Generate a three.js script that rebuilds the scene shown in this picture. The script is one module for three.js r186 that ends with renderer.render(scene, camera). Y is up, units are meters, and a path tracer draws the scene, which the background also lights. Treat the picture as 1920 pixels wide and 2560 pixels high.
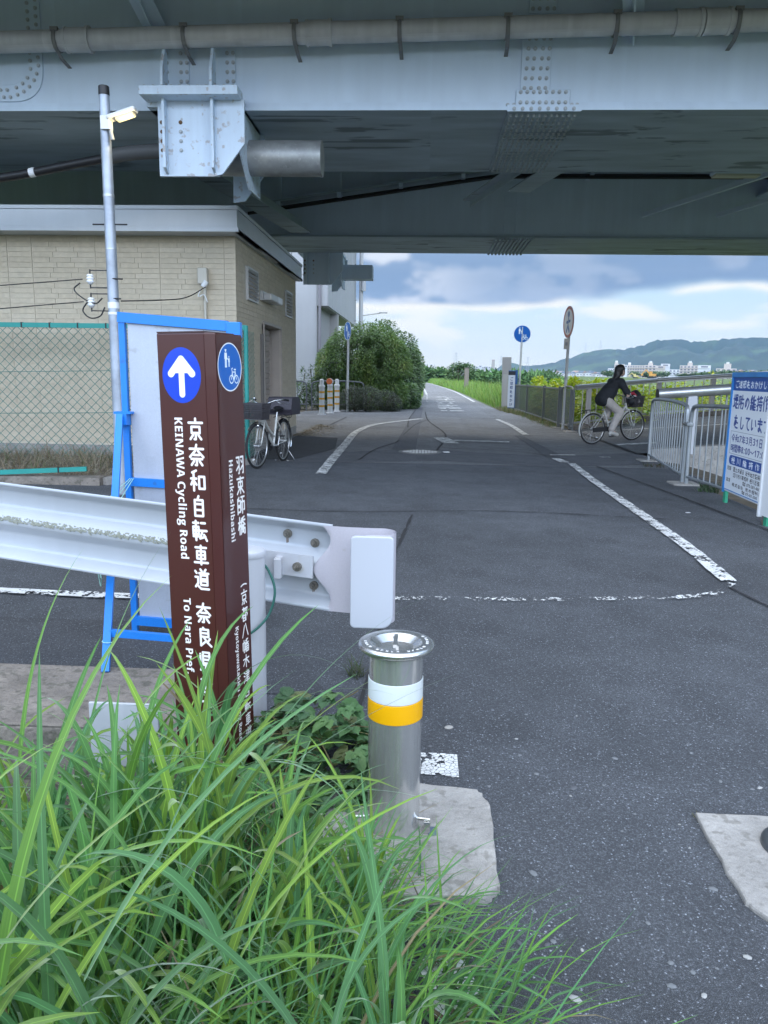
import * as THREE from 'three';
import { mergeGeometries } from 'three/addons/utils/BufferGeometryUtils.js';
import { MarchingCubes } from 'three/addons/objects/MarchingCubes.js';
import { RoundedBoxGeometry } from 'three/addons/geometries/RoundedBoxGeometry.js';

// ---------------------------------------------------------------- camera, sky, sun, exposure
const scene = new THREE.Scene();
const camera = new THREE.PerspectiveCamera(67.4, 0.75, 0.05, 20000);
camera.position.set(0, 1.45, 0);
camera.rotation.order = 'YXZ';
camera.rotation.set(-0.17558, 0.04967, 0.015);
const renderer = new THREE.WebGLRenderer({ antialias: true });
renderer.setSize(768, 1024);
renderer.toneMapping = THREE.LinearToneMapping;
renderer.toneMappingExposure = 1.26;
renderer.shadowMap.enabled = true;
scene.fog = new THREE.FogExp2(new THREE.Color().setRGB(0.36, 0.58, 0.95), 0.000085);

// small seeded generators and noise
function rng(seed) { let a = seed >>> 0; return () => { a = (a + 0x6d2b79f5) >>> 0; let t = Math.imul(a ^ (a >>> 15), 1 | a); t = (t + Math.imul(t ^ (t >>> 7), 61 | t)) ^ t; return ((t ^ (t >>> 14)) >>> 0) / 4294967296; }; }
const hash = (x, y, z = 0) => { let h = Math.imul(x | 0, 374761393) ^ Math.imul(y | 0, 668265263) ^ Math.imul(z | 0, 1274126177); h = Math.imul(h ^ (h >>> 13), 1274126177); return ((h ^ (h >>> 16)) >>> 0) / 4294967296; };
const sm = (t) => t * t * (3 - 2 * t);
const lerp = (a, b, t) => a + (b - a) * t;
const clamp = (x, a = 0, b = 1) => Math.min(b, Math.max(a, x));
const sstep = (a, b, x) => sm(clamp((x - a) / (b - a)));
function vnoise(x, y, per = 0, s = 0) {
  const ix = Math.floor(x), iy = Math.floor(y), fx = sm(x - ix), fy = sm(y - iy);
  const m = (v) => (per ? ((v % per) + per) % per : v);
  return lerp(lerp(hash(m(ix), m(iy), s), hash(m(ix + 1), m(iy), s), fx), lerp(hash(m(ix), m(iy + 1), s), hash(m(ix + 1), m(iy + 1), s), fx), fy);
}
function fbm(x, y, per = 0, oct = 4, s = 0) { let a = 0, w = 0.5, t = 0; for (let i = 0; i < oct; i++) { a += w * vnoise(x, y, per, s + i * 17); t += w; x *= 2; y *= 2; if (per) per *= 2; w *= 0.5; } return a / t; }
function noise3(x, y, z) {
  const ix = Math.floor(x), iy = Math.floor(y), iz = Math.floor(z), fx = sm(x - ix), fy = sm(y - iy), fz = sm(z - iz);
  const c = (a, b, d) => hash(ix + a, iy + b, iz + d);
  return lerp(lerp(lerp(c(0, 0, 0), c(1, 0, 0), fx), lerp(c(0, 1, 0), c(1, 1, 0), fx), fy), lerp(lerp(c(0, 0, 1), c(1, 0, 1), fx), lerp(c(0, 1, 1), c(1, 1, 1), fx), fy), fz);
}
function fbm3(x, y, z, oct = 5) { let a = 0, w = 0.5, t = 0; for (let i = 0; i < oct; i++) { a += w * noise3(x, y, z); t += w; x = x * 2.03 + 3.1; y = y * 2.03 + 1.7; z = z * 2.03 + 5.3; w *= 0.5; } return a / t; }

// the sky: a grey-blue cloud deck over a pale clear band, brighter broken cloud higher up and towards the back
{
  const W = 2048, Hh = 1024, data = new Float32Array(W * Hh * 4);
  for (let r = 0; r < Hh; r++) {
    const el = ((r + 0.5) / Hh - 0.5) * Math.PI, e = (el * 180) / Math.PI, cy = Math.cos(el), y = Math.sin(el);
    for (let c = 0; c < W; c++) {
      const ph = ((c + 0.5) / W - 0.5) * 2 * Math.PI, x = Math.cos(ph) * cy, z = Math.sin(ph) * cy;
      let R, G, B;
      if (e < -3) { R = 0.1; G = 0.12; B = 0.11; } else {
        const az = (Math.atan2(x, -z) * 180) / Math.PI;          // degrees right of the path
        const front = 1 - sstep(-0.15, -0.6, -z / Math.max(0.01, cy));
        // clear air: cream at the horizon, cyan above, blue overhead
        const k = clamp(e / 7), k2 = sstep(5, 40, e);
        R = lerp(lerp(0.76, 0.5, sm(k)), 0.38, k2); G = lerp(lerp(0.8, 0.68, sm(k)), 0.6, k2); B = lerp(lerp(0.74, 0.8, sm(k)), 1.05, k2);
        const warm = sstep(12, -6, az) * sstep(4.5, 0, e) * front;
        R = lerp(R, 0.8, warm * 0.8); G = lerp(G, 0.8, warm * 0.8); B = lerp(B, 0.68, warm * 0.8);
        // low thin clouds in the clear band
        const yy = Math.max(y, 0.004);
        const lo = fbm3(az * 0.16 + 9, e * 0.85, 2.2, 5);
        const lowm = sstep(0.5, 0.68, lo) * sstep(0.2, 1.5, e) * sstep(9, 5, e) * 0.85;
        R = lerp(R, 0.84, lowm); G = lerp(G, 0.84, lowm); B = lerp(B, 0.8, lowm);
        // the deck
        const w1 = (fbm3(az * 0.11, e * 0.35, 7.7, 4) - 0.5) * 2.2, edge = 5.1 + 1.1 * sstep(2, 20, az) - 0.35 * sstep(20, 34, az) + w1;
        const deck = sstep(edge - 0.12, edge + 0.55, e) * (0.35 + 0.65 * front);
        const s = 1 / (yy + 0.16), px = x * s * 2.1, pz = z * s * 2.1;
        const n = fbm3(px + 4.4, pz - 2.2, 3.3, 6), n2 = fbm3(az * 0.075 + 40, e * 0.9, 1.3, 5);
        let dr = lerp(0.15, 0.29, n2), dg = lerp(0.25, 0.4, n2), db = lerp(0.41, 0.57, n2);
        // torn, sunlit patches of the deck at the left
        const torn = sstep(0.47, 0.66, fbm3(az * 0.3 + 5, e * 0.6 + 3, 11.1, 5)) * (0.25 + 0.75 * sstep(5, -3, az)) * front;
        dr = lerp(dr, 0.9, torn * 0.6); dg = lerp(dg, 0.92, torn * 0.6); db = lerp(db, 0.95, torn * 0.6);
        // higher and to the back the deck breaks into white cumulus with blue between
        const br = sstep(20, 48, e) * 0.6 + (1 - front) * 0.9, cu = sstep(0.44, 0.62, n);
        const low = lerp(1, lerp(2.2, 0.9, sstep(8, 45, e)), 1 - front), cr = low * lerp(1.1, 2.65, cu), cg = low * lerp(1.55, 2.8, cu), cb = low * lerp(2.3, 3.05, cu);
        dr = lerp(dr, cr, clamp(br)); dg = lerp(dg, cg, clamp(br)); db = lerp(db, cb, clamp(br));
        R = lerp(R, dr, deck); G = lerp(G, dg, deck); B = lerp(B, db, deck);
        if (front < 1) { const q = (1 - front) * sstep(0, 25, e); R = lerp(R, cr, q); G = lerp(G, cg, q); B = lerp(B, cb, q); }
        // lit rim under the deck
        const rim = Math.exp(-(((e - edge + 0.08) / 0.22) ** 2)) * sstep(0.42, 0.6, fbm3(az * 0.22 + 20, 4.4, e * 0.2, 3)) * front * sstep(40, 20, Math.abs(az - 12));
        R = lerp(R, 0.87, rim); G = lerp(G, 0.85, rim); B = lerp(B, 0.77, rim);
      }
      const o = (r * W + c) * 4; data[o] = R; data[o + 1] = G; data[o + 2] = B; data[o + 3] = 1;
    }
  }
  const sky = new THREE.DataTexture(data, W, Hh, THREE.RGBAFormat, THREE.FloatType);
  sky.mapping = THREE.EquirectangularReflectionMapping; sky.magFilter = THREE.LinearFilter; sky.needsUpdate = true;
  scene.background = sky; scene.environment = sky;
}
const sun = new THREE.DirectionalLight(new THREE.Color().setRGB(1, 0.93, 0.8), 1.5);
sun.position.set(-45, 62, -80); sun.target.position.set(0, 0, -15);
sun.castShadow = true; sun.shadow.radius = 24;
Object.assign(sun.shadow.camera, { left: -60, right: 60, top: 60, bottom: -60, near: 1, far: 300 });
scene.add(sun, sun.target);

// ---------------------------------------------------------------- helpers
const names = {};
function numbered(n) { const k = names[n] = (names[n] ?? -1) + 1; return k ? n + '_' + String(k).padStart(3, '0') : n; }
function prep(g) {
  if (g.index) g = g.toNonIndexed();
  for (const k of Object.keys(g.attributes)) if (!['position', 'normal', 'uv', 'color'].includes(k)) g.deleteAttribute(k);
  if (!g.attributes.normal) g.computeVertexNormals();
  if (!g.attributes.uv) g.setAttribute('uv', new THREE.BufferAttribute(new Float32Array(g.attributes.position.count * 2), 2));
  return g;
}
const mg = (l) => (Array.isArray(l) ? (l.length === 1 ? prep(l[0]) : mergeGeometries(l.map(prep))) : prep(l));
function metricUV(g) {           // uv in metres, by the way each face points
  const p = g.attributes.position, n = g.attributes.normal, uv = new Float32Array(p.count * 2);
  for (let i = 0; i < p.count; i++) {
    const ax = Math.abs(n.getX(i)), ay = Math.abs(n.getY(i)), az = Math.abs(n.getZ(i));
    if (ay >= ax && ay >= az) { uv[2 * i] = p.getX(i); uv[2 * i + 1] = p.getZ(i); } else if (az >= ax) { uv[2 * i] = p.getX(i); uv[2 * i + 1] = p.getY(i); } else { uv[2 * i] = p.getZ(i); uv[2 * i + 1] = p.getY(i); }
  }
  g.setAttribute('uv', new THREE.BufferAttribute(uv, 2)); return g;
}
function mesh(name, geo, mat, parent) {
  const g = mg(geo); if (mat.userData.metric) metricUV(g);
  const m = new THREE.Mesh(g, mat); m.name = name; m.castShadow = m.receiveShadow = true; parent.add(m); return m;
}
function tag(o, label, category, group, kind) { if (label) o.userData.label = label; if (category) o.userData.category = category; if (group) o.userData.group = group; if (kind) o.userData.kind = kind; return o; }
function thing(name, label, category, pos = [0, 0, 0], turn = 0, group) {
  const o = new THREE.Group(); o.name = numbered(name); o.position.set(...pos); o.rotation.y = turn; scene.add(o); return tag(o, label, category, group);
}
const part = (name, geo, mat, parent, label) => tag(mesh(name, geo, mat, parent), label);
function solid(name, geo, mat, label, category, group, kind) { return tag(mesh(numbered(name), geo, mat, scene), label, category, group, kind); }
const struct = (name, geo, mat, label) => solid(name, geo, mat, label, undefined, undefined, 'structure');
function dup(root, pos, turn, label) { const r = root.clone(); r.name = numbered(root.name.replace(/_\d+$/, '')); r.position.set(...pos); if (turn !== undefined) r.rotation.y = turn; if (label) { r.userData = { ...root.userData, label }; } scene.add(r); return r; }

const V = (x, y, z) => new THREE.Vector3(x, y, z);
const M4 = new THREE.Matrix4();
function bx(w, h, d, x = 0, y = 0, z = 0, rx = 0, ry = 0, rz = 0) {
  const g = new THREE.BoxGeometry(w, h, d); if (rx || ry || rz) g.applyMatrix4(M4.makeRotationFromEuler(new THREE.Euler(rx, ry, rz))); g.translate(x, y, z); return g;
}
const span = (x0, x1, y0, y1, z0, z1) => bx(Math.abs(x1 - x0), Math.abs(y1 - y0), Math.abs(z1 - z0), (x0 + x1) / 2, (y0 + y1) / 2, (z0 + z1) / 2);
function rbx(w, h, d, r, x = 0, y = 0, z = 0, seg = 2) { const g = new RoundedBoxGeometry(w, h, d, seg, r); g.translate(x, y, z); return g; }
const UP = V(0, 1, 0);
function orient(g, a, b) {       // geometry along +y from 0 to its length, put from a towards b
  const q = new THREE.Quaternion().setFromUnitVectors(UP, b.clone().sub(a).normalize());
  g.applyQuaternion(q); g.translate(a.x, a.y, a.z); return g;
}
function bar(a, b, r, seg = 8, r2 = r) { a = a.isVector3 ? a : V(...a); b = b.isVector3 ? b : V(...b); const l = a.distanceTo(b), g = new THREE.CylinderGeometry(r2, r, l, seg); g.translate(0, l / 2, 0); return orient(g, a, b); }
function beam(a, b, w, h, up = UP) {   // box from a to b, h measured along up
  a = a.isVector3 ? a : V(...a); b = b.isVector3 ? b : V(...b);
  const d = b.clone().sub(a), l = d.length(); d.normalize(); const s = V().crossVectors(d, up).normalize(), u = V().crossVectors(s, d);
  const g = new THREE.BoxGeometry(l, h, w); g.applyMatrix4(new THREE.Matrix4().makeBasis(d, u, s)); const c = a.clone().add(b).multiplyScalar(0.5); g.translate(c.x, c.y, c.z); return g;
}
function tube(pts, r, n = 24, rs = 8, closed = false) { return new THREE.TubeGeometry(new THREE.CatmullRomCurve3(pts.map((p) => (p.isVector3 ? p : V(...p))), closed, 'centripetal'), n, r, rs, closed); }
function lathe(pts, seg = 32) { return new THREE.LatheGeometry(pts.map((p) => new THREE.Vector2(...p)), seg); }
function extr(pts, depth, bevel = 0) { const s = new THREE.Shape(pts.map((p) => new THREE.Vector2(...p))); return new THREE.ExtrudeGeometry(s, { depth, bevelEnabled: bevel > 0, bevelSize: bevel, bevelThickness: bevel, bevelSegments: 2, curveSegments: 16 }); }
function quads(list, col) {      // list of [a,b,c,d] corner triples
  const p = [], u = []; for (const q of list) { const [a, b, c, d] = q; p.push(...a, ...b, ...c, ...a, ...c, ...d); u.push(0, 0, 1, 0, 1, 1, 0, 0, 1, 1, 0, 1); }
  const g = new THREE.BufferGeometry(); g.setAttribute('position', new THREE.Float32BufferAttribute(p, 3)); g.setAttribute('uv', new THREE.Float32BufferAttribute(u, 2)); g.computeVertexNormals(); return g;
}
function loft(rows, closeV = false) {  // rows of equal length point lists -> smooth grid
  const n = rows.length, m = rows[0].length, p = [], u = [], ix = [];
  rows.forEach((r, i) => r.forEach((q, j) => { p.push(q[0], q[1], q[2]); u.push(j / (m - 1), i / (n - 1)); }));
  for (let i = 0; i < n - 1; i++) for (let j = 0; j < m - 1; j++) { const a = i * m + j; ix.push(a, a + 1, a + m + 1, a, a + m + 1, a + m); }
  const g = new THREE.BufferGeometry(); g.setAttribute('position', new THREE.Float32BufferAttribute(p, 3)); g.setAttribute('uv', new THREE.Float32BufferAttribute(u, 2)); g.setIndex(ix); g.computeVertexNormals(); return g;
}

// ---------------------------------------------------------------- textures and materials
const toS = (l) => (l <= 0.0031308 ? l * 12.92 : 1.055 * Math.pow(l, 1 / 2.4) - 0.055);
function texture(size, fn, rep = 1, colour = true) {       // fn(u, v, x, y) -> linear rgb (or one value)
  const d = new Uint8Array(size * size * 4);
  for (let y = 0; y < size; y++) for (let x = 0; x < size; x++) {
    const c = fn(x / size, y / size, x, y), o = (y * size + x) * 4;
    if (colour) for (let i = 0; i < 3; i++) d[o + i] = clamp(toS(c[i]) * 255, 0, 255); else d[o] = d[o + 1] = d[o + 2] = clamp(c * 255, 0, 255);
    d[o + 3] = 255;
  }
  const t = new THREE.DataTexture(d, size, size); t.wrapS = t.wrapT = THREE.RepeatWrapping; t.magFilter = THREE.LinearFilter;
  if (colour) t.colorSpace = THREE.SRGBColorSpace; t.repeat.set(rep, rep); t.needsUpdate = true; return t;
}
function mat(c, rough = 0.7, metal = 0, o = {}) {
  const { metric, transmission, clearcoat, sheen, ...rest } = o, K = transmission !== undefined || clearcoat !== undefined || sheen !== undefined ? THREE.MeshPhysicalMaterial : THREE.MeshStandardMaterial;
  const m = new K({ roughness: rough, metalness: metal, ...rest, ...(transmission !== undefined ? { transmission, thickness: 0 } : {}), ...(clearcoat !== undefined ? { clearcoat } : {}) });
  if (c) m.color.setRGB(...c); if (metric) m.userData.metric = true; return m;
}
// grain: mottled paint, concrete or metal around a linear base colour
function grained(c, { size = 512, rep = 1, amp = 0.25, cells = 8, spots = 0, spot = [0.05, 0.04, 0.03], streak = 0, fine = 0.1, seed = 0 } = {}) {
  return texture(size, (u, v) => {
    let n = 1 + (fbm(u * cells, v * cells, cells, 5, seed) - 0.5) * 2 * amp + (hash((u * size) | 0, (v * size) | 0, seed + 3) - 0.5) * fine;
    if (streak) n *= 1 + (fbm(u * cells * 6, v * cells * 0.5 + 0.5, 0, 3, seed + 31) - 0.5) * streak;
    const s = spots ? sstep(0.97 - spots, 1.12 - spots, fbm(u * cells * 4, v * cells * 4, cells * 4, 5, seed + 71)) * 0.55 : 0;
    return [0, 1, 2].map((i) => lerp(c[i] * n, spot[i], s));
  }, rep);
}
// ---------------------------------------------------------------- shared materials
const asphaltCells = (n, size) => {            // stones in dark binder: nearest jittered point of a wrapped grid
  const cell = size / n, tone = new Float32Array(size * size), edge = new Float32Array(size * size);
  for (let y = 0; y < size; y++) for (let x = 0; x < size; x++) {
    const gx = Math.floor(x / cell), gy = Math.floor(y / cell); let b = 1e9, b2 = 1e9, id = 0;
    for (let j = -1; j <= 1; j++) for (let i = -1; i <= 1; i++) {
      const cx = gx + i, cy = gy + j, wx = (cx + n) % n, wy = (cy + n) % n, h = hash(wx, wy, 5), px = (cx + h) * cell, py = (cy + hash(wx, wy, 6)) * cell, d = Math.hypot(px - x, py - y) * (0.75 + 0.5 * hash(wx, wy, 8));
      if (d < b) { b2 = b; b = d; id = hash(wx, wy, 7); } else if (d < b2) b2 = d;
    }
    tone[y * size + x] = id; edge[y * size + x] = clamp((b2 - b) / cell * 2.2);
  }
  return { tone, edge };
};
const AS = 1536, cellsA = asphaltCells(270, AS);
const asphaltMap = texture(AS, (u, v, x, y) => {
  const t = cellsA.tone[y * AS + x], e = cellsA.edge[y * AS + x], n = fbm(u * 6, v * 6, 6, 5, 2), f = hash(x, y, 9);
  let a = (0.082 + 0.11 * t * t) * lerp(0.45, 1, e) * (0.85 + 0.3 * f) * (0.75 + 0.5 * n);
  if (t > 0.965 && e > 0.2) a = 0.2 + 0.24 * (t - 0.965) / 0.035;
  return [a * 0.95, a, a * 1.07];
}, 1 / 1.3);
const asphaltBump = texture(AS, (u, v, x, y) => cellsA.edge[y * AS + x] * (0.55 + 0.45 * cellsA.tone[y * AS + x]), 1 / 1.3, false);
const asphaltMat = (k, o = {}) => mat(k, 0.78, 0, { map: asphaltMap, bumpMap: asphaltBump, bumpScale: 0.004, vertexColors: true, ...o });
const wornMask = texture(512, (u, v) => { const n = fbm(u * 10, v * 10, 10, 5, 21), m = fbm(u * 50, v * 50, 50, 3, 22); return n * 0.55 + m * 0.45 > 0.43 ? 1 : 0; }, 1 / 0.8, false);
const veryWornMask = texture(512, (u, v) => { const n = fbm(u * 10, v * 10, 10, 5, 24), m = fbm(u * 60, v * 60, 60, 3, 25); return n * 0.5 + m * 0.5 > 0.575 ? 1 : 0; }, 1 / 0.8, false);
const flakes = asphaltCells(18, 256), flakedMask = texture(256, (u, v, x, y) => (flakes.edge[y * 256 + x] > 0.17 && flakes.tone[y * 256 + x] + 0.9 * fbm(u * 6, v * 6, 6, 4, 27) > 0.62 ? 1 : 0), 1 / 0.33, false);
const paintTex = grained([0.66, 0.67, 0.66], { amp: 0.25, cells: 6, spots: 0.36, spot: [0.3, 0.3, 0.3], seed: 12, rep: 1 / 0.7 });
const M = {
  paint: mat([1, 1, 1], 0.75, 0, { map: paintTex, alphaMap: wornMask, alphaTest: 0.5 }),
  wornPaint: mat([1, 1, 1], 0.75, 0, { map: paintTex, alphaMap: veryWornMask, alphaTest: 0.5 }),
  flakedPaint: mat([1, 1, 1], 0.75, 0, { map: paintTex, alphaMap: flakedMask, alphaTest: 0.5 }),
  tar: mat([0.022, 0.022, 0.024], 0.85),
  soil: mat(null, 0.95, 0, { map: grained([0.16, 0.13, 0.095], { amp: 0.5, cells: 10, fine: 0.5, seed: 41 }), metric: true }),
  concrete: mat(null, 0.9, 0, { map: grained([0.33, 0.315, 0.295], { amp: 0.3, cells: 8, fine: 0.3, spots: 0.37, spot: [0.16, 0.15, 0.13], seed: 51 }), bumpMap: texture(256, (u, v) => fbm(u * 24, v * 24, 24, 4, 52), 2, false), bumpScale: 0.006, metric: true }),
  darkConcrete: mat(null, 0.92, 0, { map: grained([0.2, 0.175, 0.15], { amp: 0.5, cells: 8, fine: 0.4, spots: 0.4, spot: [0.07, 0.07, 0.05], seed: 55 }), bumpMap: texture(256, (u, v) => fbm(u * 24, v * 24, 24, 4, 56), 2, false), bumpScale: 0.008, metric: true }),
  galv: mat(null, 0.42, 0.65, { map: grained([0.42, 0.44, 0.46], { size: 256, amp: 0.35, cells: 10, seed: 61 }), metric: true }),
  whitePaint: mat(null, 0.38, 0, { map: grained([0.49, 0.5, 0.535], { amp: 0.09, cells: 4, spots: 0.27, spot: [0.45, 0.44, 0.4], streak: 0.08, fine: 0.03, seed: 63 }), metric: true }),
  steelBolt: mat([0.2, 0.185, 0.16], 0.6, 0.5), rust: mat([0.15, 0.09, 0.05], 0.9),
  black: mat([0.012, 0.012, 0.014], 0.5), rubber: mat([0.02, 0.02, 0.021], 0.85), chrome: mat([0.62, 0.62, 0.62], 0.16, 1),
  grey: mat([0.3, 0.31, 0.32], 0.55), white: mat([0.74, 0.75, 0.76], 0.45), cream: mat([0.66, 0.64, 0.57], 0.4),
};

// ---------------------------------------------------------------- terrain
const pathCurve = (z) => { const d = Math.max(0, -z - 70); return -2.9 * Math.pow(d / 121, 1.35) - 0.5 * Math.max(0, (d - 130) / 60) ** 1.6; };
function landHeight(x, z) {
  const xr = x - pathCurve(z), n = fbm(x * 0.02 + 50, z * 0.02 + 50, 0, 4, 91);
  let h = -0.06;
  if (z > -21.9 && z < -15.2 && xr < 16) h = xr > 3.7 ? -0.3 : -0.06;
  else {
    const e0 = z > -15.2 ? 4.25 : 4.6;
    h = -0.06 - 4.4 * sstep(e0, e0 + (z > -15.2 ? 9 : 11), xr) * (1 - 0.05 * n);
  }
  if (x < -30) h -= 3 * sstep(-30, -40, x);
  if (x < -0.45 && z > -3.0) h = -0.02 - 0.3 * sstep(-0.45, -1.2, x) * sstep(-3, -2.4, z);
  const s = -z * 0.9 + x * 0.436;            // the far bank across the river rises again
  if (x > 8 || z < -250) h += (6.2 + 1.6 * n) * sstep(400, 455, s) * sstep(20, 90, x) + (2.5 + 2 * n) * sstep(260, 420, -z) * (1 - sstep(20, 90, x)) ;
  return h;
}
{
  const xs = [], zs = [];
  for (let i = -70; i <= 90; i++) xs.push(Math.sinh(i / 90 * 8.6) * 0.9 * (Math.abs(i) < 12 ? 1 : 1));
  for (let i = 0; i <= 150; i++) zs.push(12 - 3 * (Math.exp(i / 150 * 7.35) - 1) * (1));
  const rows = zs.map((z) => xs.map((x) => [x, landHeight(x, z), z]));
  const g = loft(rows).toNonIndexed(), p = g.attributes.position, col = new Float32Array(p.count * 3);
  for (let i = 0; i < p.count; i++) {
    const x = p.getX(i), z = p.getZ(i), bare = (1 - sstep(5, 9, Math.abs(x))) * sstep(-44, -36, z), n = fbm(x * 0.03, z * 0.03, 0, 4, 5), m = fbm(x * 0.004 + 9, z * 0.012 + 4, 0, 3, 6);
    const grassy = [lerp(0.07, 0.15, n), lerp(0.13, 0.2, n), lerp(0.035, 0.06, n)], dry = [0.2, 0.17, 0.09], k = sstep(0.55, 0.7, m) * 0.7;
    const soilC = [0.17, 0.14, 0.1];
    for (let c = 0; c < 3; c++) col[3 * i + c] = lerp(lerp(grassy[c], dry[c], k), soilC[c] * (0.7 + 0.6 * n), bare);
  }
  g.setAttribute('color', new THREE.BufferAttribute(col, 3));
  const gm = mat(null, 0.95, 0, { vertexColors: true, map: grained([0.8, 0.8, 0.8], { amp: 0.5, cells: 12, fine: 0.4, seed: 93, rep: 0.5 }), metric: true });
  struct('ground', g, gm, 'soil and meadow ground around the road, dropping to the river flats');
}
// sheet cut from a fine grid, toned by stains and wear that lie on it
function sheet(x0, x1, z0, z1, step, y, inside, tone) {
  const p = [], u = [], c = [];
  const nx = Math.round((x1 - x0) / step), nz = Math.round((z1 - z0) / step);
  const X = (i) => x0 + i * step, Z = (j) => z0 + j * step;
  for (let j = 0; j < nz; j++) for (let i = 0; i < nx; i++) {
    if (!inside(X(i) + step / 2, Z(j) + step / 2)) continue;
    for (const [a, b] of [[0, 0], [0, 1], [1, 1], [0, 0], [1, 1], [1, 0]]) { const x = X(i + a), z = Z(j + b); p.push(x, typeof y === 'number' ? y : y(x, z), z); u.push(x, z); const t = tone(x, z); c.push(t, t, t * 1.0); }
  }
  const g = new THREE.BufferGeometry();
  g.setAttribute('position', new THREE.Float32BufferAttribute(p, 3)); g.setAttribute('uv', new THREE.Float32BufferAttribute(u, 2)); g.setAttribute('color', new THREE.Float32BufferAttribute(c, 3)); g.computeVertexNormals(); return g;
}
const wear = (x, z) => (0.72 + 0.56 * fbm(x * 0.9 + 7, z * 0.9 + 3, 0, 5, 33)) * (0.9 + 0.2 * fbm(x * 0.25, z * 0.25, 0, 3, 34));
const edgeJit = (a) => 0.09 * (fbm(a * 2.3, 1.5, 0, 3, 36) - 0.5);
const road = struct('road', sheet(-15, 4.32, -12.9, 5, 0.12, 0, (x, z) => {
  if (z > -3.0 && x < -0.33 + edgeJit(z)) return false;
  if (z > -3.05 && x < -0.33) return false;
  if (z < -11.6 && x < -3.0) return false;
  if (x < -4.6 && z < -9.75) return false;
  return x < (z > -11 ? 3.78 : 4.25);
}, wear), asphaltMat([0.98, 1, 1.05]), 'dark asphalt of the crossing in front of the bridge');
const oldRoad = struct('old_road', sheet(-4.8, 4.4, -37.0, -12.9, 0.14, 0, (x, z) => {
  if (z > -19.2 && x < -3.05) return false;
  if (x < lerp(-4.6, -0.7, sstep(-30.5, -36, z)) - 0.2) return false;
  return x < (z < -22 ? lerp(4.1, 3.3, sstep(-24, -37, z)) + edgeJit(z) * 2 : 4.25);
}, (x, z) => 1.55 * wear(x, z)), asphaltMat([1.12, 1.1, 1.08]), 'paler old asphalt of the path below the bridge');
{ // the cycling path on the embankment, beyond
  const p = [], u = [], c = [], L = (z) => -0.55 + pathCurve(z) + 0.5 * sstep(-37, -60, z), Rr = (z) => 3.3 + pathCurve(z);
  let prev = null;
  for (let i = 0; i <= 90; i++) { const z = -37 - 2.2 * i - 0.016 * i * i; const cur = [[L(z), 0.0, z], [Rr(z), 0.0, z]]; if (prev) for (const q of [prev[0], cur[0], cur[1], prev[0], cur[1], prev[1]]) { p.push(...q); u.push(q[0], q[2]); const t = 1.75 * wear(q[0], q[2]); c.push(t, t, t); } prev = cur; }
  const g = new THREE.BufferGeometry(); g.setAttribute('position', new THREE.Float32BufferAttribute(p, 3)); g.setAttribute('uv', new THREE.Float32BufferAttribute(u, 2)); g.setAttribute('color', new THREE.Float32BufferAttribute(c, 3)); g.computeVertexNormals();
  struct('path', g, asphaltMat([1.12, 1.1, 1.08]), 'cycling path running away along the top of the embankment');
}
// ramp that climbs to the right beside the bridge
const rampY = (x) => 0.075 * Math.max(0, x - 3.9);
{
  const ramp = struct('ramp', sheet(4.2, 18, -26.2, -15.1, 0.2, (x) => rampY(x) + 0.006, (x, z) => z < -15.1 + 0.0 * x && z > (x < 7 ? lerp(-22, -24.2, (x - 4.2) / 2.8) : -24.2 - (x - 7) * 0.18), (x, z) => 1.35 * wear(x, z)), asphaltMat([1.1, 1.1, 1.1]), 'asphalt ramp turning off to the right under the bridge');
  part('retaining_wall', extr([[4.35, -1.6], [18, -1.6], [18, rampY(18) + 0.12], [4.35, 0.15]], 0.28), M.concrete, ramp).position.z = -15.12;
  part('kerb', [beam([4.15, 0.07, -21.95], [7.05, 0.3, -24.15], 0.22, 0.16), beam([7.05, 0.3, -24.15], [18, 1.13, -26.15], 0.22, 0.16)], M.darkConcrete, ramp);
  const ln = (x0, x1, z, w) => { const l = []; for (let x = x0; x < x1 - 0.01; x += 0.5) { const b = Math.min(x1, x + 0.5); l.push([[x, rampY(x) + 0.011, z], [b, rampY(b) + 0.011, z], [b, rampY(b) + 0.011, z - w], [x, rampY(x) + 0.011, z - w]]); } return metricUV(quads(l)); };
  part('white_line', ln(4.6, 18, -15.55, 0.16), M.paint, ramp); part('white_line', ln(4.3, 18, -20.9, 0.14), M.paint, ramp); part('white_line', ln(4.05 + 0.2, 5.1, -16.95, 0.3), M.paint, ramp);
  // concrete slope below the ramp, seen through the railings
  struct('concrete_apron', quads([[[4.3, -0.12, -15.0], [4.3, -0.16, -4], [9, -2.3, -4], [9, -2.1, -15.0]]]), M.concrete, 'pale concrete slope behind the railings at the right');
}
// ---------------------------------------------------------------- markings and patches on the road
function strip(pts, w, y, jag = 0, seed = 0) {
  const r = rng(seed + 5), c = new THREE.CatmullRomCurve3(pts.map(([x, z]) => V(x, y, z)), false, 'centripetal'), len = c.getLength(), n = Math.max(2, Math.ceil(len / 0.12)), l = [];
  let prev = null;
  for (let i = 0; i <= n; i++) {
    const t = i / n, p = c.getPointAt(t), d = c.getTangentAt(t), W = (Array.isArray(w) ? lerp(w[0], w[1], t) : w) / 2, a = W + (r() - 0.5) * jag, b = W + (r() - 0.5) * jag;
    const cur = [[p.x - d.z * a, y, p.z + d.x * a], [p.x + d.z * b, y, p.z - d.x * b]];
    if (prev) l.push([prev[0], cur[0], cur[1], prev[1]]); prev = cur;
  }
  return metricUV(quads(l));
}
const patchMat = (k) => mat([k, k, k * 1.04], 0.8, 0, { map: asphaltMap, bumpMap: asphaltBump, bumpScale: 0.003 });
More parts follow.
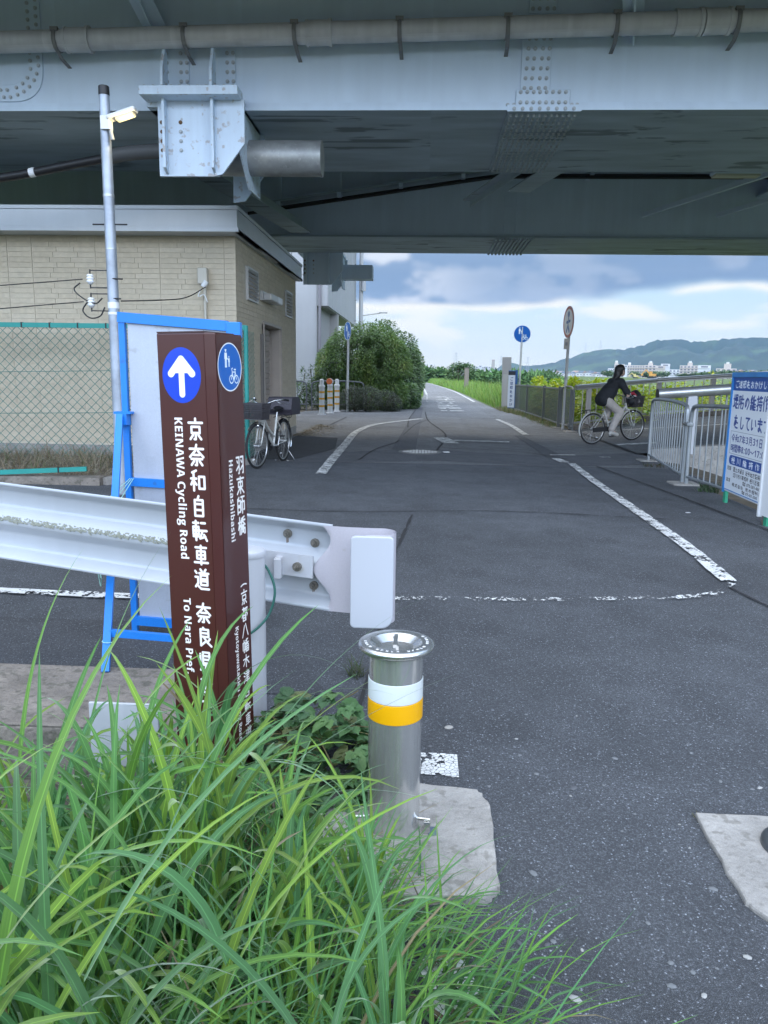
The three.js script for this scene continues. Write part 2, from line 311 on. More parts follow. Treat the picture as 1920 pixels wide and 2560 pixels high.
const patch = (pts, k, y, parent) => { const s = new THREE.ShapeGeometry(new THREE.Shape(pts.map(([x, z]) => new THREE.Vector2(x, z)))); s.applyMatrix4(new THREE.Matrix4().set(1, 0, 0, 0, 0, 0, 0, y, 0, 1, 0, 0, 0, 0, 0, 1)); return part('asphalt_patch', metricUV(s), patchMat(k), parent); };
patch([[-2.9, -12.6], [-1.0, -13.0], [0.3, -13.4], [2.2, -12.75], [4.2, -13.6], [4.2, -15.6], [2.55, -14.6], [1.4, -14.9], [0.2, -15.5], [-1.0, -15.0], [-2.0, -14.3], [-2.9, -16.4]], 1.2, 0.004, oldRoad);
patch([[-3.0, -12.95], [-2.2, -13.1], [-1.75, -15.2], [-2.0, -17.9], [-3.02, -18.2]], 0.55, 0.008, oldRoad);
patch([[2.3, -14.2], [2.62, -14.7], [2.5, -19.7], [2.3, -19.6]], 1.0, 0.008, oldRoad);
patch([[-0.62, -15.4], [-0.15, -15.4], [-0.1, -24], [-0.05, -37], [-0.42, -37], [-0.5, -24]], 1.15, 0.008, oldRoad);
patch([[-15, -4.4], [-0.9, -4.25], [-0.4, -3.3], [-15, -3.3]], 0.72, 0.004, road);
for (const [pts, w] of [
  [[[-1.1, -13.2], [-0.95, -15.2], [-0.6, -16.9], [-0.55, -17.5]], 0.03], [[[-0.5, -19.2], [-0.2, -23.8], [0.2, -26.6]], 0.03], [[[0.28, -15.2], [0.55, -19.4], [0.15, -25.6], [0.05, -32]], 0.04], [[[-0.45, -22.0], [-0.5, -26], [-0.35, -34]], 0.04],
  [[[-3.0, -20.3], [-1.4, -21.2], [-1.2, -21.7], [0.2, -21.9]], 0.03], [[[-2.7, -27.0], [-2.75, -22.6]], 0.04], [[[0.5, -15.7], [1.9, -15.3], [2.6, -14.0]], 0.03], [[[2.9, -13.0], [3.3, -9], [3.55, -5], [3.3, -2]], 0.025]])
  part('crack', strip(pts, w, 0.013, 0.02, pts.length), M.tar, oldRoad);
for (const [pts, w] of [[[[-0.28, -2.9], [-0.22, -3.9], [-0.25, -5.3], [-0.1, -8]], 0.02], [[[2.2, -5.4], [2.35, -4.2], [2.05, -2.4], [2.2, 0]], 0.02], [[[-3, -8.3], [-1, -8.1], [0.9, -8.35], [2.6, -8.1]], 0.018]]) part('crack', strip(pts, w, 0.009, 0.014, 9 + pts.length), M.tar, road);
const line = (pts, w, parent, m = M.paint, y = 0.016, jag = 0.012) => part('white_line', strip(pts, w, y, jag, pts.length * 3), m, parent);
line([[2.56, -13.3], [2.47, -11.4], [2.38, -8.2], [2.33, -6.6], [2.25, -5.55]], 0.125, road);
line([[2.25, -5.5], [2.0, -5.18], [1.45, -5.03], [0.7, -4.93], [-0.1, -4.87], [-0.9, -4.83]], 0.075, road, M.wornPaint);
line([[-0.7, -4.82], [-1.9, -4.74], [-2.8, -4.78], [-6, -4.9], [-14, -5.2]], 0.115, road);
line([[-1.5, -11.2], [-1.56, -12.95]], 0.16, road);
line([[-1.56, -12.85], [-1.64, -16], [-1.72, -20.3], [-1.4, -23.2], [-0.6, -25.4], [-0.1, -26.6]], [0.17, 0.2], oldRoad);
line([[2.62, -19.9], [2.66, -24], [2.55, -27.2]], 0.16, oldRoad);
line([[2.62, -19.95], [4.2, -20.9]], 0.1, oldRoad, M.wornPaint);
line([[2.47, -13.45], [2.42, -14.1]], 0.16, oldRoad); line([[2.42, -14.75], [2.9, -14.8]], 0.1, oldRoad); line([[3.3, -14.5], [3.5, -14.52]], 0.1, oldRoad);
line([[0.34, -17.65], [0.69, -17.7]], 1.6, oldRoad, M.paint, 0.016, 0.0); line([[0.7, -17.7], [1.95, -17.55]], 0.3, oldRoad, M.paint, 0.017);
{
  const pathTop = scene.getObjectByName('path'), off = (x, z) => [x + pathCurve(z), z];
  line([off(2.95, -46), off(3.0, -60), off(3.05, -80), off(3.05, -110), off(3.05, -150), off(3.05, -215)], 0.17, pathTop);
  line([off(0.15, -44), off(0.2, -58), off(0.2, -63)], 0.14, pathTop, M.wornPaint); line([off(0.2, -63), off(0.2, -100), off(0.2, -215)], 0.17, pathTop);
  line([[1.25, -150], [1.9, -165], [2.2, -190]], 0.3, pathTop);
  // large stretched letters painted on the path: rows of bars
  const rows = [[-33.2, [[0.72, 1.0], [1.12, 1.72]]], [-35.4, [[0.68, 1.02], [1.14, 1.72]]], [-36.6, [[0.66, 1.7]]]], rows2 = [[-38.2, [[0.68, 1.45]]], [-39.6, [[0.7, 1.72]]], [-42.6, [[0.7, 1.05], [1.3, 1.62]]], [-46, [[0.72, 1.84]]], [-49.5, [[0.76, 1.86]]], [-53, [[0.78, 1.2], [1.3, 1.86]]], [-56.5, [[0.8, 1.62]]]];
  const ups = [[-35.2, 0.85, 0.9], [-35.9, 1.3, 0.1], [-43, 0.84, 0.7], [-42.4, 1.42, 1.6], [-48, 1.3, 2.4], [-39, 1.15, 1.2], [-52, 1.5, 2]];
  for (const [rs, par] of [[rows, oldRoad], [rows2, pathTop]]) for (const [z, segs] of rs) for (const [a, b] of segs) part('road_letter', metricUV(quads([[[a, 0.015, z], [b, 0.015, z], [b, 0.015, z - 0.55], [a, 0.015, z - 0.55]]])), M.paint, par);
  for (const [z, x, l] of ups) part('road_letter', metricUV(quads([[[x, 0.019, z], [x + 0.14, 0.019, z], [x + 0.14, 0.019, z - l], [x, 0.019, z - l]]])), M.paint, z > -37 ? oldRoad : pathTop);
}
// worn remains of paint by the bollard
part('paint_remnant', strip([[0.02, -2.7], [0.16, -2.7]], 0.17, 0.006, 0.03, 3), M.flakedPaint, road); part('paint_remnant', strip([[0.06, -1.72], [0.15, -1.45]], 0.12, 0.006, 0.03, 4), M.flakedPaint, road);
{ // manhole
  const mh = thing('manhole_cover', 'round iron manhole cover in the pale asphalt beneath the bridge', 'manhole cover', [-0.06, 0.006, -14.85]);
  part('rim', lathe([[0.36, 0], [0.36, 0.014], [0.41, 0.014], [0.42, 0]], 40), mat([0.2, 0.2, 0.2], 0.7, 0.4), mh);
  part('lid', [lathe([[0.001, 0.01], [0.352, 0.01], [0.355, 0]], 40)], mat([0.26, 0.255, 0.245], 0.75, 0.2), mh);
  const k = []; for (let i = -5; i <= 5; i++) for (let j = -5; j <= 5; j++) if (Math.hypot(i, j) < 5.4 && (i + j) % 2 === 0) k.push(bx(0.045, 0.008, 0.045, i * 0.06, 0.0125, j * 0.06));
  tag(part('stud', k, mat([0.42, 0.42, 0.41], 0.75, 0.2), mh), null, null, null, 'stuff');
}
// ---------------------------------------------------------------- hills
{
  const ridge = [[2, 0.1], [5.15, 0.7], [5.77, 1.08], [6.42, 1.12], [7.15, 0.93], [8, 1], [9.1, 1.15], [10.2, 1.5], [11.3, 1.87], [12.4, 2.1], [14, 2.13], [15, 2.38], [16.3, 2.76], [17.3, 2.86], [18.6, 2.65], [20.1, 2.8], [21.6, 2.89], [23, 2.93], [26, 3.2], [32, 2.7], [40, 3.1], [55, 2.2], [75, 1.4]];
  const H = (a) => { for (let i = 1; i < ridge.length; i++) if (a <= ridge[i][0]) { const t = (a - ridge[i - 1][0]) / (ridge[i][0] - ridge[i - 1][0]); return lerp(ridge[i - 1][1], ridge[i][1], sm(clamp(t))); } return 1; };
  const rows = [], R0 = 2700, R1 = 4300;
  for (let i = 0; i <= 36; i++) {
    const row = [], t = i / 36, r = lerp(R0, R1, t);
    for (let j = 0; j <= 340; j++) {
      const a = 2 + j * 73 / 340, rad = a * Math.PI / 180, x = Math.sin(rad) * r, z = -Math.cos(rad) * r;
      const top = Math.tan(H(a) * Math.PI / 180) * 3600, spur = 1 - Math.abs(fbm(a * 0.55 + t * 0.5, t * 1.6 + 3, 0, 4, 77) * 2 - 1) * 1.25, prof = t < 0.56 ? Math.pow(t / 0.56, 0.85) : 1 - 0.4 * (t - 0.56) / 0.44;
      const hh = top * prof * (t > 0.53 && t < 0.6 ? 1 : lerp(0.62, 1.0, clamp(spur))) + (fbm(a * 9, t * 22, 0, 3, 78) - 0.5) * 16 * prof * Math.min(1, top / 120);
      row.push([x, hh - 3, z]);
    }
    rows.push(row);
  }
  const g = loft(rows).toNonIndexed(), p = g.attributes.position, col = new Float32Array(p.count * 3);
  for (let i = 0; i < p.count; i++) { const n = fbm(p.getX(i) * 0.01, p.getZ(i) * 0.008, 0, 4, 79), m = fbm(p.getX(i) * 0.05, p.getZ(i) * 0.05, 0, 3, 80), k = sstep(0.52, 0.68, n); col[3 * i] = lerp(0.022, 0.045, k) * (0.6 + 0.8 * m); col[3 * i + 1] = lerp(0.045, 0.085, k) * (0.6 + 0.8 * m); col[3 * i + 2] = lerp(0.025, 0.035, k) * (0.6 + 0.8 * m); }
  g.setAttribute('color', new THREE.BufferAttribute(col, 3));
  struct('hills', g, mat(null, 1, 0, { vertexColors: true }), 'wooded blue-green hills across the river');
}
// ---------------------------------------------------------------- bridge
{
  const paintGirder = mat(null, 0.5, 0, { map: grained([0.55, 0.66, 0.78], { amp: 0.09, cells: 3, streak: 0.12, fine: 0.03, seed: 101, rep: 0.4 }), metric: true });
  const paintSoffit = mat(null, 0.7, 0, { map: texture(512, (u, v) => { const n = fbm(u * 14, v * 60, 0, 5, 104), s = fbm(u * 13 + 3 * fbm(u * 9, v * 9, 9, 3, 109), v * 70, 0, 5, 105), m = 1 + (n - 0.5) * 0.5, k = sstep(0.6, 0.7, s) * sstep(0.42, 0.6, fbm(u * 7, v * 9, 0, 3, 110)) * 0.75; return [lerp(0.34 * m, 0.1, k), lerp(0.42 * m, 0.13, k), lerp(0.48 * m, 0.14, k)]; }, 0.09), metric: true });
  const deckMat = mat(null, 0.9, 0, { map: grained([0.2, 0.2, 0.2], { amp: 0.35, cells: 6, seed: 107, rep: 0.4 }), metric: true });
  const boltMat = mat(null, 0.5, 0, { map: grained([0.4, 0.44, 0.47], { size: 128, amp: 0.3, cells: 6, seed: 108, rep: 3 }), metric: true });
  const br = thing('road_bridge', 'large blue-grey steel girder road bridge spanning overhead', 'bridge');
  const X0 = -26, X1 = 30;
  const boltZ = (x, y, z, r = 0.019, h = 0.022) => [bar([x, y, z], [x, y, z + h * 0.4], r * 1.35, 8), bar([x, y, z + h * 0.4], [x, y, z + h], r, 6)];
  const boltProto = mg(boltZ(0, 0, 0));
  const bolts = (parent, list, z) => { for (const [x, y] of list) { const b = new THREE.Mesh(boltProto, boltMat); b.name = 'bolt'; b.castShadow = b.receiveShadow = true; b.position.set(x, y, z); parent.add(b); } };
  const bracketPaint = mat(null, 0.5, 0, { map: grained([0.55, 0.66, 0.78], { amp: 0.08, cells: 4, spots: 0.34, spot: [0.3, 0.22, 0.17], streak: 0.1, fine: 0.03, seed: 117, rep: 0.9 }), metric: true });
  // deck; its unseen front edge is hung low to shade the girder web
  part('deck', [span(X0, X1, 7.0, 7.35, -25.6, -10.6), span(X0, X1, 6.75, 7.1, -10.6, -8.2), span(X0, X1, 6.05, 8.0, -8.2, -7.95), span(X0, X1, 6.92, 8.0, -25.85, -25.6)], deckMat, br);
  // near girder
  const g1 = part('girder', [span(X0, X1, 4.93, 7.0, -11.0, -10.9), span(X0, X1, 4.93, 7.0, -13.86, -13.76)], paintGirder, br);
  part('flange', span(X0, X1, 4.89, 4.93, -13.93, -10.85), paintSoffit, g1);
  part('flange_edge', span(X0, X1, 4.888, 4.934, -10.853, -10.845), paintGirder, g1);
  for (const x of [-11.2, -1.05, 6.3, 13]) part('weld_seam', beam([x, 4.935, -10.899], [x + 0.02, 6.95, -10.899], 0.006, 0.012, V(1, 0, 0)), paintGirder, g1);
  // splice in the web, above it a column of plates
  const sp = part('splice_plate', [rbx(0.38, 0.86, 0.02, 0.006, 1.345, 5.53, -10.885), rbx(0.36, 0.5, 0.02, 0.006, 1.4, 6.3, -10.885)], paintGirder, g1);
  const sp2 = part('splice_plate', [rbx(0.7, 0.19, 0.026, 0.006, 1.45, 5.045, -10.88)], paintGirder, g1);
  const l1 = []; for (let j = 0; j < 6; j++) for (const dx of [-0.13, -0.045, 0.055, 0.14]) l1.push([1.335 + dx + j * 0.008, 5.16 + j * 0.118]); for (let j = 0; j < 3; j++) for (const dx of [-0.13, -0.045, 0.055, 0.14]) l1.push([1.4 + dx, 6.1 + j * 0.118]); bolts(sp, l1, -10.875);
  const l2 = []; for (let i = 0; i < 8; i++) for (const y of [4.985, 5.11]) l2.push([1.16 + i * 0.083, y]); bolts(sp2, l2, -10.868);
  bolts(g1, [[1.0, 4.965], [1.08, 4.965], [1.83, 4.965], [1.9, 4.965]], -10.9);
  // bolted plates under the flange
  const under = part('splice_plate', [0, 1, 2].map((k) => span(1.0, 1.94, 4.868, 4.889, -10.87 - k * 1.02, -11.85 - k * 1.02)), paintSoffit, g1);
  const ub = []; for (let i = 0; i < 12; i++) for (let j = 0; j < 19; j++) ub.push(new THREE.CylinderGeometry(0.021, 0.019, 0.03, 6).translate(1.05 + i * 0.076, 4.854, -10.97 - j * 0.155));
  tag(part('bolt_rows', ub, boltMat, under), null, null, null, 'stuff');
  part('splice_edge', span(0.99, 1.95, 4.87, 4.95, -10.845, -10.835), paintGirder, g1);
  bolts(g1, [0, 1, 2, 3, 4, 5, 6, 7].map((i) => [1.08 + i * 0.11, 4.9]), -10.838);
  // manhole plate with round corners at the left
  { const s = new THREE.Shape(); const a = -6.6, b = -5.2, c = 5.02, d = 6.6, r = 0.42; s.moveTo(a + r, c); s.lineTo(b - r, c); s.quadraticCurveTo(b, c, b, c + r); s.lineTo(b, d); s.lineTo(a, d); s.lineTo(a, c + r); s.quadraticCurveTo(a, c, a + r, c);
    const h = new THREE.Path(); const q = 0.2; h.moveTo(a + q + 0.3, c + q); h.lineTo(b - q - 0.3, c + q); h.quadraticCurveTo(b - q, c + q, b - q, c + q + 0.3); h.lineTo(b - q, d - q); h.lineTo(a + q, d - q); h.lineTo(a + q, c + q + 0.3); h.quadraticCurveTo(a + q, c + q, a + q + 0.3, c + q); s.holes.push(h);
    const pl = part('hatch_frame', new THREE.ExtrudeGeometry(s, { depth: 0.016, bevelEnabled: true, bevelSize: 0.004, bevelThickness: 0.004, bevelSegments: 1 }), paintGirder, g1); pl.position.z = -10.898;
    const l = []; for (let i = 0; i < 9; i++) { l.push([-5.66 - i * 0.09, 5.07], [-5.7 - i * 0.09, 5.16]); } for (const [x, y] of [[-5.56, 5.1], [-5.47, 5.14], [-5.39, 5.2], [-5.32, 5.28], [-5.28, 5.36], [-5.57, 5.19], [-5.48, 5.24], [-5.41, 5.31]]) l.push([x, y]); for (let i = 0; i < 9; i++) { l.push([-5.25, 5.46 + i * 0.1], [-5.36, 5.42 + i * 0.1]); } 
    for (const [x, y] of l) { const b = new THREE.Mesh(boltProto, boltMat); b.name = 'bolt'; b.position.set(x, y, 0.018); pl.add(b); } }
  // slanting struts that carry the deck overhang
  for (const x of [-3.6, 2.55]) {
    const s = part('strut', [beam([x - 0.35, 6.75, -9.6], [x, 5.82, -10.9], 0.28, 0.02, V(0, 0, 1)), beam([x - 0.35, 6.88, -9.6], [x, 5.7, -10.9], 0.02, 0.14, V(0, 0, 1))], paintGirder, g1);
    const l = []; for (let k = 0; k < 3; k++) for (const dx of [-0.09, 0.09]) { const b = new THREE.Mesh(boltProto, boltMat); b.name = 'bolt'; const t = 0.42 + k * 0.1; b.position.set(lerp(x - 0.35, x, t) + dx, lerp(6.95, 5.82, t), lerp(-9.6, -10.9, t) + 0.03); s.add(b); }
  }
  // vertical bolted plates beside the bracket ribs
  for (const x of [-3.38, -2.76]) {
    const s = part('stiffener_plate', [rbx(0.34, 0.62, 0.02, 0.005, x, 5.38, -10.888)], paintGirder, g1);
    const l = []; for (let j = 0; j < 5; j++) for (const dx of [-0.13, 0.06, 0.14]) l.push([x + dx, 5.14 + j * 0.115]); bolts(s, l, -10.878);
  }
  // restraint bracket with its short pipe, bolted to the girder
  const bracket = (z, mt, pm, rect) => {
    const b = part('restraint_bracket', [span(-3.58, -2.78, 4.02, 4.95, z - 0.05, z + 0.0)], mt, br);
    part('top_plate', [rbx(1.28, 0.11, 0.3, 0.008, -3.1, 5.0, z + 0.1), span(-3.74, -2.46, 4.89, 4.95, z - 1.2, z - 0.05)], mt, b);
    const gus = (x0, w) => extr([[x0, 4.95], [x0 + w, 4.95], [x0 + w, 4.42], [x0 + w - 0.3, 4.04], [x0, 4.02]], 0.03, 0.004);
    const ga = gus(-2.83, 0.4); ga.translate(0, 0, z + 0.0); const gb = gus(-2.9, 0.47); gb.translate(0, -0.06, z - 1.3);
    part('gusset', ga, mt, b); part('gusset', gb, mt, b);
    for (const x of [-3.47, -2.83]) {
      part('rib', [extr([[0, 4.04], [0, 4.94], [0.13, 4.94], [0.13, 4.1]], 0.03, 0.003).rotateY(-Math.PI / 2).translate(x + 0.015, 0, z)], mt, b);
      part('rib', [extr([[0, 5.06], [0, 5.62], [0.05, 5.62], [0.2, 5.3], [0.22, 5.06]], 0.03, 0.003).rotateY(-Math.PI / 2).translate(x + 0.015, 0, z - 0.06)], mt, b);
    }
    for (let i = 0; i < 11; i++) { const bt = new THREE.Mesh(boltProto, boltMat); bt.name = 'bolt'; bt.rotation.x = -Math.PI / 2; bt.position.set(-3.68 + i * 0.115, 5.055, z + 0.19); b.add(bt); }
    for (const x of [-3.55, -3.3]) for (let j = 0; j < 4; j++) { const bt = new THREE.Mesh(boltProto, x < -3.4 || j > 2 ? M.rust : boltMat); bt.name = 'bolt'; bt.position.set(x + 0.02, 4.34 + j * 0.115, z + 0.0); b.add(bt); }
    if (rect) part('stub_beam', [rbx(1.0, 0.4, 0.5, 0.01, -2.1, 4.43, z - 0.6)], pm, b);
    else part('stub_pipe', [bar([-2.9, 4.405, z - 0.62], [-1.5, 4.4, z - 0.62], 0.232, 40), bar([-1.515, 4.4, z - 0.62], [-1.49, 4.4, z - 0.62], 0.238, 40)], pm, b);
    part('side_plate', [extr([[0, 4.35], [0, 4.9], [1.25, 4.9], [1.25, 4.0], [0.55, 3.98]], 0.025).rotateY(Math.PI / 2).translate(-2.52, 0, z)], mt, b);
  };
  const galvPipe = mat(null, 0.5, 0.55, { map: grained([0.33, 0.345, 0.345], { size: 256, amp: 0.35, cells: 8, spots: 0.3, spot: [0.5, 0.5, 0.5], seed: 111 }), metric: true });
  bracket(-10.66, bracketPaint, galvPipe, false);
  bracket(-22.9, paintGirder, paintGirder, true);
  // far girder
  const g2 = part('girder', [span(X0, X1, 4.93, 7.0, -20.34, -20.26), span(X0, X1, 4.93, 7.0, -22.64, -22.56)], paintGirder, br);
  part('flange', span(X0, X1, 4.88, 4.93, -22.7, -20.18), paintSoffit, g2);
  { const k = []; for (let i = 0; i < 10; i++) k.push(span(1.68 + i * 0.1, 1.73 + i * 0.1, 4.84, 4.88, -22.68, -20.2)); part('splice_plate', k, paintSoffit, g2); }
  { const k = []; for (let i = 0; i < 5; i++) for (let j = 0; j < 2; j++) k.push(rbx(0.26, 0.26, 0.02, 0.005, 2.0 + j * 0.3, 5.1 + i * 0.32, -20.245)); part('splice_plate', k, paintGirder, g2); }
  // floor beams between the girders
  for (const x of [-16, -4.6, 8.2, 20]) part('floor_beam', [span(x - 0.02, x + 0.02, 5.9, 7.0, -20.26, -13.86), span(x - 0.22, x + 0.22, 5.86, 5.9, -20.26, -13.86)], paintGirder, br);
  for (let x = -22; x < 28; x += 2.1) part('floor_beam', [span(x - 0.02, x + 0.02, 6.7, 7.0, -20.26, -13.86)], paintGirder, br);
  // brackets below: a pair of short slanting plates by the splice, and the long arm at the left
  part('brace', [beam([1.55, 5.0, -14.0], [0.85, 5.0, -16.6], 0.32, 0.025), beam([1.55, 5.0, -14.0], [0.85, 5.0, -16.6], 0.02, 0.24)], paintSoffit, br);
  part('brace', [beam([2.25, 5.04, -14.0], [1.75, 5.04, -16.0], 0.45, 0.025)], paintSoffit, br);
  part('brace', [beam([-4.15, 5.0, -13.9], [-3.2, 4.98, -20.2], 0.5, 0.03), beam([-4.15, 5.15, -13.9], [-3.2, 5.13, -20.2], 0.03, 0.3)], paintSoffit, br);
  for (const [a, b] of [[[9.5, 6.3, -15.5], [5.2, 5.4, -20]], [[10.8, 6.2, -15.5], [7.0, 5.4, -20]]]) part('brace', [beam(a, b, 0.1, 0.1)], paintGirder, br);
  // cable trays under the deck
  for (const [a, b] of [[[-4.4, 5.5, -19.8], [1.55, 6.35, -19.8]], [[1.55, 6.35, -19.8], [20, 6.35, -19.8]]]) {
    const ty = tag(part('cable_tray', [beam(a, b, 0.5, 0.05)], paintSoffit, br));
    part('conduit', [bar(V(...a).add(V(0.1, -0.14, 0.15)), V(...b).add(V(0.1, -0.14, 0.15)), 0.05, 8), bar(V(...a).add(V(0, -0.2, 0.3)), V(...b).add(V(0, -0.2, 0.3)), 0.04, 8)], M.black, ty);
    for (let k = 0; k < 4; k++) { const c = V(...a).lerp(V(...b), (k + 0.5) / 4); part('hanger', [bx(0.06, 0.9, 0.06, c.x, c.y + 0.35, c.z), bx(0.1, 0.1, 0.7, c.x, c.y - 0.08, c.z)], paintGirder, ty); }
  }
  for (const x of [-26.5, 30.5]) part('pier', [span(x - 1, x + 1, -6, 4.85, -23, -10.9)], M.darkConcrete, br);

  // drain pipe on the girder's face
  const pvc = mat(null, 0.45, 0, { map: grained([0.5, 0.505, 0.51], { amp: 0.35, cells: 3, streak: 0.3, fine: 0.05, seed: 121, rep: 0.6 }), metric: true });
  const dp = thing('drain_pipe', 'long grey drain pipe strapped along the face of the bridge girder', 'pipe');
  const py = (x) => 5.645 + (x + 5.7) * 0.0202, pz = -10.62;
  const pp = (x) => V(x, py(x), pz);
  part('pipe', [bar(pp(-14), pp(16), 0.127, 28)], pvc, dp);
  for (const x of [-4.58, -1.45, 3.15, 3.5, 8, -9]) part('coupling', [bar(pp(x - 0.16), pp(x + 0.16), 0.145, 28), bar(pp(x + 0.13), pp(x + 0.17), 0.158, 28), bar(pp(x - 0.16), pp(x - 0.13), 0.152, 28)], pvc, dp);
  for (const x of [-6.25, -4.85, -3.17, -1.75, -0.42, 0.93, 2.27, 3.74, 5.2]) {
    const c = pp(x);
    const ring = new THREE.TorusGeometry(0.134, 0.012, 6, 28).scale(1, 1, 2.4).rotateY(Math.PI / 2).translate(c.x, c.y, c.z);
    part('pipe_strap', [ring, beam([c.x, c.y + 0.13, c.z - 0.02], [c.x, c.y + 0.13, -10.9], 0.07, 0.02), bx(0.1, 0.05, 0.03, c.x, c.y + 0.1, c.z + 0.1), beam([c.x, c.y - 0.02, c.z + 0.137], [c.x + 0.005, c.y - 0.12, c.z + 0.09], 0.05, 0.008, V(0, 0.3, 1)), beam([c.x + 0.005, c.y - 0.12, c.z + 0.09], [c.x + 0.015, c.y - 0.2, c.z - 0.06], 0.05, 0.008, V(0, 1, 1)), beam([c.x + 0.015, c.y - 0.2, c.z - 0.06], [c.x + 0.02, c.y - 0.23, -10.9], 0.05, 0.008)], mat([0.2, 0.2, 0.2], 0.6, 0.3), dp);
  }
  // black sheathed cable under the girder at the left
  const cb = thing('sheathed_cable', 'thick black sheathed cable sagging under the girder at the left', 'cable');
  part('sheath', [tube([[-14, 3.3, -11.2], [-8.2, 3.95, -11.2], [-6, 4.13, -11.2], [-4.9, 4.32, -11.2], [-4.3, 4.42, -11.2]], 0.06, 40, 10)], M.black, cb);
  part('sleeve', [tube([[-4.55, 4.39, -11.2], [-4.2, 4.45, -11.2], [-3.2, 4.5, -11.2]], 0.1, 20, 12)], mat([0.07, 0.075, 0.08], 0.6), cb);
  part('white_tag', [bar([-5.62, 4.19, -11.2], [-5.54, 4.2, -11.2], 0.064, 10)], M.white, cb);
  // lamp fitting below the deck at the right
  const lf = thing('ceiling_light', 'flat unlit light fitting hanging below the bridge deck', 'light fitting', [6.4, 5.75, -17.4]);
  part('housing', [rbx(1.0, 0.12, 0.3, 0.03)], paintGirder, lf); part('diffuser', [rbx(0.94, 0.05, 0.26, 0.02, 0, -0.075, 0)], mat([0.5, 0.5, 0.42], 0.5), lf); part('hanger', [bx(0.05, 1.2, 0.05, -0.35, 0.65, 0), bx(0.05, 1.2, 0.05, 0.35, 0.65, 0)], paintGirder, lf);
}
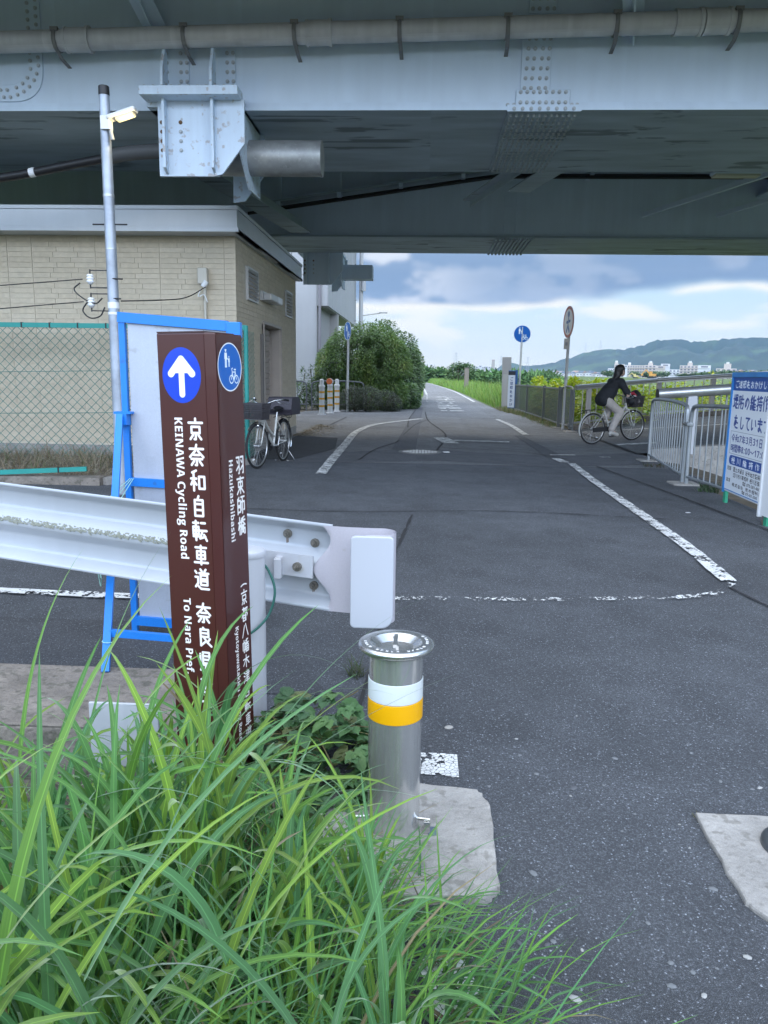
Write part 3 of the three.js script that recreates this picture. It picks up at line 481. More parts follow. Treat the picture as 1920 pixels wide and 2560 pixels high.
// ---------------------------------------------------------------- brick shed under the bridge
{
  const sh = thing('utility_shed', 'low beige brick shed with a grey metal roof edge under the bridge', 'shed');
  const mortar = mat(null, 0.95, 0, { map: grained([0.57, 0.51, 0.415], { amp: 0.2, cells: 6, seed: 131 }), metric: true });
  const X1 = -3.15, Z0 = -13.0, Z1 = -18.9, XL = -12, Y0 = 0.24, Y1 = 3.72;
  part('wall', [span(XL, X1 - 0.012, 0.2, 3.8, Z0 - 0.012, Z0 - 0.2), ...[[Z0 - 0.21, -13.75, 0.2, 3.8], [-13.75, -14.61, 0.2, 2.73], [-13.75, -14.61, 3.3, 3.8], [-14.61, -15.2, 0.2, 3.8], [-16.95, -17.52, 0.2, 3.8], [-17.52, -18.31, 0.2, 2.73], [-17.52, -18.31, 3.3, 3.8], [-18.31, Z1, 0.2, 3.8]].map(([a, b, c, d]) => span(X1 - 0.2, X1 - 0.012, c, d, a, b)), span(X1 - 0.2, X1 - 0.012, 2.44, 3.8, -15.2, -16.95), span(XL, X1 - 0.012, 0.2, 3.8, Z1, Z1 - 0.15)], mortar, sh);
  part('plinth', [span(XL, X1 + 0.015, -0.1, 0.205, Z0 + 0.015, Z0 - 0.3), span(X1 - 0.3, X1 + 0.015, -0.1, 0.205, Z0 - 0.3, Z1)], M.concrete, sh);
  // bricks: the nearest ones singly, the others joined
  const bm = [0, 1, 2, 3].map((k) => mat(null, 0.9, 0, { map: grained([[0.545, 0.475, 0.365], [0.535, 0.465, 0.355], [0.56, 0.49, 0.38], [0.54, 0.47, 0.36]][k], { size: 256, amp: 0.14, cells: 8, fine: 0.15, seed: 133 + k, rep: 2 }), metric: true }));
  const r = rng(5), course = 0.083, singles = [], rest = [[], [], [], []];
  const proto = {};
  const brickGeo = (l) => (proto[l] ??= metricUV(mg(rbx(l, course - 0.003, 0.008, 0.002, 0, 0, 0, 1))));
  for (let j = 0; j < 42; j++) {
    const y = Y0 + (j + 0.5) * course;
    if (y > Y1 - 0.02) break;
    for (let x = X1, k = 0; x > -9; k++) {                       // front
      let l = [0.3, 0.42, 0.36][(k * 7 + j * 5) % 3]; if (k === 0) l = j % 2 ? 0.19 : 0.19; if (Math.abs(x - l - -7.0) < 0.2) l = x + 7.0;
      l = Math.round(l * 1000) / 1000; if (l < 0.05) { x -= l + 0.001; continue; }
      const b = [x - l / 2, y, Z0 - 0.006 + (r() - 0.5) * 0.002, 0, l - 0.004, Math.floor(r() * 4)];
      const key = (b[0] + 3.2) ** 2 + (y - 2.2) ** 2; singles.push([key, b]); x -= l;
    }
    for (let z = Z0, k = 0; z > Z1 + 0.02; k++) {                // side
      let l = [0.3, 0.42, 0.36][(k * 5 + j * 7) % 3]; if (k === 0) l = 0.19; l = Math.min(l, z - Z1);
      const zc = z - l / 2; z -= l; if (l < 0.08) continue;
      if (y > 0.2 && y < 2.46 && zc < -15.05 && zc > -17.1) continue;
      if (y > 2.7 && y < 3.33 && ((zc < -13.66 && zc > -14.7) || (zc < -17.42 && zc > -18.4))) continue;
      singles.push([100 + (-zc), [X1 - 0.006 + (r() - 0.5) * 0.002, y, zc, Math.PI / 2, Math.round((l - 0.004) * 1000) / 1000, Math.floor(r() * 4)]]);
    }
  }
  singles.sort((a, b) => a[0] - b[0]);
  singles.forEach(([k, [x, y, z, t, l, m]], i) => {
    if (i < 297) { const b = new THREE.Mesh(brickGeo(l), bm[m]); b.name = 'brick'; b.position.set(x, y, z); b.rotation.y = t; b.castShadow = b.receiveShadow = true; sh.add(b); } else { const g = brickGeo(l).clone(); if (t) g.rotateY(t); g.translate(x, y, z); rest[m].push(g); }
  });
  rest.forEach((l, m) => tag(part('brick_courses', l, bm[m], sh), null, null, null, 'stuff'));
  // roof with a folded metal fascia
  const fm = mat(null, 0.42, 0.25, { map: grained([0.47, 0.5, 0.53], { size: 256, amp: 0.06, cells: 4, streak: 0.06, fine: 0.02, seed: 141, rep: 0.5 }), metric: true });
  const rf = part('roof', [span(XL, -3.05, 3.99, 4.07, Z0 + 0.3, -19.1)], fm, sh);
  const fas = [[0.0, 0.02, 4.0, 4.05], [0.03, 0.0, 3.72, 3.995], [0.0, 0.02, 3.66, 3.715]];
  part('fascia', [span(XL, -3.0, 3.995, 4.05, Z0 + 0.42, Z0 + 0.35), span(XL, -3.02, 3.73, 3.99, Z0 + 0.4, Z0 + 0.35), span(XL, -3.0, 3.66, 3.725, Z0 + 0.42, Z0 + 0.35), span(XL, -3.0, 3.66, 3.7, Z0 + 0.35, Z0 + 0.0),
    ], fm, rf);
  part('fascia', [span(-3.0, -3.07, 3.995, 4.05, Z0 + 0.35, -19.1), span(-3.02, -3.07, 3.73, 3.99, Z0 + 0.35, -19.08), span(-3.0, -3.07, 3.66, 3.725, Z0 + 0.35, -19.1), span(-3.0, -3.15, 3.66, 3.7, Z0 - 0.005, -19.1)], fm, rf);
  const alu = mat([0.5, 0.5, 0.49], 0.45, 0.3), dark = mat([0.02, 0.02, 0.02], 0.9), doorm = mat(null, 0.6, 0, { map: grained([0.42, 0.37, 0.33], { size: 256, amp: 0.1, cells: 4, seed: 145 }), metric: true });
  for (const [za, zb, ya, yb] of [[-13.78, -14.58, 2.76, 3.27], [-17.55, -18.28, 2.76, 3.27]]) {
    const f = part('vent', [span(X1 - 0.02, X1 + 0.035, yb, yb + 0.03, za, zb), span(X1 - 0.02, X1 + 0.035, ya, ya - 0.03, za, zb), span(X1 - 0.02, X1 + 0.035, ya - 0.03, yb + 0.03, za + 0.03, za), span(X1 - 0.02, X1 + 0.035, ya - 0.03, yb + 0.03, zb, zb - 0.03)], alu, sh);
    part('vent_lining', [span(X1 - 0.2, X1 + 0.01, yb, yb + 0.02, za, zb), span(X1 - 0.2, X1 + 0.01, ya - 0.02, ya, za, zb)], alu, f);
    for (let i = 0; i < 7; i++) part('slat', bx(0.045, 0.006, Math.abs(zb - za), X1 + 0.03, ya + 0.045 + i * (yb - ya) / 7, (za + zb) / 2, 0, 0, 0.75), alu, f);
  }
  const wl = part('wall_lamp', [span(X1, X1 + 0.06, 2.83, 3.0, -14.85, -15.95), rbx(0.16, 0.13, 0.7, 0.02, X1 + 0.13, 2.9, -15.3)], alu, sh); part('diffuser', [rbx(0.17, 0.135, 0.45, 0.02, X1 + 0.13, 2.9, -15.85)], M.white, wl);
  // recessed louvred door
  const dr = part('door', [span(X1 - 0.3, X1 - 0.27, 0.2, 2.4, -15.2, -16.95)], doorm, sh); for (const g of [span(X1 - 0.3, X1 - 0.205, 0.2, 2.4, -16.955, -17.1), span(X1 - 0.3, X1 - 0.012, 0.2, 2.4, -15.05, -15.19), span(X1 - 0.199, X1 - 0.02, 0.2, 2.4, -16.945, -16.935)]) part('door_reveal', g, doorm, sh);
  for (let i = 0; i < 19; i++) part('slat', bx(0.05, 0.09, 1.5, X1 - 0.25, 0.3 + i * 0.112, -16.1, 0, 0, -0.25), doorm, dr);
  part('door_frame', [span(X1 - 0.3, X1 + 0.02, 2.41, 2.46, -15.15, -17.0), span(X1 - 0.01, X1 + 0.02, 0.2, 2.405, -15.15, -15.2), span(X1 - 0.01, X1 + 0.02, 0.2, 2.405, -16.95, -17.0)], doorm, dr);
  part('trim', [span(X1, X1 + 0.05, 0.85, 2.2, -14.83, -14.93)], mat([0.14, 0.13, 0.125], 0.6), sh);
  // meter box, conduit and its wire anchor on the front
  const bxm = part('meter_box', [rbx(0.16, 0.26, 0.12, 0.02, -3.68, 3.02, Z0 + 0.07)], mat([0.52, 0.49, 0.42], 0.5), sh);
  part('conduit', [bar([-3.66, 2.9, Z0 + 0.05], [-3.66, 0.2, Z0 + 0.05], 0.024, 10)], mat([0.55, 0.52, 0.45], 0.5), sh);
  part('insulator', [bar([-3.66, 2.84, Z0 + 0.16], [-3.6, 2.93, Z0 + 0.16], 0.045, 10), tube([[-3.7, 2.8, Z0 + 0.16], [-3.74, 2.68, Z0 + 0.16], [-3.66, 2.72, Z0 + 0.12], [-3.6, 2.6, Z0 + 0.12]], 0.01, 12, 5)], M.white, sh);
}
// ---------------------------------------------------------------- chain-link fence
{
  const green = mat(null, 0.5, 0, { map: grained([0.02, 0.27, 0.24], { size: 128, amp: 0.15, cells: 4, seed: 151 }), metric: true }), wireM = mat([0.1, 0.24, 0.21], 0.6, 0.2);
  const fc = thing('chain_link_fence', 'green chain-link mesh fence on posts in front of the beige shed', 'fence');
  const Z = -12.35, x0 = -12, x1 = -2.85, yb = 0.05, yt = 2.17;
  part('rail', [beam([x0, yt + 0.0, Z], [x1, yt + 0.0, Z], 0.05, 0.075)], green, fc);
  part('post', [bar([-2.85, -0.05, Z], [-2.85, 2.2, Z], 0.036, 12)], green, fc); part('post', [bar([-8.4, -0.05, Z - 0.05], [-8.4, 2.15, Z - 0.05], 0.03, 12)], green, fc);
  for (let x = x0; x < x1 - 0.1; x += 0.46) part('rail_clip', [bx(0.022, 0.085, 0.058, x, yt, Z)], M.black, fc);
  const wires = [], pt = 0.155, ph = 0.15;
  const rows = Math.round((yt - yb) / (ph / 2)), cols = Math.round((x1 - x0) / (pt / 2));
  for (let s = -rows; s < cols + rows; s++) for (const dir of [1, -1]) { if ((s & 1) !== 0) continue;   // slanting wires over the whole height
    let a = x0 + s * pt / 2, b = a + dir * rows * pt / 2, ya = yb, yy = yb + rows * ph / 2;
    const lo = Math.min(a, b), hi = Math.max(a, b); if (hi < x0 || lo > x1) continue;
    const cl = (x) => clamp(x, x0, x1), A = cl(a), B = cl(b), yA = ya + (yy - ya) * (A - a) / (b - a), yB = ya + (yy - ya) * (B - a) / (b - a); if (Math.abs(A - B) < 0.01) continue;
    wires.push(bar([A, yA, Z + dir * 0.004], [B, yB, Z + dir * 0.004], 0.0048, 4));
  }
  for (const y of [0.75, 1.42]) wires.push(tube([[x0, y - 0.1, Z], [-7, y, Z + 0.01], [x1, y + 0.1, Z]], 0.005, 12, 4));
  // side panel that runs back along the shed
  for (let s = 0; s < 60; s++) for (const dir of [1, -1]) { const z0 = Z - s * 0.1, z1 = z0 - dir * 2.1; const za = clamp(z0, -13.4, Z), zb = clamp(z1, -13.4, Z); if (Math.abs(za - zb) < 0.01) continue; wires.push(bar([-2.85 - 0.1, yb + 2.1 * (za - z0) / (z1 - z0), za], [-2.85 - 0.1, yb + 2.1 * (zb - z0) / (z1 - z0), zb], 0.004, 4)); }
  part('wire_mesh', wires, wireM, fc);
  const bar0 = thing('fallen_rail', 'loose green rail lying in the dry grass before the mesh fence', 'rail', [-4.95, 0.16, -9.75], 0.1);
  part('rail', [beam([-0.9, -0.03, 0.1], [0.55, 0.03, 0], 0.05, 0.06)], green, bar0); part('clip', [bx(0.02, 0.07, 0.06, 0.2, 0.02, 0.02)], M.black, bar0);
  struct('kerb', [span(-14, -4.15, -0.2, 0.1, -9.85, -9.6), extr([[-4.2, -9.9], [-4.2, -9.58], [-2.75, -12.45], [-2.78, -12.75], [-3.0, -12.8], [-3.0, -12.5]], 0.16).rotateX(Math.PI / 2).translate(0, 0.08, 0)].slice(0, 1), M.darkConcrete, 'low concrete kerb before the dry grass verge');
  struct('verge', quads([[[-14, 0.06, -9.8], [-4.3, 0.06, -9.8], [-2.75, 0.02, -12.9], [-14, 0.05, -13.0]]]), M.soil, 'bare soil strip under the mesh fence');
  struct('fence_footing', [beam([-4.15, 0.03, -9.7], [-2.8, 0.03, -12.4], 0.16, 0.12)], M.concrete, 'concrete edging beside the mesh fence corner');
}
// ---------------------------------------------------------------- white panelled building behind
{
  const wb = thing('white_building', 'tall white panel-clad building behind the bamboo hedge', 'building');
  const pan = mat(null, 0.6, 0, { map: grained([0.35, 0.355, 0.37], { size: 256, amp: 0.06, cells: 4, streak: 0.08, fine: 0.02, seed: 161, rep: 0.2 }), metric: true }), core = mat([0.3, 0.3, 0.3], 0.9);
  part('wall', [span(-30, -5.55, -3.2, 12, -40.1, -46), span(-6.4, -5.05, 4.9, 12, -40.06, -56)], core, wb);
  for (let i = 0; i < 18; i++) for (const [a, b] of [[-3.2, 6.4], [6.42, 12]]) part('panel', rbx(1.27, b - a - 0.03, 0.08, 0.01, -5.55 - 0.65 - i * 1.3, (a + b) / 2, -40.06), pan, wb);
  part('panel', rbx(0.5, 7.1, 0.06, 0.01, -5.28, 8.45, -40.03), pan, wb);
  for (let i = 0; i < 8; i++) part('panel', rbx(0.06, 7.1, 1.92, 0.01, -5.02, 8.45, -41.0 - i * 2), pan, wb);
  part('recess_wall', span(-9, -5.0, -3.2, 4.85, -44.5, -45), core, wb); part('recess_ceiling', span(-5.5, -5.05, 4.85, 4.9, -40.1, -56), core, wb);
  part('recess_wall', span(-5.56, -5.45, -3.2, 4.85, -40.3, -44.5), core, wb);
  part('downpipe', [bar([-5.4, -3, -39.9], [-5.4, 12, -39.9], 0.07, 10)], mat([0.2, 0.19, 0.21], 0.6), wb);
  const tw = thing('roof_mast', 'thin red and white mast on the roof of the white building', 'mast', [-4.3, 9.4, -46]);
  part('leg', [bar([0, 0, 0], [0, 3.2, 0], 0.03, 8)], mat([0.45, 0.12, 0.1], 0.5), tw); part('leg', [bar([1.1, 0, 0], [1.1, 3.2, 0], 0.03, 8)], mat([0.45, 0.12, 0.1], 0.5), tw); part('platform', [bx(2.2, 0.1, 0.6, 0.7, 1.6, 0)], M.grey, tw);
}
// ---------------------------------------------------------------- lettering: each character as pen strokes on a grid of ten (a = 10), ~ marks a curved stroke
const GLYPH = {
  京: '5052 02a2 2484872724 575a4a 381a 789a', 奈: '02a2 504306 63a6 3575 1797 575a4a 381a 789a', 和: '4011 0444 212a 2407 2547 63a3a96963', 自: '5042 22828a2a22 2484 2787',
  転: '0141 0343470703 0545 0848 202a 6191 55a5 7559 5998 87aa', 車: '1191 2383872723 2585 09a9 505a', 道: '0112 04242709 184aaa 4051 8071 32a2 6253 4393984843 4595 4696', 良: '4051 2181852521 2383 212a 2a58 4578aa 9678',
  県: '3080863630 3282 3484 1117a7 585a 281a 789a', ま: '1292 1494 ~5057593a2847789a', で: '1291 ~916254476a8a 7485 9495', 羽: '01414a3a 1324 0836 61a1aa9a 7384 6896', 束: '01a1 505a 2383862623 560a 56aa',
  師: '2011 010a 02424505 06464909 50a0 5358 53a3a898 707a', 橋: '0343 202a 2307 2446 9051 42a2 7145 73a5 5585865655 4a47a7aa9a 6888896968', '（': '~09275687a9', '）': '~01235463a1', 都: '1151 3034 0464 6107 26666a2a26 2868 717a 71a184a697', 八: '41330a 6073aa',
  幡: '0208 02424838 202a 9051 43a3 707a 7345 73a5 56a6aa5a56 58a8', 木: '03a3 505a 5308 53a8', 津: '0122 0425 0a27 4191 9195 33a3 4595 4797 39a9 606a',
  ご: '2171 ~16183a8a99 8091 a0a1', 迷: '0112 04242709 184aaa 4152 9172 43a3 7079 7448 74a8', 惑: '01a1 6072a6 1343451513 0646 9365 8090 181a ~384a7a89 5768 98a9', を: '1272 ~402517 ~18446457 ~9655373a9a', お: '1363 ~41492a18467597986a 8294', か: '~1363746a4a ~41351a 83a6', け: '111a 44a4 ~8186795a', し: '~31384a8a97',
  堤: '0343 2028 0948 5090935350 5292 44a4 747a 77a7 5648 486aaa', 防: '010a 0141244627 7072 43a3 63574a 66a69a7a', の: '~52472916336294976a', 維: '200324 4105 0545 252a 070a 4749 7053 535a 53a3 56a6 58a8 5aaa 737a', 持: '0242 202a1a 0746 51a1 7074 44a4 46a6 969a7a 6778', 作: '2005 141a 6043 52a2 636a 65a5 68a8', 業: '4042 6062 1122 9182 03a3 1595 07a7 545a 480a 68aa',
  て: '1191 ~9153466a9a', い: '~12182a48 82a6', す: '0292 ~50565848464658 583a', 令: '5005 50a5 3565 2777 7758 465a', 年: '3004 2292 2595 2528 08a8 525a', 月: '20808a6a 20271a 2383 2686', 日: '20808a2a20 2585', 時: '0141480801 0444 51a1 7074 44a4 46a6 969a7a 6778', 間: '000a 00404404 0242 60a0aa8a 6064a4 62a2 36767a3a36 3878', 帯: '02a2 2023 5023 3034 5054 7074 0705a5a7 29278789 565a',
  桂: '0343 202a 2307 2446 5191 7074 44a4 5696 757a 4aaa', 川: '~10160a 5158 909a', 発: '014104 60a4 3474 1696 460a 676aaa', 注: '0122 0425 0a27 6071 42a2 5696 4aaa 727a', 者: '1181 4044 04a4 9008 36868a3a36 3888', 国: '00a0aa0a00 2282 2585 2888 5258', 土: '2484 0aaa 505a', 交: '5052 02a2 3316 7396 750a 35aa', 通: '0112 04242709 184aaa 4090 9172 434a 4393994a 4595 4797 6369', 省: '5053 3013 7093 35858a3a35 3787', 近: '0112 04242709 184aaa 9051 515548 54a4 7479', 畿: '2013 5073a8 0444 7063 3484 0676 2a59', 地: '0343 2029 0948 53595aaaa8 45a3 7178', 方: '5052 02a2 42250a 45857a5a', 整: '0141 2025 0343 6082 a160 16a6 565a 5888 383a 0aaa', 備: '2005 131a 42a2 6063 8083 45a5 454a 55a5aa 5797 757a', 局: '10909313 10140a 35858a6a 46666949', 淀: '0122 0425 0a27 6061 4341a1a3 5494 747a 7797 584a 576aaa', 河: '0122 0425 0a27 41a1 919a7a 5373765653', 事: '01a1 2282842422 1696 06a6 1898 505a4a', 務: '0141 1323 0444 242a1a 2608 7042 51a1 9146 53a6 58a89a 775a', 所: '0141 0343460603 030a 9051 515548 54a4 7479', 出: '505a 20248480 161a9a96', 張: '0141440404474a2a 5157 51a1 5393 5595 47a7 575a79 77aa', 電: '1090 0402a2a4 5155 2333 6373 2686892926 2787 555aaa', 話: '1131 0343 1535 07474a0a07 9051 43a3 7177 57979a5a57', 施: '2021 0242 22250a 25454a2a 7052 62a2 646aaaa8 8389 46a5', 工: '1292 525a 0aaa', 株: '0343 202a 2307 2446 6052 52a2 45a5 707a 7549 75aa', 式: '02a2 70749aa8 8091 1555 3539 0968', 会: '5005 50a5 3474 1797 472a8a 789a', 社: '2021 0242 4207 242a 3547 5595 717a 4aaa', 荒: '02a2 3033 7073 5354 0595 2537 370a 575a 777aaa', 飼: '2004 2043 1333371713 1a4a 60a0aa8a 5383 5585895955', 料: '0011 0343 202a 2306 2446 6172 5364 46a5 909a', 店: '5051 11a1 11160a 5357 5494 36868a3a36', '〜': '~0514356785a4',
};
function glyph(c, ch, x, y, w, h, pen) {       // draws ch in the box, in the current stroke colour
  c.lineCap = c.lineJoin = 'round'; c.lineWidth = pen;
  const X = (d) => x + pen / 2 + (w - pen) * parseInt(d, 11) / 10, Y = (d) => y + pen / 2 + (h - pen) * parseInt(d, 11) / 10;
  for (let s of (GLYPH[ch] ?? '').split(' ')) {
    const curved = s[0] === '~'; if (curved) s = s.slice(1);
    const p = []; for (let i = 0; i + 1 < s.length; i += 2) p.push([X(s[i]), Y(s[i + 1])]);
    if (!p.length) continue; c.beginPath(); c.moveTo(...p[0]);
    if (curved && p.length > 2) { for (let i = 1; i < p.length - 1; i++) { const e = i === p.length - 2 ? p[i + 1] : [(p[i][0] + p[i + 1][0]) / 2, (p[i][1] + p[i + 1][1]) / 2]; c.quadraticCurveTo(p[i][0], p[i][1], e[0], e[1]); } } else for (const q of p.slice(1)) c.lineTo(...q);
    c.stroke();
  }
}
function lineOf(c, text, x, y, w, h, pen, gap = 0.1, font = 'sans-serif') {   // one horizontal line, kanji from strokes and latin from the font
  let cx = x; const adv = (ch) => (GLYPH[ch] ? w : ch === ' ' ? w * 0.5 : c.measureText(ch).width);
  c.font = 'bold ' + Math.round(h * 1.12) + 'px ' + font; c.textBaseline = 'alphabetic';
  for (const ch of text) { if (GLYPH[ch]) glyph(c, ch, cx, y, w, h, pen); else if (ch !== ' ') c.fillText(ch, cx, y + h * 0.9); cx += adv(ch) + w * gap; }
  return cx;
}
function canvasTex(w, h, draw) { const cv = document.createElement('canvas'); cv.width = w; cv.height = h; const c = cv.getContext('2d'); draw(c, w, h); const t = new THREE.CanvasTexture(cv); t.colorSpace = THREE.SRGBColorSpace; t.magFilter = THREE.LinearFilter; t.anisotropy = 8; return t; }
// round path sign: grown-up with child above, bicycle below, white on blue
function pathSymbol(c, cx, cy, r, sx = 1) {
  c.save(); c.translate(cx, cy); c.scale(sx, 1);
  c.fillStyle = '#e9eef2'; c.beginPath(); c.arc(0, 0, r, 0, 7); c.fill(); c.fillStyle = '#0e5fb4'; c.beginPath(); c.arc(0, 0, r * 0.945, 0, 7); c.fill();
  c.fillStyle = c.strokeStyle = '#eef3f6'; c.lineCap = c.lineJoin = 'round';
  const person = (x, y, s) => { c.beginPath(); c.arc(x, y - 0.46 * s, 0.085 * s, 0, 7); c.fill(); c.fillRect(x - 0.13 * s, y - 0.53 * s, 0.26 * s, 0.03 * s); c.beginPath(); c.moveTo(x - 0.13 * s, y - 0.34 * s); c.lineTo(x + 0.13 * s, y - 0.34 * s); c.lineTo(x + 0.17 * s, y + 0.04 * s); c.lineTo(x + 0.1 * s, y + 0.04 * s); c.lineTo(x + 0.1 * s, y + 0.5 * s); c.lineTo(x + 0.01 * s, y + 0.5 * s); c.lineTo(x, y + 0.08 * s); c.lineTo(x - 0.03 * s, y + 0.5 * s); c.lineTo(x - 0.12 * s, y + 0.5 * s); c.lineTo(x - 0.11 * s, y); c.lineTo(x - 0.17 * s, y + 0.04 * s); c.closePath(); c.fill(); };
  person(-0.32 * r, -0.34 * r, 0.72 * r); person(-0.06 * r, -0.22 * r, 0.42 * r); c.lineWidth = 0.035 * r; c.beginPath(); c.moveTo(-0.24 * r, -0.38 * r); c.lineTo(-0.12 * r, -0.3 * r); c.stroke();
  c.lineWidth = 0.045 * r; const bx0 = 0.1 * r, by = 0.5 * r, w = 0.16 * r;
  for (const x of [bx0, bx0 + 0.42 * r]) { c.beginPath(); c.arc(x, by, w, 0, 7); c.stroke(); }
  c.beginPath(); c.moveTo(bx0, by); c.lineTo(bx0 + 0.08 * r, by - 0.3 * r); c.lineTo(bx0 + 0.34 * r, by - 0.3 * r); c.lineTo(bx0 + 0.2 * r, by); c.lineTo(bx0 + 0.08 * r, by - 0.26 * r); c.moveTo(bx0 + 0.42 * r, by); c.lineTo(bx0 + 0.31 * r, by - 0.4 * r); c.moveTo(bx0 + 0.24 * r, by - 0.41 * r); c.lineTo(bx0 + 0.38 * r, by - 0.41 * r); c.moveTo(bx0 + 0.08 * r, by - 0.3 * r); c.lineTo(bx0 + 0.04 * r, by - 0.43 * r); c.lineTo(bx0 + 0.12 * r, by - 0.46 * r); c.stroke();
  c.restore();
}
// brown post faces, in pixels of 1100 to the metre
const PPM = 1150;
function rotated(c, text, x, yTop, yBot, size, weight = 'bold') {    // latin turned to read downwards, between two heights
  c.save(); c.font = weight + ' ' + size + 'px sans-serif'; c.textBaseline = 'alphabetic'; c.fillStyle = '#f1efec'; const w = c.measureText(text).width; c.translate(x, yTop); c.rotate(Math.PI / 2); c.scale((yBot - yTop) / w, 1); c.fillText(text, 0, 0); c.restore();
}
const signTop = 1.571, faceW = 0.167, sideW = 0.167;
const yOf = (h) => (signTop - h) * PPM;
const signFront = canvasTex(Math.round(faceW * PPM), Math.round(signTop * PPM), (c, w, h) => {
  c.fillStyle = '#47201c'; c.fillRect(0, 0, w, h);
  const cx = 0.49 * w, cy = yOf(1.445), ry = 0.088 * PPM, rx = 0.42 * w;
  c.fillStyle = '#0b3fbf'; c.beginPath(); c.ellipse(cx, cy, Math.min(rx, ry), ry, 0, 0, 7); c.fill();
  c.strokeStyle = '#f4f4f2'; c.lineCap = 'round'; c.lineJoin = 'round'; c.lineWidth = 24; c.beginPath(); c.moveTo(cx, cy + 0.06 * PPM); c.lineTo(cx, cy - 0.05 * PPM); c.stroke(); c.lineWidth = 27;
  c.beginPath(); c.moveTo(cx - 44, cy - 6); c.lineTo(cx, cy - 58); c.lineTo(cx + 44, cy - 6); c.stroke(); c.fillStyle = '#f4f4f2'; c.beginPath(); c.moveTo(cx - 40, cy - 8); c.lineTo(cx, cy - 60); c.lineTo(cx + 40, cy - 8); c.closePath(); c.fill();
  c.fillStyle = '#0b3fbf'; c.beginPath(); c.moveTo(cx - 14, cy + 2); c.lineTo(cx - 14, cy - 6); c.lineTo(cx - 34, cy + 14); c.closePath(); c.fill();
  c.strokeStyle = '#f1efec'; const kw = 66, kx = 0.57 * w;
  const col = [['京', 1.312, 1.238], ['奈', 1.228, 1.154], ['和', 1.144, 1.07], ['自', 1.06, 0.986], ['転', 0.977, 0.904], ['車', 0.894, 0.822], ['道', 0.813, 0.738], ['奈', 0.695, 0.622], ['良', 0.61, 0.538], ['県', 0.522, 0.45], ['ま', 0.436, 0.368], ['で', 0.355, 0.29]];
  for (const [ch, a, b] of col) glyph(c, ch, kx, yOf(a), kw, (a - b) * PPM, 9.5);
  rotated(c, 'KEINAWA Cycling Road', 0.29 * w, yOf(1.314), yOf(0.838), 46); rotated(c, 'To Nara Pref.', 0.29 * w, yOf(0.706), yOf(0.43), 44);
  c.strokeStyle = '#f0a024'; for (const [x, y, s] of [[52, 0.25, 30], [120, 0.24, 34], [130, 0.19, 30], [60, 0.17, 26]]) { c.lineWidth = 10; c.beginPath(); c.arc(x, yOf(y), s * 0.45, 0.6, 5); c.moveTo(x, yOf(y) - s * 0.7); c.lineTo(x + s * 0.3, yOf(y) + s * 0.8); c.moveTo(x - s * 0.5, yOf(y) + s * 0.2); c.lineTo(x + s * 0.6, yOf(y)); c.stroke(); }
});
const signSide = canvasTex(Math.round(sideW * PPM), Math.round(signTop * PPM), (c, w, h) => {
  c.fillStyle = '#47201c'; c.fillRect(0, 0, w, h);
  pathSymbol(c, 0.5 * w, yOf(1.471), 0.079 * PPM, 1.0);
  c.strokeStyle = '#f1efec'; const kw = 62, kx = 0.6 * w;
  for (const [ch, a, b] of [['羽', 1.18, 1.112], ['束', 1.106, 1.042], ['師', 1.036, 0.972], ['橋', 0.966, 0.9]]) glyph(c, ch, kx, yOf(a), kw, (a - b) * PPM, 8.5);
  for (const [ch, a, b] of [['（', 0.735, 0.715], ['京', 0.706, 0.65], ['都', 0.642, 0.588], ['八', 0.58, 0.53], ['幡', 0.522, 0.472], ['木', 0.465, 0.416], ['津', 0.408, 0.36], ['自', 0.352, 0.305], ['転', 0.298, 0.25], ['車', 0.244, 0.196], ['道', 0.19, 0.142], ['）', 0.138, 0.12]]) glyph(c, ch, kx + 4, yOf(a), kw - 10, (a - b) * PPM, 6.5);
  rotated(c, 'Hazukashibashi', 0.32 * w, yOf(1.17), yOf(0.886), 42); rotated(c, 'Kyotoyawatakizu Cycling Road', 0.34 * w, yOf(0.588), yOf(0.16), 36);
});
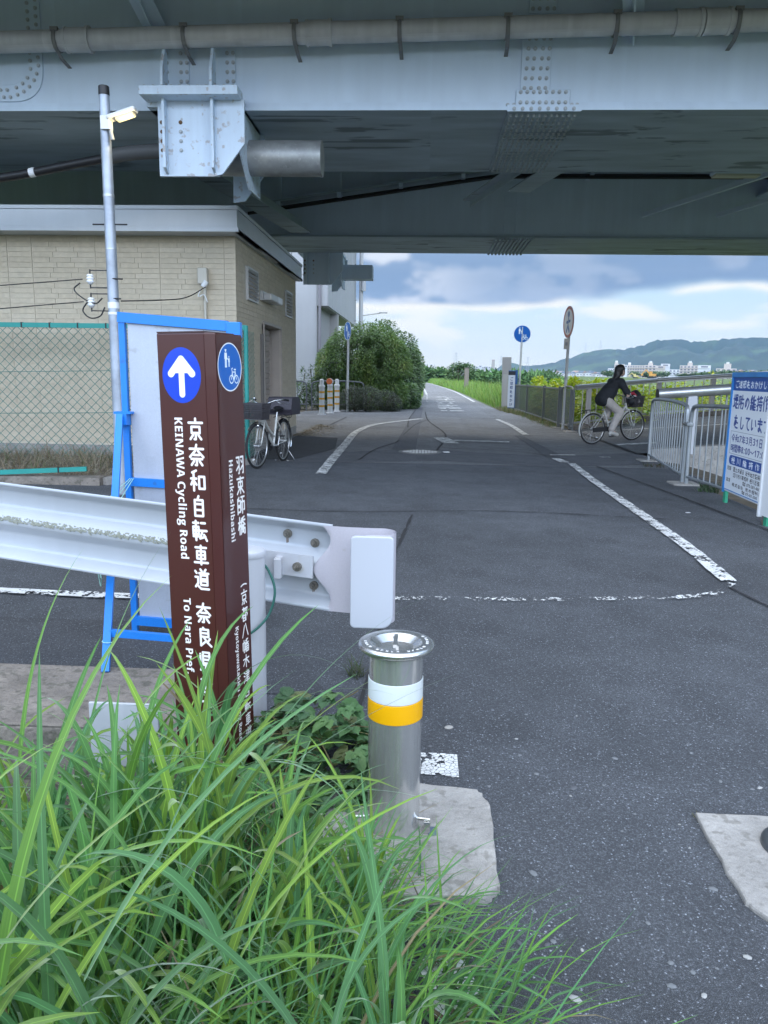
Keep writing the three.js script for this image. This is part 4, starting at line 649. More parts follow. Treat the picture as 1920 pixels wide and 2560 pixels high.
// notice about levee upkeep
const noticeTex = canvasTex(900, 925, (c, w0, h0) => {
  const w = 760, h = 1010; c.scale(w0 / w, h0 / h); c.fillStyle = '#e7ebf0'; c.fillRect(0, 0, w, h); c.fillStyle = c.strokeStyle = '#1d4f9c'; c.fillRect(0, 0, w, 118);
  c.strokeStyle = c.fillStyle = '#f2f5f8'; lineOf(c, 'ご迷惑をおかけします', 40, 28, 62, 68, 8, 0.12);
  c.strokeStyle = c.fillStyle = '#24428f';
  lineOf(c, '堤防の維持作業', 24, 150, 98, 128, 15, 0.08); lineOf(c, 'をしています', 66, 330, 96, 122, 15, 0.1);
  c.strokeStyle = '#8b90a0'; c.lineWidth = 4; c.strokeRect(40, 478, 690, 200); c.strokeStyle = c.fillStyle = '#2c3f86';
  lineOf(c, '令和7年3月31日まで', 58, 500, 68, 72, 8.5, 0.07); lineOf(c, '時間帯8:00〜17:00', 58, 592, 62, 68, 8, 0.07);
  c.fillStyle = '#2450a0'; c.beginPath(); c.roundRect(46, 692, 680, 84, 38); c.fill(); c.strokeStyle = c.fillStyle = '#f2f5f8'; lineOf(c, '桂川維持作業', 92, 704, 70, 60, 8, 0.55);
  c.strokeStyle = c.fillStyle = '#22242c';
  lineOf(c, '発注者', 30, 792, 24, 38, 4, 0.05); lineOf(c, '国土交通省 近畿地方整備局', 146, 792, 38, 40, 4.5, 0.08); lineOf(c, '淀川河川事務所 桂川出張所', 150, 842, 38, 40, 4.5, 0.08); lineOf(c, '電話 075-381-4667', 338, 890, 28, 34, 4, 0.04);
  lineOf(c, '施工者', 30, 900, 24, 34, 4, 0.05); lineOf(c, '株式会社 荒木飼料店', 146, 930, 46, 34, 4.5, 0.2); lineOf(c, '電話 075-631-2045', 338, 970, 26, 28, 4, 0.04);
});
const pathSignTex = canvasTex(256, 256, (c, w) => { c.fillStyle = '#0e5fb4'; c.fillRect(0, 0, w, w); pathSymbol(c, 128, 128, 128); });
const banSignTex = canvasTex(256, 256, (c, w) => {     // pedestrian crossing ban: white disc, red rim, blue figure
  c.fillStyle = '#d6dbe2'; c.fillRect(0, 0, w, w); c.strokeStyle = '#b06a64'; c.lineWidth = 22; c.beginPath(); c.arc(128, 128, 115, 0, 7); c.stroke(); c.strokeStyle = '#4a6ea8'; c.lineWidth = 22; c.lineCap = 'round';
  c.beginPath(); c.arc(128, 66, 14, 0, 7); c.stroke(); c.beginPath(); c.moveTo(128, 96); c.lineTo(124, 150); c.lineTo(94, 205); c.moveTo(124, 150); c.lineTo(160, 205); c.moveTo(90, 130); c.lineTo(166, 120); c.stroke();
});
const boardTex = canvasTex(128, 512, (c, w, h) => { c.fillStyle = '#d4dae2'; c.fillRect(0, 0, w, h); c.fillStyle = '#30343c'; c.fillRect(0, 0, w, 54); c.strokeStyle = '#4a5c86'; 'ご迷惑をおかけします'.split('').slice(0, 7).forEach((ch, i) => glyph(c, ch, 36, 84 + i * 60, 54, 48, 7)); });
// a flat print on its own thin plate, facing +z of its parent: w x h, centre at x, y, z
function printPlane(w, h, tex, o = {}) { const g = new THREE.PlaneGeometry(w, h); return [g, mat([1, 1, 1], 0.35, 0, { map: tex, ...o })]; }
const placed = (m, x, y, z, ry = 0) => { m.position.set(x, y, z); m.rotation.y = ry; return m; };
// ---------------------------------------------------------------- brown signpost
{
  const sp = thing('brown_signpost', 'tall square brown cycling road signpost with white lettering and blue discs', 'signpost', [-0.715, 0, -2.549], -0.258);
  sp.rotation.order = 'YXZ'; const lx = -0.021, lz = 0.015; sp.rotation.z = -(lx * Math.cos(-0.258)) / 1.57 * 1; sp.rotation.x = lz / 1.57; sp.rotation.z = 0.0125;
  const S = 0.19, ch = 0.023, h = S / 2, T = signTop, B = -0.15;
  const brown = mat([0.047, 0.0116, 0.0103], 0.3, 0, { clearcoat: 0.3 }), brownSide = mat([0.063, 0.0144, 0.0116], 0.3, 0, { clearcoat: 0.3 });
  const sec = new THREE.Shape([[-h, -h], [h - ch, -h], [h, -h + ch], [h, h], [-h, h]].map(([a, b]) => new THREE.Vector2(a, b)));
  // shape y -> -z after turning upright
  const body = new THREE.ExtrudeGeometry(sec, { depth: T - B, bevelEnabled: true, bevelSize: 0.003, bevelThickness: 0.004, bevelSegments: 2 }).rotateX(-Math.PI / 2).translate(0, B, 0);
  part('post', body, brownSide, sp);
  const fr = part('front_face', new THREE.PlaneGeometry(faceW, T - 0.004), mat([1, 1, 1], 0.35, 0, { map: signFront, clearcoat: 0.2 }), sp, 'dark maroon face with white arrow on a blue disc'); fr.position.set(-ch / 2, T / 2, h + 0.0045);
  const sd = part('side_face', new THREE.PlaneGeometry(sideW, T - 0.004), mat([1, 1, 1], 0.35, 0, { map: signSide, clearcoat: 0.2 }), sp, 'brown face with the round blue path sign'); sd.rotation.y = Math.PI / 2; sd.position.set(h + 0.0045, T / 2, -ch / 2);
  part('cap', [span(-h - 0.003, h - ch, T + 0.004, T + 0.009, -h, h + 0.003)], brown, sp);
}
// ---------------------------------------------------------------- back of the blue-framed board
{
  const bl = mat(null, 0.38, 0, { map: grained([0.012, 0.2, 0.66], { size: 256, amp: 0.12, cells: 5, spots: 0.27, spot: [0.03, 0.12, 0.3], seed: 171 }), metric: true }), zinc = mat(null, 0.5, 0.25, { map: grained([0.42, 0.455, 0.52], { size: 256, amp: 0.12, cells: 4, streak: 0.1, spots: 0.27, spot: [0.3, 0.3, 0.3], seed: 172 }), metric: true });
  const fb = thing('sign_stand', 'blue A-frame sign stand with grey back panel straddling the guard rail', 'sign stand', [-1.607, 0, -4.1]);
  const W = 0.615, t = 0.032;
  part('panel', [span(0.03, W, 0.06, 1.71, -0.005, 0.005)], zinc, fb);
  part('frame', [beam([0, 0, 0], [0, 1.73, 0], t, t, V(0, 0, 1)), beam([W, 0, 0], [W, 1.7, 0], t, t, V(0, 0, 1)), beam([-0.018, 1.735, 0.002], [W - 0.05, 1.695, 0.002], 0.04, 0.052), rbx(0.075, 0.08, 0.05, 0.004, W - 0.015, 1.675, 0.004), beam([0.018, 0.86, 0.014], [W, 0.835, 0.014], 0.03, 0.045), beam([0.018, 0.07, 0.014], [W, 0.04, 0.014], 0.03, 0.05)], bl, fb);
  part('hinge', [bx(0.05, 0.06, 0.07, 0.0, 1.2, 0.03), bx(0.09, 0.012, 0.06, 0.0, 1.235, 0.03)], bl, fb);
  part('leg', [beam([-0.012, 1.22, 0.06], [0.185, 0.1, 0.85], 0.034, 0.034)], bl, fb); part('leg', [beam([W, 1.22, 0.06], [W - 0.02, 0.1, 0.8], 0.038, 0.038)], bl, fb);
  part('tie_bar', [beam([0.17, 0.25, 0.74], [W - 0.02, 0.22, 0.72], 0.026, 0.032)], bl, fb);
  const tw = [], r = rng(3); for (let k = 0; k < 3; k++) tw.push(tube([[0.02 + k * 0.01, 0.88, 0.04], [0.03 - r() * 0.06, 0.78 - r() * 0.1, 0.3], [0.05 - k * 0.03, 0.6 + r() * 0.1, 0.44], [0.03, 0.52 - k * 0.06, 0.5], [0.06 + r() * 0.02, 0.46, 0.56]], 0.0022, 24, 5)); tw.push(new THREE.TorusGeometry(0.03, 0.0025, 5, 14).rotateX(Math.PI / 2).translate(0.172, 0.22, 0.765));
  part('twine', tw, mat([0.3, 0.55, 0.48], 0.8), fb);
}
// ---------------------------------------------------------------- guard rail, seen from the back
{
  const gr = thing('guard_rail', 'dented white steel guard rail with rounded end in front of the road', 'guard rail');
  const prof = [[0.184, 0], [0.177, 0.004], [0.168, 0], [0.143, -0.046], [0.128, -0.056], [0.072, -0.057], [0.056, -0.05], [0.022, -0.01], [0.01, -0.003], [-0.01, -0.003], [-0.023, -0.01], [-0.055, -0.05], [-0.071, -0.057], [-0.127, -0.056], [-0.142, -0.046], [-0.168, 0], [-0.177, 0.004], [-0.184, 0]];
  const A = V(-6.2, 0.98, -4.5), B = V(-0.36, 0.668, -3.05), dir = B.clone().sub(A), nrm = V(-dir.z, 0, dir.x).normalize(); // faces the camera
  if (nrm.z < 0) nrm.negate();
  const at = (x) => { const t = (x - A.x) / (B.x - A.x), c = A.clone().lerp(B, t); c.y = 0.75 - (x + 1.94) * 0.0525 + (x < -1.94 ? 0 : 0); return c; };
  const row = (x, dz = 0, sc = 1) => { const c = at(x); return prof.map(([v, d]) => [c.x + nrm.x * (d * sc + dz), c.y + v, c.z + nrm.z * (d * sc + dz)]); };
  const xs = []; for (let x = -6.2; x <= -0.36; x += 0.24) xs.push(x); xs.push(-0.36);
  const dent = (x) => 0.006 * (fbm(x * 1.7, 3.3, 0, 3, 7) - 0.5);
  part('beam', [loft(xs.map((x) => row(x, dent(x)))), loft(xs.map((x) => row(x, dent(x) - 0.004)))], mat(null, 0.36, 0.1, { map: grained([0.46, 0.49, 0.53], { amp: 0.08, cells: 3, spots: 0.25, spot: [0.5, 0.5, 0.48], streak: 0.08, fine: 0.03, seed: 181 }), metric: true }), gr);
  // grime that has settled in the valley of the beam
  const gm = []; const r = rng(9);
  for (let i = 0; i < 1500; i++) { const x = lerp(-3.6, -1.0, r()), v = 0.014 + (r() - 0.5) * 0.02, c = at(x), d = 0.001 - Math.max(0, v - 0.01) * 0.9 + dent(x), l = 0.003 + r() * 0.012; gm.push(beam([c.x + nrm.x * d, c.y + v, c.z + nrm.z * d], [c.x + l + nrm.x * d, c.y + v - l * (0.1 + r() * 0.7), c.z + nrm.z * (d + 0.002)], 0.004, 0.002 + r() * 0.004)); }
  tag(part('grime', gm, mat([0.3, 0.31, 0.26], 0.95), gr), null, null, null, 'stuff');
  // end wing: a plain sheet that continues the beam, turns back in a tight bend and ends in a return
  const wing = mat(null, 0.4, 0, { map: grained([0.5, 0.475, 0.52], { amp: 0.08, cells: 4, spots: 0.27, spot: [0.4, 0.36, 0.34], seed: 183 }), metric: true });
  const yT = 0.846, yB = 0.487, c0 = at(-0.36);
  const plan = [[-0.4, c0.z - 0.004], [-0.36, c0.z + 0.008], [-0.28, c0.z + 0.024], [-0.2, c0.z + 0.03]];
  const bend = []; for (let i = 0; i <= 12; i++) { const t = -Math.PI / 2 + Math.PI * i / 12; bend.push([-0.155 + 0.058 * Math.cos(t), c0.z + 0.096 + 0.066 * Math.sin(t)]); }
  const ret = [[-0.19, c0.z + 0.166], [-0.23, c0.z + 0.17], [-0.262, c0.z + 0.172]];
  const full = [...plan, ...bend, ...ret]; const n = full.length;
  const rowsW = full.map(([x, z], i) => { const k = i < 3 ? 0 : 1, l = []; const rc = i > n - 3 ? (i === n - 1 ? 0.014 : 0.003) : 0; const edge = i < 2 ? 0.02 * Math.sin(i * 2) : 0; for (let j = 0; j <= 16; j++) { const t = j / 16, y = lerp(yT - rc + 0.0, yB + rc + (i > 3 ? (i > n - 5 ? -0.005 : 0) : 0), t); l.push([x + (i === 0 ? 0.035 * Math.sin(t * 9) : 0), y, z]); } return l; });
  part('end_wing', [loft(rowsW), loft(rowsW.map((rw) => rw.map(([x, y, z]) => [x - 0.004, y, z - 0.0035])))], wing, gr, 'rounded pale lilac end piece');
  const rbm = mat([0.48, 0.5, 0.55], 0.35); const ps = new THREE.Shape(), pw = 0.078, ph = 0.178, q1 = 0.016, q2 = 0.05; ps.moveTo(-pw + q1, -ph); ps.lineTo(pw - q2, -ph); ps.quadraticCurveTo(pw, -ph, pw, -ph + q2); ps.lineTo(pw, ph - q1); ps.quadraticCurveTo(pw, ph, pw - q1, ph); ps.lineTo(-pw + q1, ph); ps.quadraticCurveTo(-pw, ph, -pw, ph - q1); ps.lineTo(-pw, -ph + q1); ps.quadraticCurveTo(-pw, -ph, -pw + q1, -ph);
  part('end_pad', new THREE.ExtrudeGeometry(ps, { depth: 0.01, bevelEnabled: true, bevelSize: 0.006, bevelThickness: 0.006, bevelSegments: 4, curveSegments: 10 }).translate(-0.186, 0.66, c0.z + 0.167), rbm, gr);
  // bolts with washers
  const bolt = (x, v, d = 0.05) => { const c = at(x), p = V(c.x + nrm.x * d, c.y + v, c.z + nrm.z * d), q = p.clone().addScaledVector(nrm, 0.02); const b = part('bolt', [bar(p.clone().addScaledVector(nrm, -0.006), p.clone().addScaledVector(nrm, 0.006), 0.019, 16), bar(p, q, 0.011, 6), bar(q, q.clone().addScaledVector(nrm, 0.014), 0.006, 8)], M.steelBolt, gr); return b; };
  const drip = (x, v, d, l) => { const c = at(x); part('rust_run', [0, 1, 2].map((k) => beam([c.x + (k - 1) * 0.006 + nrm.x * d, c.y + v - 0.012, c.z + nrm.z * d], [c.x + (k - 1) * 0.005 + nrm.x * d, c.y + v - 0.02 - l * (1 - 0.3 * k), c.z + nrm.z * d], 0.0008, 0.0035, V(1, 0, 0))), M.rust, gr); };
  drip(-0.575, 0.11, -0.0555, 0.03); drip(-0.455, 0.085, -0.0555, 0.025); drip(-0.46, -0.1, -0.055, 0.04);
  bolt(-0.575, 0.11, -0.052); bolt(-0.455, 0.085, -0.052); bolt(-0.46, -0.1, -0.052); bolt(-0.5, -0.005, 0.03);
  const br = part('bracket', [beam(at(-0.68).add(V(0, -0.005, 0.016)), at(-0.44).add(V(0, 0.0, 0.022)), 0.008, 0.095), rbx(0.03, 0.085, 0.07, 0.004, -0.585, 0.665, -3.06)], M.whitePaint, gr);
  const pz = -2.985; 
  const po = part('post', [lathe([[0.0615, -0.3], [0.0615, 0.738]], 40).translate(-0.688, 0, pz), lathe([[0.0645, 0.728], [0.066, 0.734], [0.066, 0.748], [0.06, 0.756], [0.03, 0.762], [0, 0.763]], 40).translate(-0.688, 0, pz)], M.whitePaint, gr);
  part('bolt', [bar([-0.703, 0.565, pz + 0.055], [-0.703, 0.565, pz + 0.068], 0.02, 16), bar([-0.703, 0.565, pz + 0.06], [-0.703, 0.565, pz + 0.085], 0.012, 6), bar([-0.703, 0.565, pz + 0.08], [-0.703, 0.565, pz + 0.1], 0.006, 8)], M.steelBolt, po);
  part('post', [lathe([[0.0615, -0.3], [0.0615, 0.84]], 24).translate(-3.4, 0, -3.66), lathe([[0.0645, 0.83], [0.066, 0.85], [0.0, 0.86]], 24).translate(-3.4, 0, -3.66)], M.whitePaint, gr);
  const wl = thing('wire_loop', 'loop of dark green coated wire around the white guard rail post', 'wire', [-0.688, 0.5, pz]);
  part('loop', [tube([[0.02, 0.2, -0.06], [0.075, 0.17, 0.0], [0.105, 0.09, 0.02], [0.085, 0.0, 0.04], [0.045, -0.05, 0.07], [-0.005, -0.082, 0.085], [-0.07, -0.1, 0.03]], 0.0052, 40, 8)], mat([0.015, 0.11, 0.085], 0.45), wl);
  part('sleeve', [tube([[0.0, -0.078, 0.086], [-0.035, -0.095, 0.068], [-0.068, -0.1, 0.03]], 0.0105, 14, 10)], M.black, wl);
}
// ---------------------------------------------------------------- stainless bollard and footings
{
  const brushed = mat(null, 0.42, 0.75, { map: texture(256, (u, v, x, y) => { const n = 0.6 + 0.16 * (fbm(u * 90, v * 3, 0, 3, 191) - 0.5) + 0.03 * (hash(x, y, 4) - 0.5); return [n, n * 0.995, n * 0.97]; }, 1), roughnessMap: texture(256, (u, v) => 0.28 + 0.2 * fbm(u * 60, v * 2.5, 0, 3, 193), 1, false) });
  const polish = mat([0.62, 0.62, 0.61], 0.26, 0.9);
  const bo = thing('steel_bollard', 'brushed stainless steel bollard with white and yellow reflective bands and flanged lid', 'bollard', [-0.068, -0.018, -2.26]);
  const R = 0.0835;
  part('tube', [lathe([[R, 0], [R, 0.635]], 64)], brushed, bo);
  part('white_band', [lathe([[R, 0.487], [R + 0.0022, 0.489], [R + 0.0022, 0.549], [R, 0.551]], 64)], mat([0.68, 0.72, 0.72], 0.3), bo);
  part('yellow_band', [lathe([[R, 0.423], [R + 0.0026, 0.425], [R + 0.0026, 0.484], [R, 0.486]], 64)], mat([0.85, 0.42, 0.003], 0.32), bo);
  const lid = part('lid', [lathe([[R - 0.002, 0.632], [R + 0.02, 0.636], [0.1145, 0.645], [0.118, 0.652], [0.116, 0.66], [0.108, 0.664], [0.082, 0.664], [0.078, 0.662], [0.055, 0.646], [0.05, 0.643], [0, 0.643]], 72)], polish, bo);
  part('handle', [beam([-0.008, 0.65, -0.045], [0.004, 0.65, 0.045], 0.009, 0.026), bx(0.012, 0.01, 0.1, -0.002, 0.664, 0)], polish, lid);
  const letters = [], tx = 'SACAP8-2-8-NILISS';    // small raised marks round the rim
  for (let i = 0; i < 22; i++) { const a = -0.35 + i * 0.17; if (i % 6 === 4) continue; const g = [bx(0.0012, 0.001, 0.008, -0.0025, 0, 0), bx(0.0055, 0.001, 0.0013, 0, 0, (i % 3) * 0.003 - 0.003)]; if (i % 2) g.push(bx(0.0012, 0.001, 0.008, 0.0028, 0, 0)); for (const q of g) letters.push(q.translate(0, 0.6646, 0.0955).rotateY(a - 1.1)); }
  tag(part('engraving', letters, mat([0.75, 0.75, 0.75], 0.5), lid), null, null, null, 'stuff');
  part('lock_bolt', [bar([-0.13, 0.085, 0.03], [-0.06, 0.085, 0.02], 0.006, 8), bar([-0.14, 0.085, 0.03], [-0.128, 0.085, 0.03], 0.011, 6)], M.chrome, bo); part('lock_bolt', [bar([0.06, 0.085, 0.02], [0.118, 0.085, 0.03], 0.006, 8), bx(0.02, 0.045, 0.03, 0.108, 0.06, 0.035)], M.chrome, bo);
  part('padlock', [rbx(0.028, 0.05, 0.045, 0.008, 0.125, 0.03, 0.035)], mat([0.1, 0.13, 0.17], 0.4), bo);
  part('sleeve', [lathe([[R + 0.004, -0.05], [R + 0.012, -0.05], [R + 0.012, 0.012], [R + 0.004, 0.012]], 48)], M.galv, bo);
  const slab = (pts, h) => { const s = new THREE.Shape(pts.map(([x, z]) => new THREE.Vector2(x, -z))); return new THREE.ExtrudeGeometry(s, { depth: h, bevelEnabled: true, bevelSize: 0.008, bevelThickness: 0.008, bevelSegments: 2 }).rotateX(-Math.PI / 2); };
  const r = rng(12), rough = (pts) => { const o = []; pts.forEach((p, i) => { const q = pts[(i + 1) % pts.length]; for (let k = 0; k < 7; k++) o.push([lerp(p[0], q[0], k / 7) + (r() - 0.5) * 0.012, lerp(p[1], q[1], k / 7) + (r() - 0.5) * 0.012]); }); return o; };
  struct('concrete_footing', slab(rough([[-0.27, -2.56], [0.21, -2.49], [0.25, -2.4], [0.24, -1.99], [0.2, -1.93], [-0.3, -1.93]]), 0.022), M.concrete, 'rough concrete footing under the steel bollard');
  struct('concrete_footing', slab(rough([[0.955, -2.42], [1.6, -2.41], [1.6, -1.9], [0.99, -1.9], [0.94, -1.985]]), 0.008), M.concrete, 'flat concrete footing at the right edge of the road');
  const so = thing('ground_socket', 'dark ring of an empty bollard socket in the right concrete footing', 'socket', [1.2, 0.016, -2.24]);
  part('ring', [lathe([[0.082, -0.01], [0.082, 0.014], [0.088, 0.02], [0.1, 0.02], [0.108, 0.014], [0.11, 0]], 48)], mat([0.16, 0.17, 0.18], 0.35, 0.8), so); part('lid', [lathe([[0, 0.004], [0.08, 0.004], [0.082, 0]], 40)], M.black, so);
  // long concrete block the guard rail posts and the sign stand on
  struct('concrete_block', rbx(5.4, 0.55, 0.62, 0.02, -3.6, -0.175, -3.02), M.darkConcrete, 'weathered concrete block under the sign stand leg at the left').rotation.y = -0.0;
  const pl = thing('white_plate', 'white metal plate fixed to the front of the concrete block in the grass', 'plate', [-1.115, 0.08, -2.695]);
  part('plate', [rbx(0.27, 0.26, 0.012, 0.004)], M.whitePaint, pl); part('screw', [bar([-0.11, 0.1, 0], [-0.11, 0.1, 0.012], 0.007, 8), bar([0.11, 0.1, 0], [0.11, 0.1, 0.012], 0.007, 8)], M.steelBolt, pl);
}
// ---------------------------------------------------------------- lamp pole with wires
{
  const lp = thing('lamp_pole', 'galvanised steel lamp pole with a small lit lamp head near its top', 'lamp post', [-3.62, 0, -9]);
  part('pole', [lathe([[0.066, -0.05], [0.062, 2.4], [0.056, 4.49]], 28)], mat(null, 0.5, 0.5, { map: grained([0.36, 0.4, 0.46], { size: 256, amp: 0.35, cells: 6, seed: 201, rep: 1.5 }), metric: true }), lp);
  part('cap', [lathe([[0.058, 4.46], [0.06, 4.47], [0.058, 4.55], [0.05, 4.558], [0, 4.56]], 28)], M.black, lp);
  for (const [y, h] of [[3.39, 0.03], [2.82, 0.012]]) part('band', [lathe([[0.062, y], [0.064, y], [0.0635, y + h], [0.06, y + h]], 28)], M.galv, lp);
  for (const [y, h] of [[2.17, 0.07], [2.1, 0.03]]) part('sticker', [lathe([[0.0645, y], [0.0655, y + 0.001], [0.0655, y + h], [0.0645, y + h]], 28)], M.white, lp);
  for (const b of [bar([-0.2, 3.1, 0], [0.2, 3.1, 0], 0.009, 8), bar([0.02, 2.5, 0.05], [0.13, 2.5, 0.02], 0.009, 8), bar([0.02, 2.28, 0.05], [0.1, 2.28, 0.02], 0.009, 8)]) part('step_bolt', b, M.black, lp);
 
  const hd = part('lamp_head', [rbx(0.34, 0.055, 0.14, 0.025, 0.22, 0, 0).rotateZ(0.3).translate(0, 4.19, 0.04), bx(0.1, 0.14, 0.1, 0.03, 4.16, 0.04)], mat([0.66, 0.66, 0.64], 0.4), lp);
  part('lamp_glass', rbx(0.22, 0.04, 0.11, 0.018, 0.25, -0.035, 0).rotateZ(0.3).translate(0, 4.185, 0.045), mat([0.5, 0.45, 0.3], 0.2, 0, { emissive: new THREE.Color().setRGB(1, 0.8, 0.42), emissiveIntensity: 0.32 }), hd);
  part('photo_cell', [bar([0.07, 4.1, 0.05], [0.1, 3.98, 0.06], 0.022, 8)], M.grey, hd);
  const pl = new THREE.PointLight(new THREE.Color().setRGB(1, 0.8, 0.42), 0.4, 0, 2); pl.position.set(-3.31, 4.13, -8.9); pl.castShadow = true; scene.add(pl);
  const ins = (y, first) => { const t = part('insulator', [lathe([[0, 0.06], [0.025, 0.06], [0.045, 0.045], [0.03, 0.035], [0.03, 0.025], [0.05, 0.01], [0.032, 0], [0.032, -0.01], [0.05, -0.025], [0.03, -0.04], [0.02, -0.06], [0, -0.06]], 20).scale(0.95, 0.95, 0.95).translate(-0.24, y, 0.05)], M.white, lp); part('hook', [beam([-0.24, y + 0.1, 0.05], [-0.02, y + 0.1, 0.03], 0.012, 0.012), beam([-0.24, y - 0.09, 0.05], [-0.02, y - 0.09, 0.03], 0.012, 0.012), bar([-0.24, y - 0.1, 0.05], [-0.24, y + 0.11, 0.05], 0.008, 6)], M.black, t); };
  ins(2.49); ins(2.23);
  const w = (name, label, pts, r = 0.0065) => { const t = thing(name, label, 'wire'); part('wire', [tube(pts, r, 40, 6)], M.black, t); };
  w('overhead_wire', 'upper black wire running left from the lamp pole insulator', [[-12, 1.4, -8.6], [-8, 2.08, -8.8], [-6.0, 2.32, -8.95], [-3.95, 2.49, -8.95]]);
  w('overhead_wire', 'lower black wire running left from the lamp pole insulator', [[-12, 1.35, -8.6], [-8, 1.88, -8.8], [-6.0, 2.06, -8.95], [-3.95, 2.24, -8.95]]);
  w('service_wire', 'twisted black wire from the lamp pole to the meter box on the shed', [[-3.5, 2.25, -8.93], [-3.45, 2.36, -10], [-3.48, 2.52, -11.3], [-3.62, 2.84, -12.86]], 0.008);
  w('jumper_wire', 'short black wire looping between the two pole insulators', [[-3.98, 2.45, -8.95], [-4.05, 2.38, -8.94], [-3.95, 2.28, -8.93], [-3.8, 2.22, -8.93], [-3.72, 2.28, -8.93]], 0.008);
  w('jumper_wire', 'round black wire loop below the lower pole insulator', [[-3.9, 2.24, -8.94], [-3.96, 2.14, -8.94], [-3.88, 2.06, -8.94], [-3.76, 2.08, -8.94], [-3.7, 2.18, -8.94]], 0.008);
}
// ---------------------------------------------------------------- right side: railings, notice, signs
const pipeM = mat(null, 0.4, 0.6, { map: grained([0.31, 0.33, 0.345], { size: 128, amp: 0.2, cells: 6, seed: 211 }), metric: true }), darkRail = mat([0.15, 0.165, 0.17], 0.5, 0.2);
{ // two galvanised barriers
  const barrier = (label, a, b, top) => {
    const A = V(...a), B = V(...b), L = A.distanceTo(B), t = thing('steel_barrier', label, 'barrier', a, Math.atan2(-(B.z - A.z), B.x - A.x), 'galvanised railing panels beside the road');
    part('frame', [tube([[0.0, 0, 0], [0, top - 0.12, 0], [0.03, top - 0.03, 0], [0.12, top, 0], [L - 0.12, top, 0], [L - 0.03, top - 0.03, 0], [L, top - 0.12, 0], [L, 0, 0]], 0.028, 60, 10), bar([0, 0.12, 0], [L, 0.12, 0], 0.02, 8)], pipeM, t);
    const n = Math.round(L / 0.19); for (let i = 1; i < n; i++) part('baluster', bar([L * i / n, 0.12, 0], [L * i / n, top, 0], 0.0105, 8), pipeM, t);
    part('foot', [rbx(0.14, 0.012, 0.14, 0.004, 0, 0.006, 0), rbx(0.14, 0.012, 0.14, 0.004, L, 0.006, 0)], pipeM, t);
    return t;
  };
  barrier('galvanised railing panel nearer the ramp, with its far corner by the cyclist', [4.07, 0, -14.06], [3.69, 0, -11.05], 1.1);
  barrier('galvanised railing panel half hidden behind the levee notice board', [3.7, 0, -10.9], [3.88, 0, -7.9], 1.1);
  const cl = thing('railing_clamp', 'steel clamp joining the two galvanised railing panels', 'clamp', [3.685, 0.85, -10.97]); part('band', [rbx(0.09, 0.05, 0.2, 0.01)], pipeM, cl); part('bolt', [bar([-0.05, 0, 0], [-0.075, 0, 0], 0.012, 6)], M.steelBolt, cl);
  for (const [x, z, w] of [[4.07, -14.1, 0.34], [3.69, -10.98, 0.36]]) struct('footing', rbx(w, 0.05, w, 0.012, x, 0.0, z), M.concrete, 'small concrete footing under a railing post');
}
{ // levee notice with blue frame and green stakes
  const nb = thing('notice_board', 'white and blue levee maintenance notice board with Japanese text on green stakes', 'notice board', [3.62, 0, -8.74]); nb.rotation.y = -Math.PI / 2 - 0.05;
  const blueF = mat(null, 0.4, 0, { map: grained([0.03, 0.2, 0.5], { size: 128, amp: 0.15, cells: 4, seed: 221 }), metric: true });
  const W = 1.32, y0 = 0.15, y1 = 1.52;
  const pr = part('printed_face', new THREE.PlaneGeometry(W, y1 - y0 - 0.05), mat([1, 1, 1], 0.4, 0, { map: noticeTex }), nb); pr.position.set(0, (y0 + y1) / 2, 0.006);
  part('panel', [span(-W / 2, W / 2, y0, y1, 0, 0.004)], M.white, nb);
  part('frame', [span(-W / 2 - 0.03, -W / 2, y0 - 0.02, y1 + 0.03, -0.02, 0.022), span(W / 2, W / 2 + 0.03, y0 - 0.02, y1 + 0.03, -0.02, 0.022), span(-W / 2, W / 2, y1 - 0.025, y1 + 0.03, -0.02, 0.02), span(-W / 2, W / 2, y0 + 0.02, y0 + 0.028, 0.005, 0.012)], blueF, nb);
  const gs = mat([0.03, 0.3, 0.17], 0.5); for (const x of [-W / 2 + 0.0, W / 2 - 0.02]) part('stake', [extr([[-0.035, -0.3], [0.035, -0.3], [0.035, 0.3], [0.02, 0.3], [0.0, 0.26], [-0.02, 0.3], [-0.035, 0.3]], 0.03, 0.003).translate(x, -0.12, -0.035)], gs, nb);
  const n2 = thing('notice_board', 'edge of a second white notice board at the right edge of the picture', 'notice board', [3.52, 0, -7.38]); n2.rotation.y = -Math.PI / 2 + 0.08;
  part('panel', [span(-0.58, 0.58, 0.1, 1.56, 0, 0.006)], M.white, n2); part('frame', [span(-0.61, 0.61, 1.56, 1.6, -0.02, 0.02), span(0.58, 0.61, 0.08, 1.56, -0.02, 0.02), span(-0.61, -0.582, 0.08, 1.56, -0.02, 0.02)], M.white, n2); part('stake', [rbx(0.06, 0.6, 0.035, 0.005, -0.5, -0.1, -0.03)], gs, n2);
}
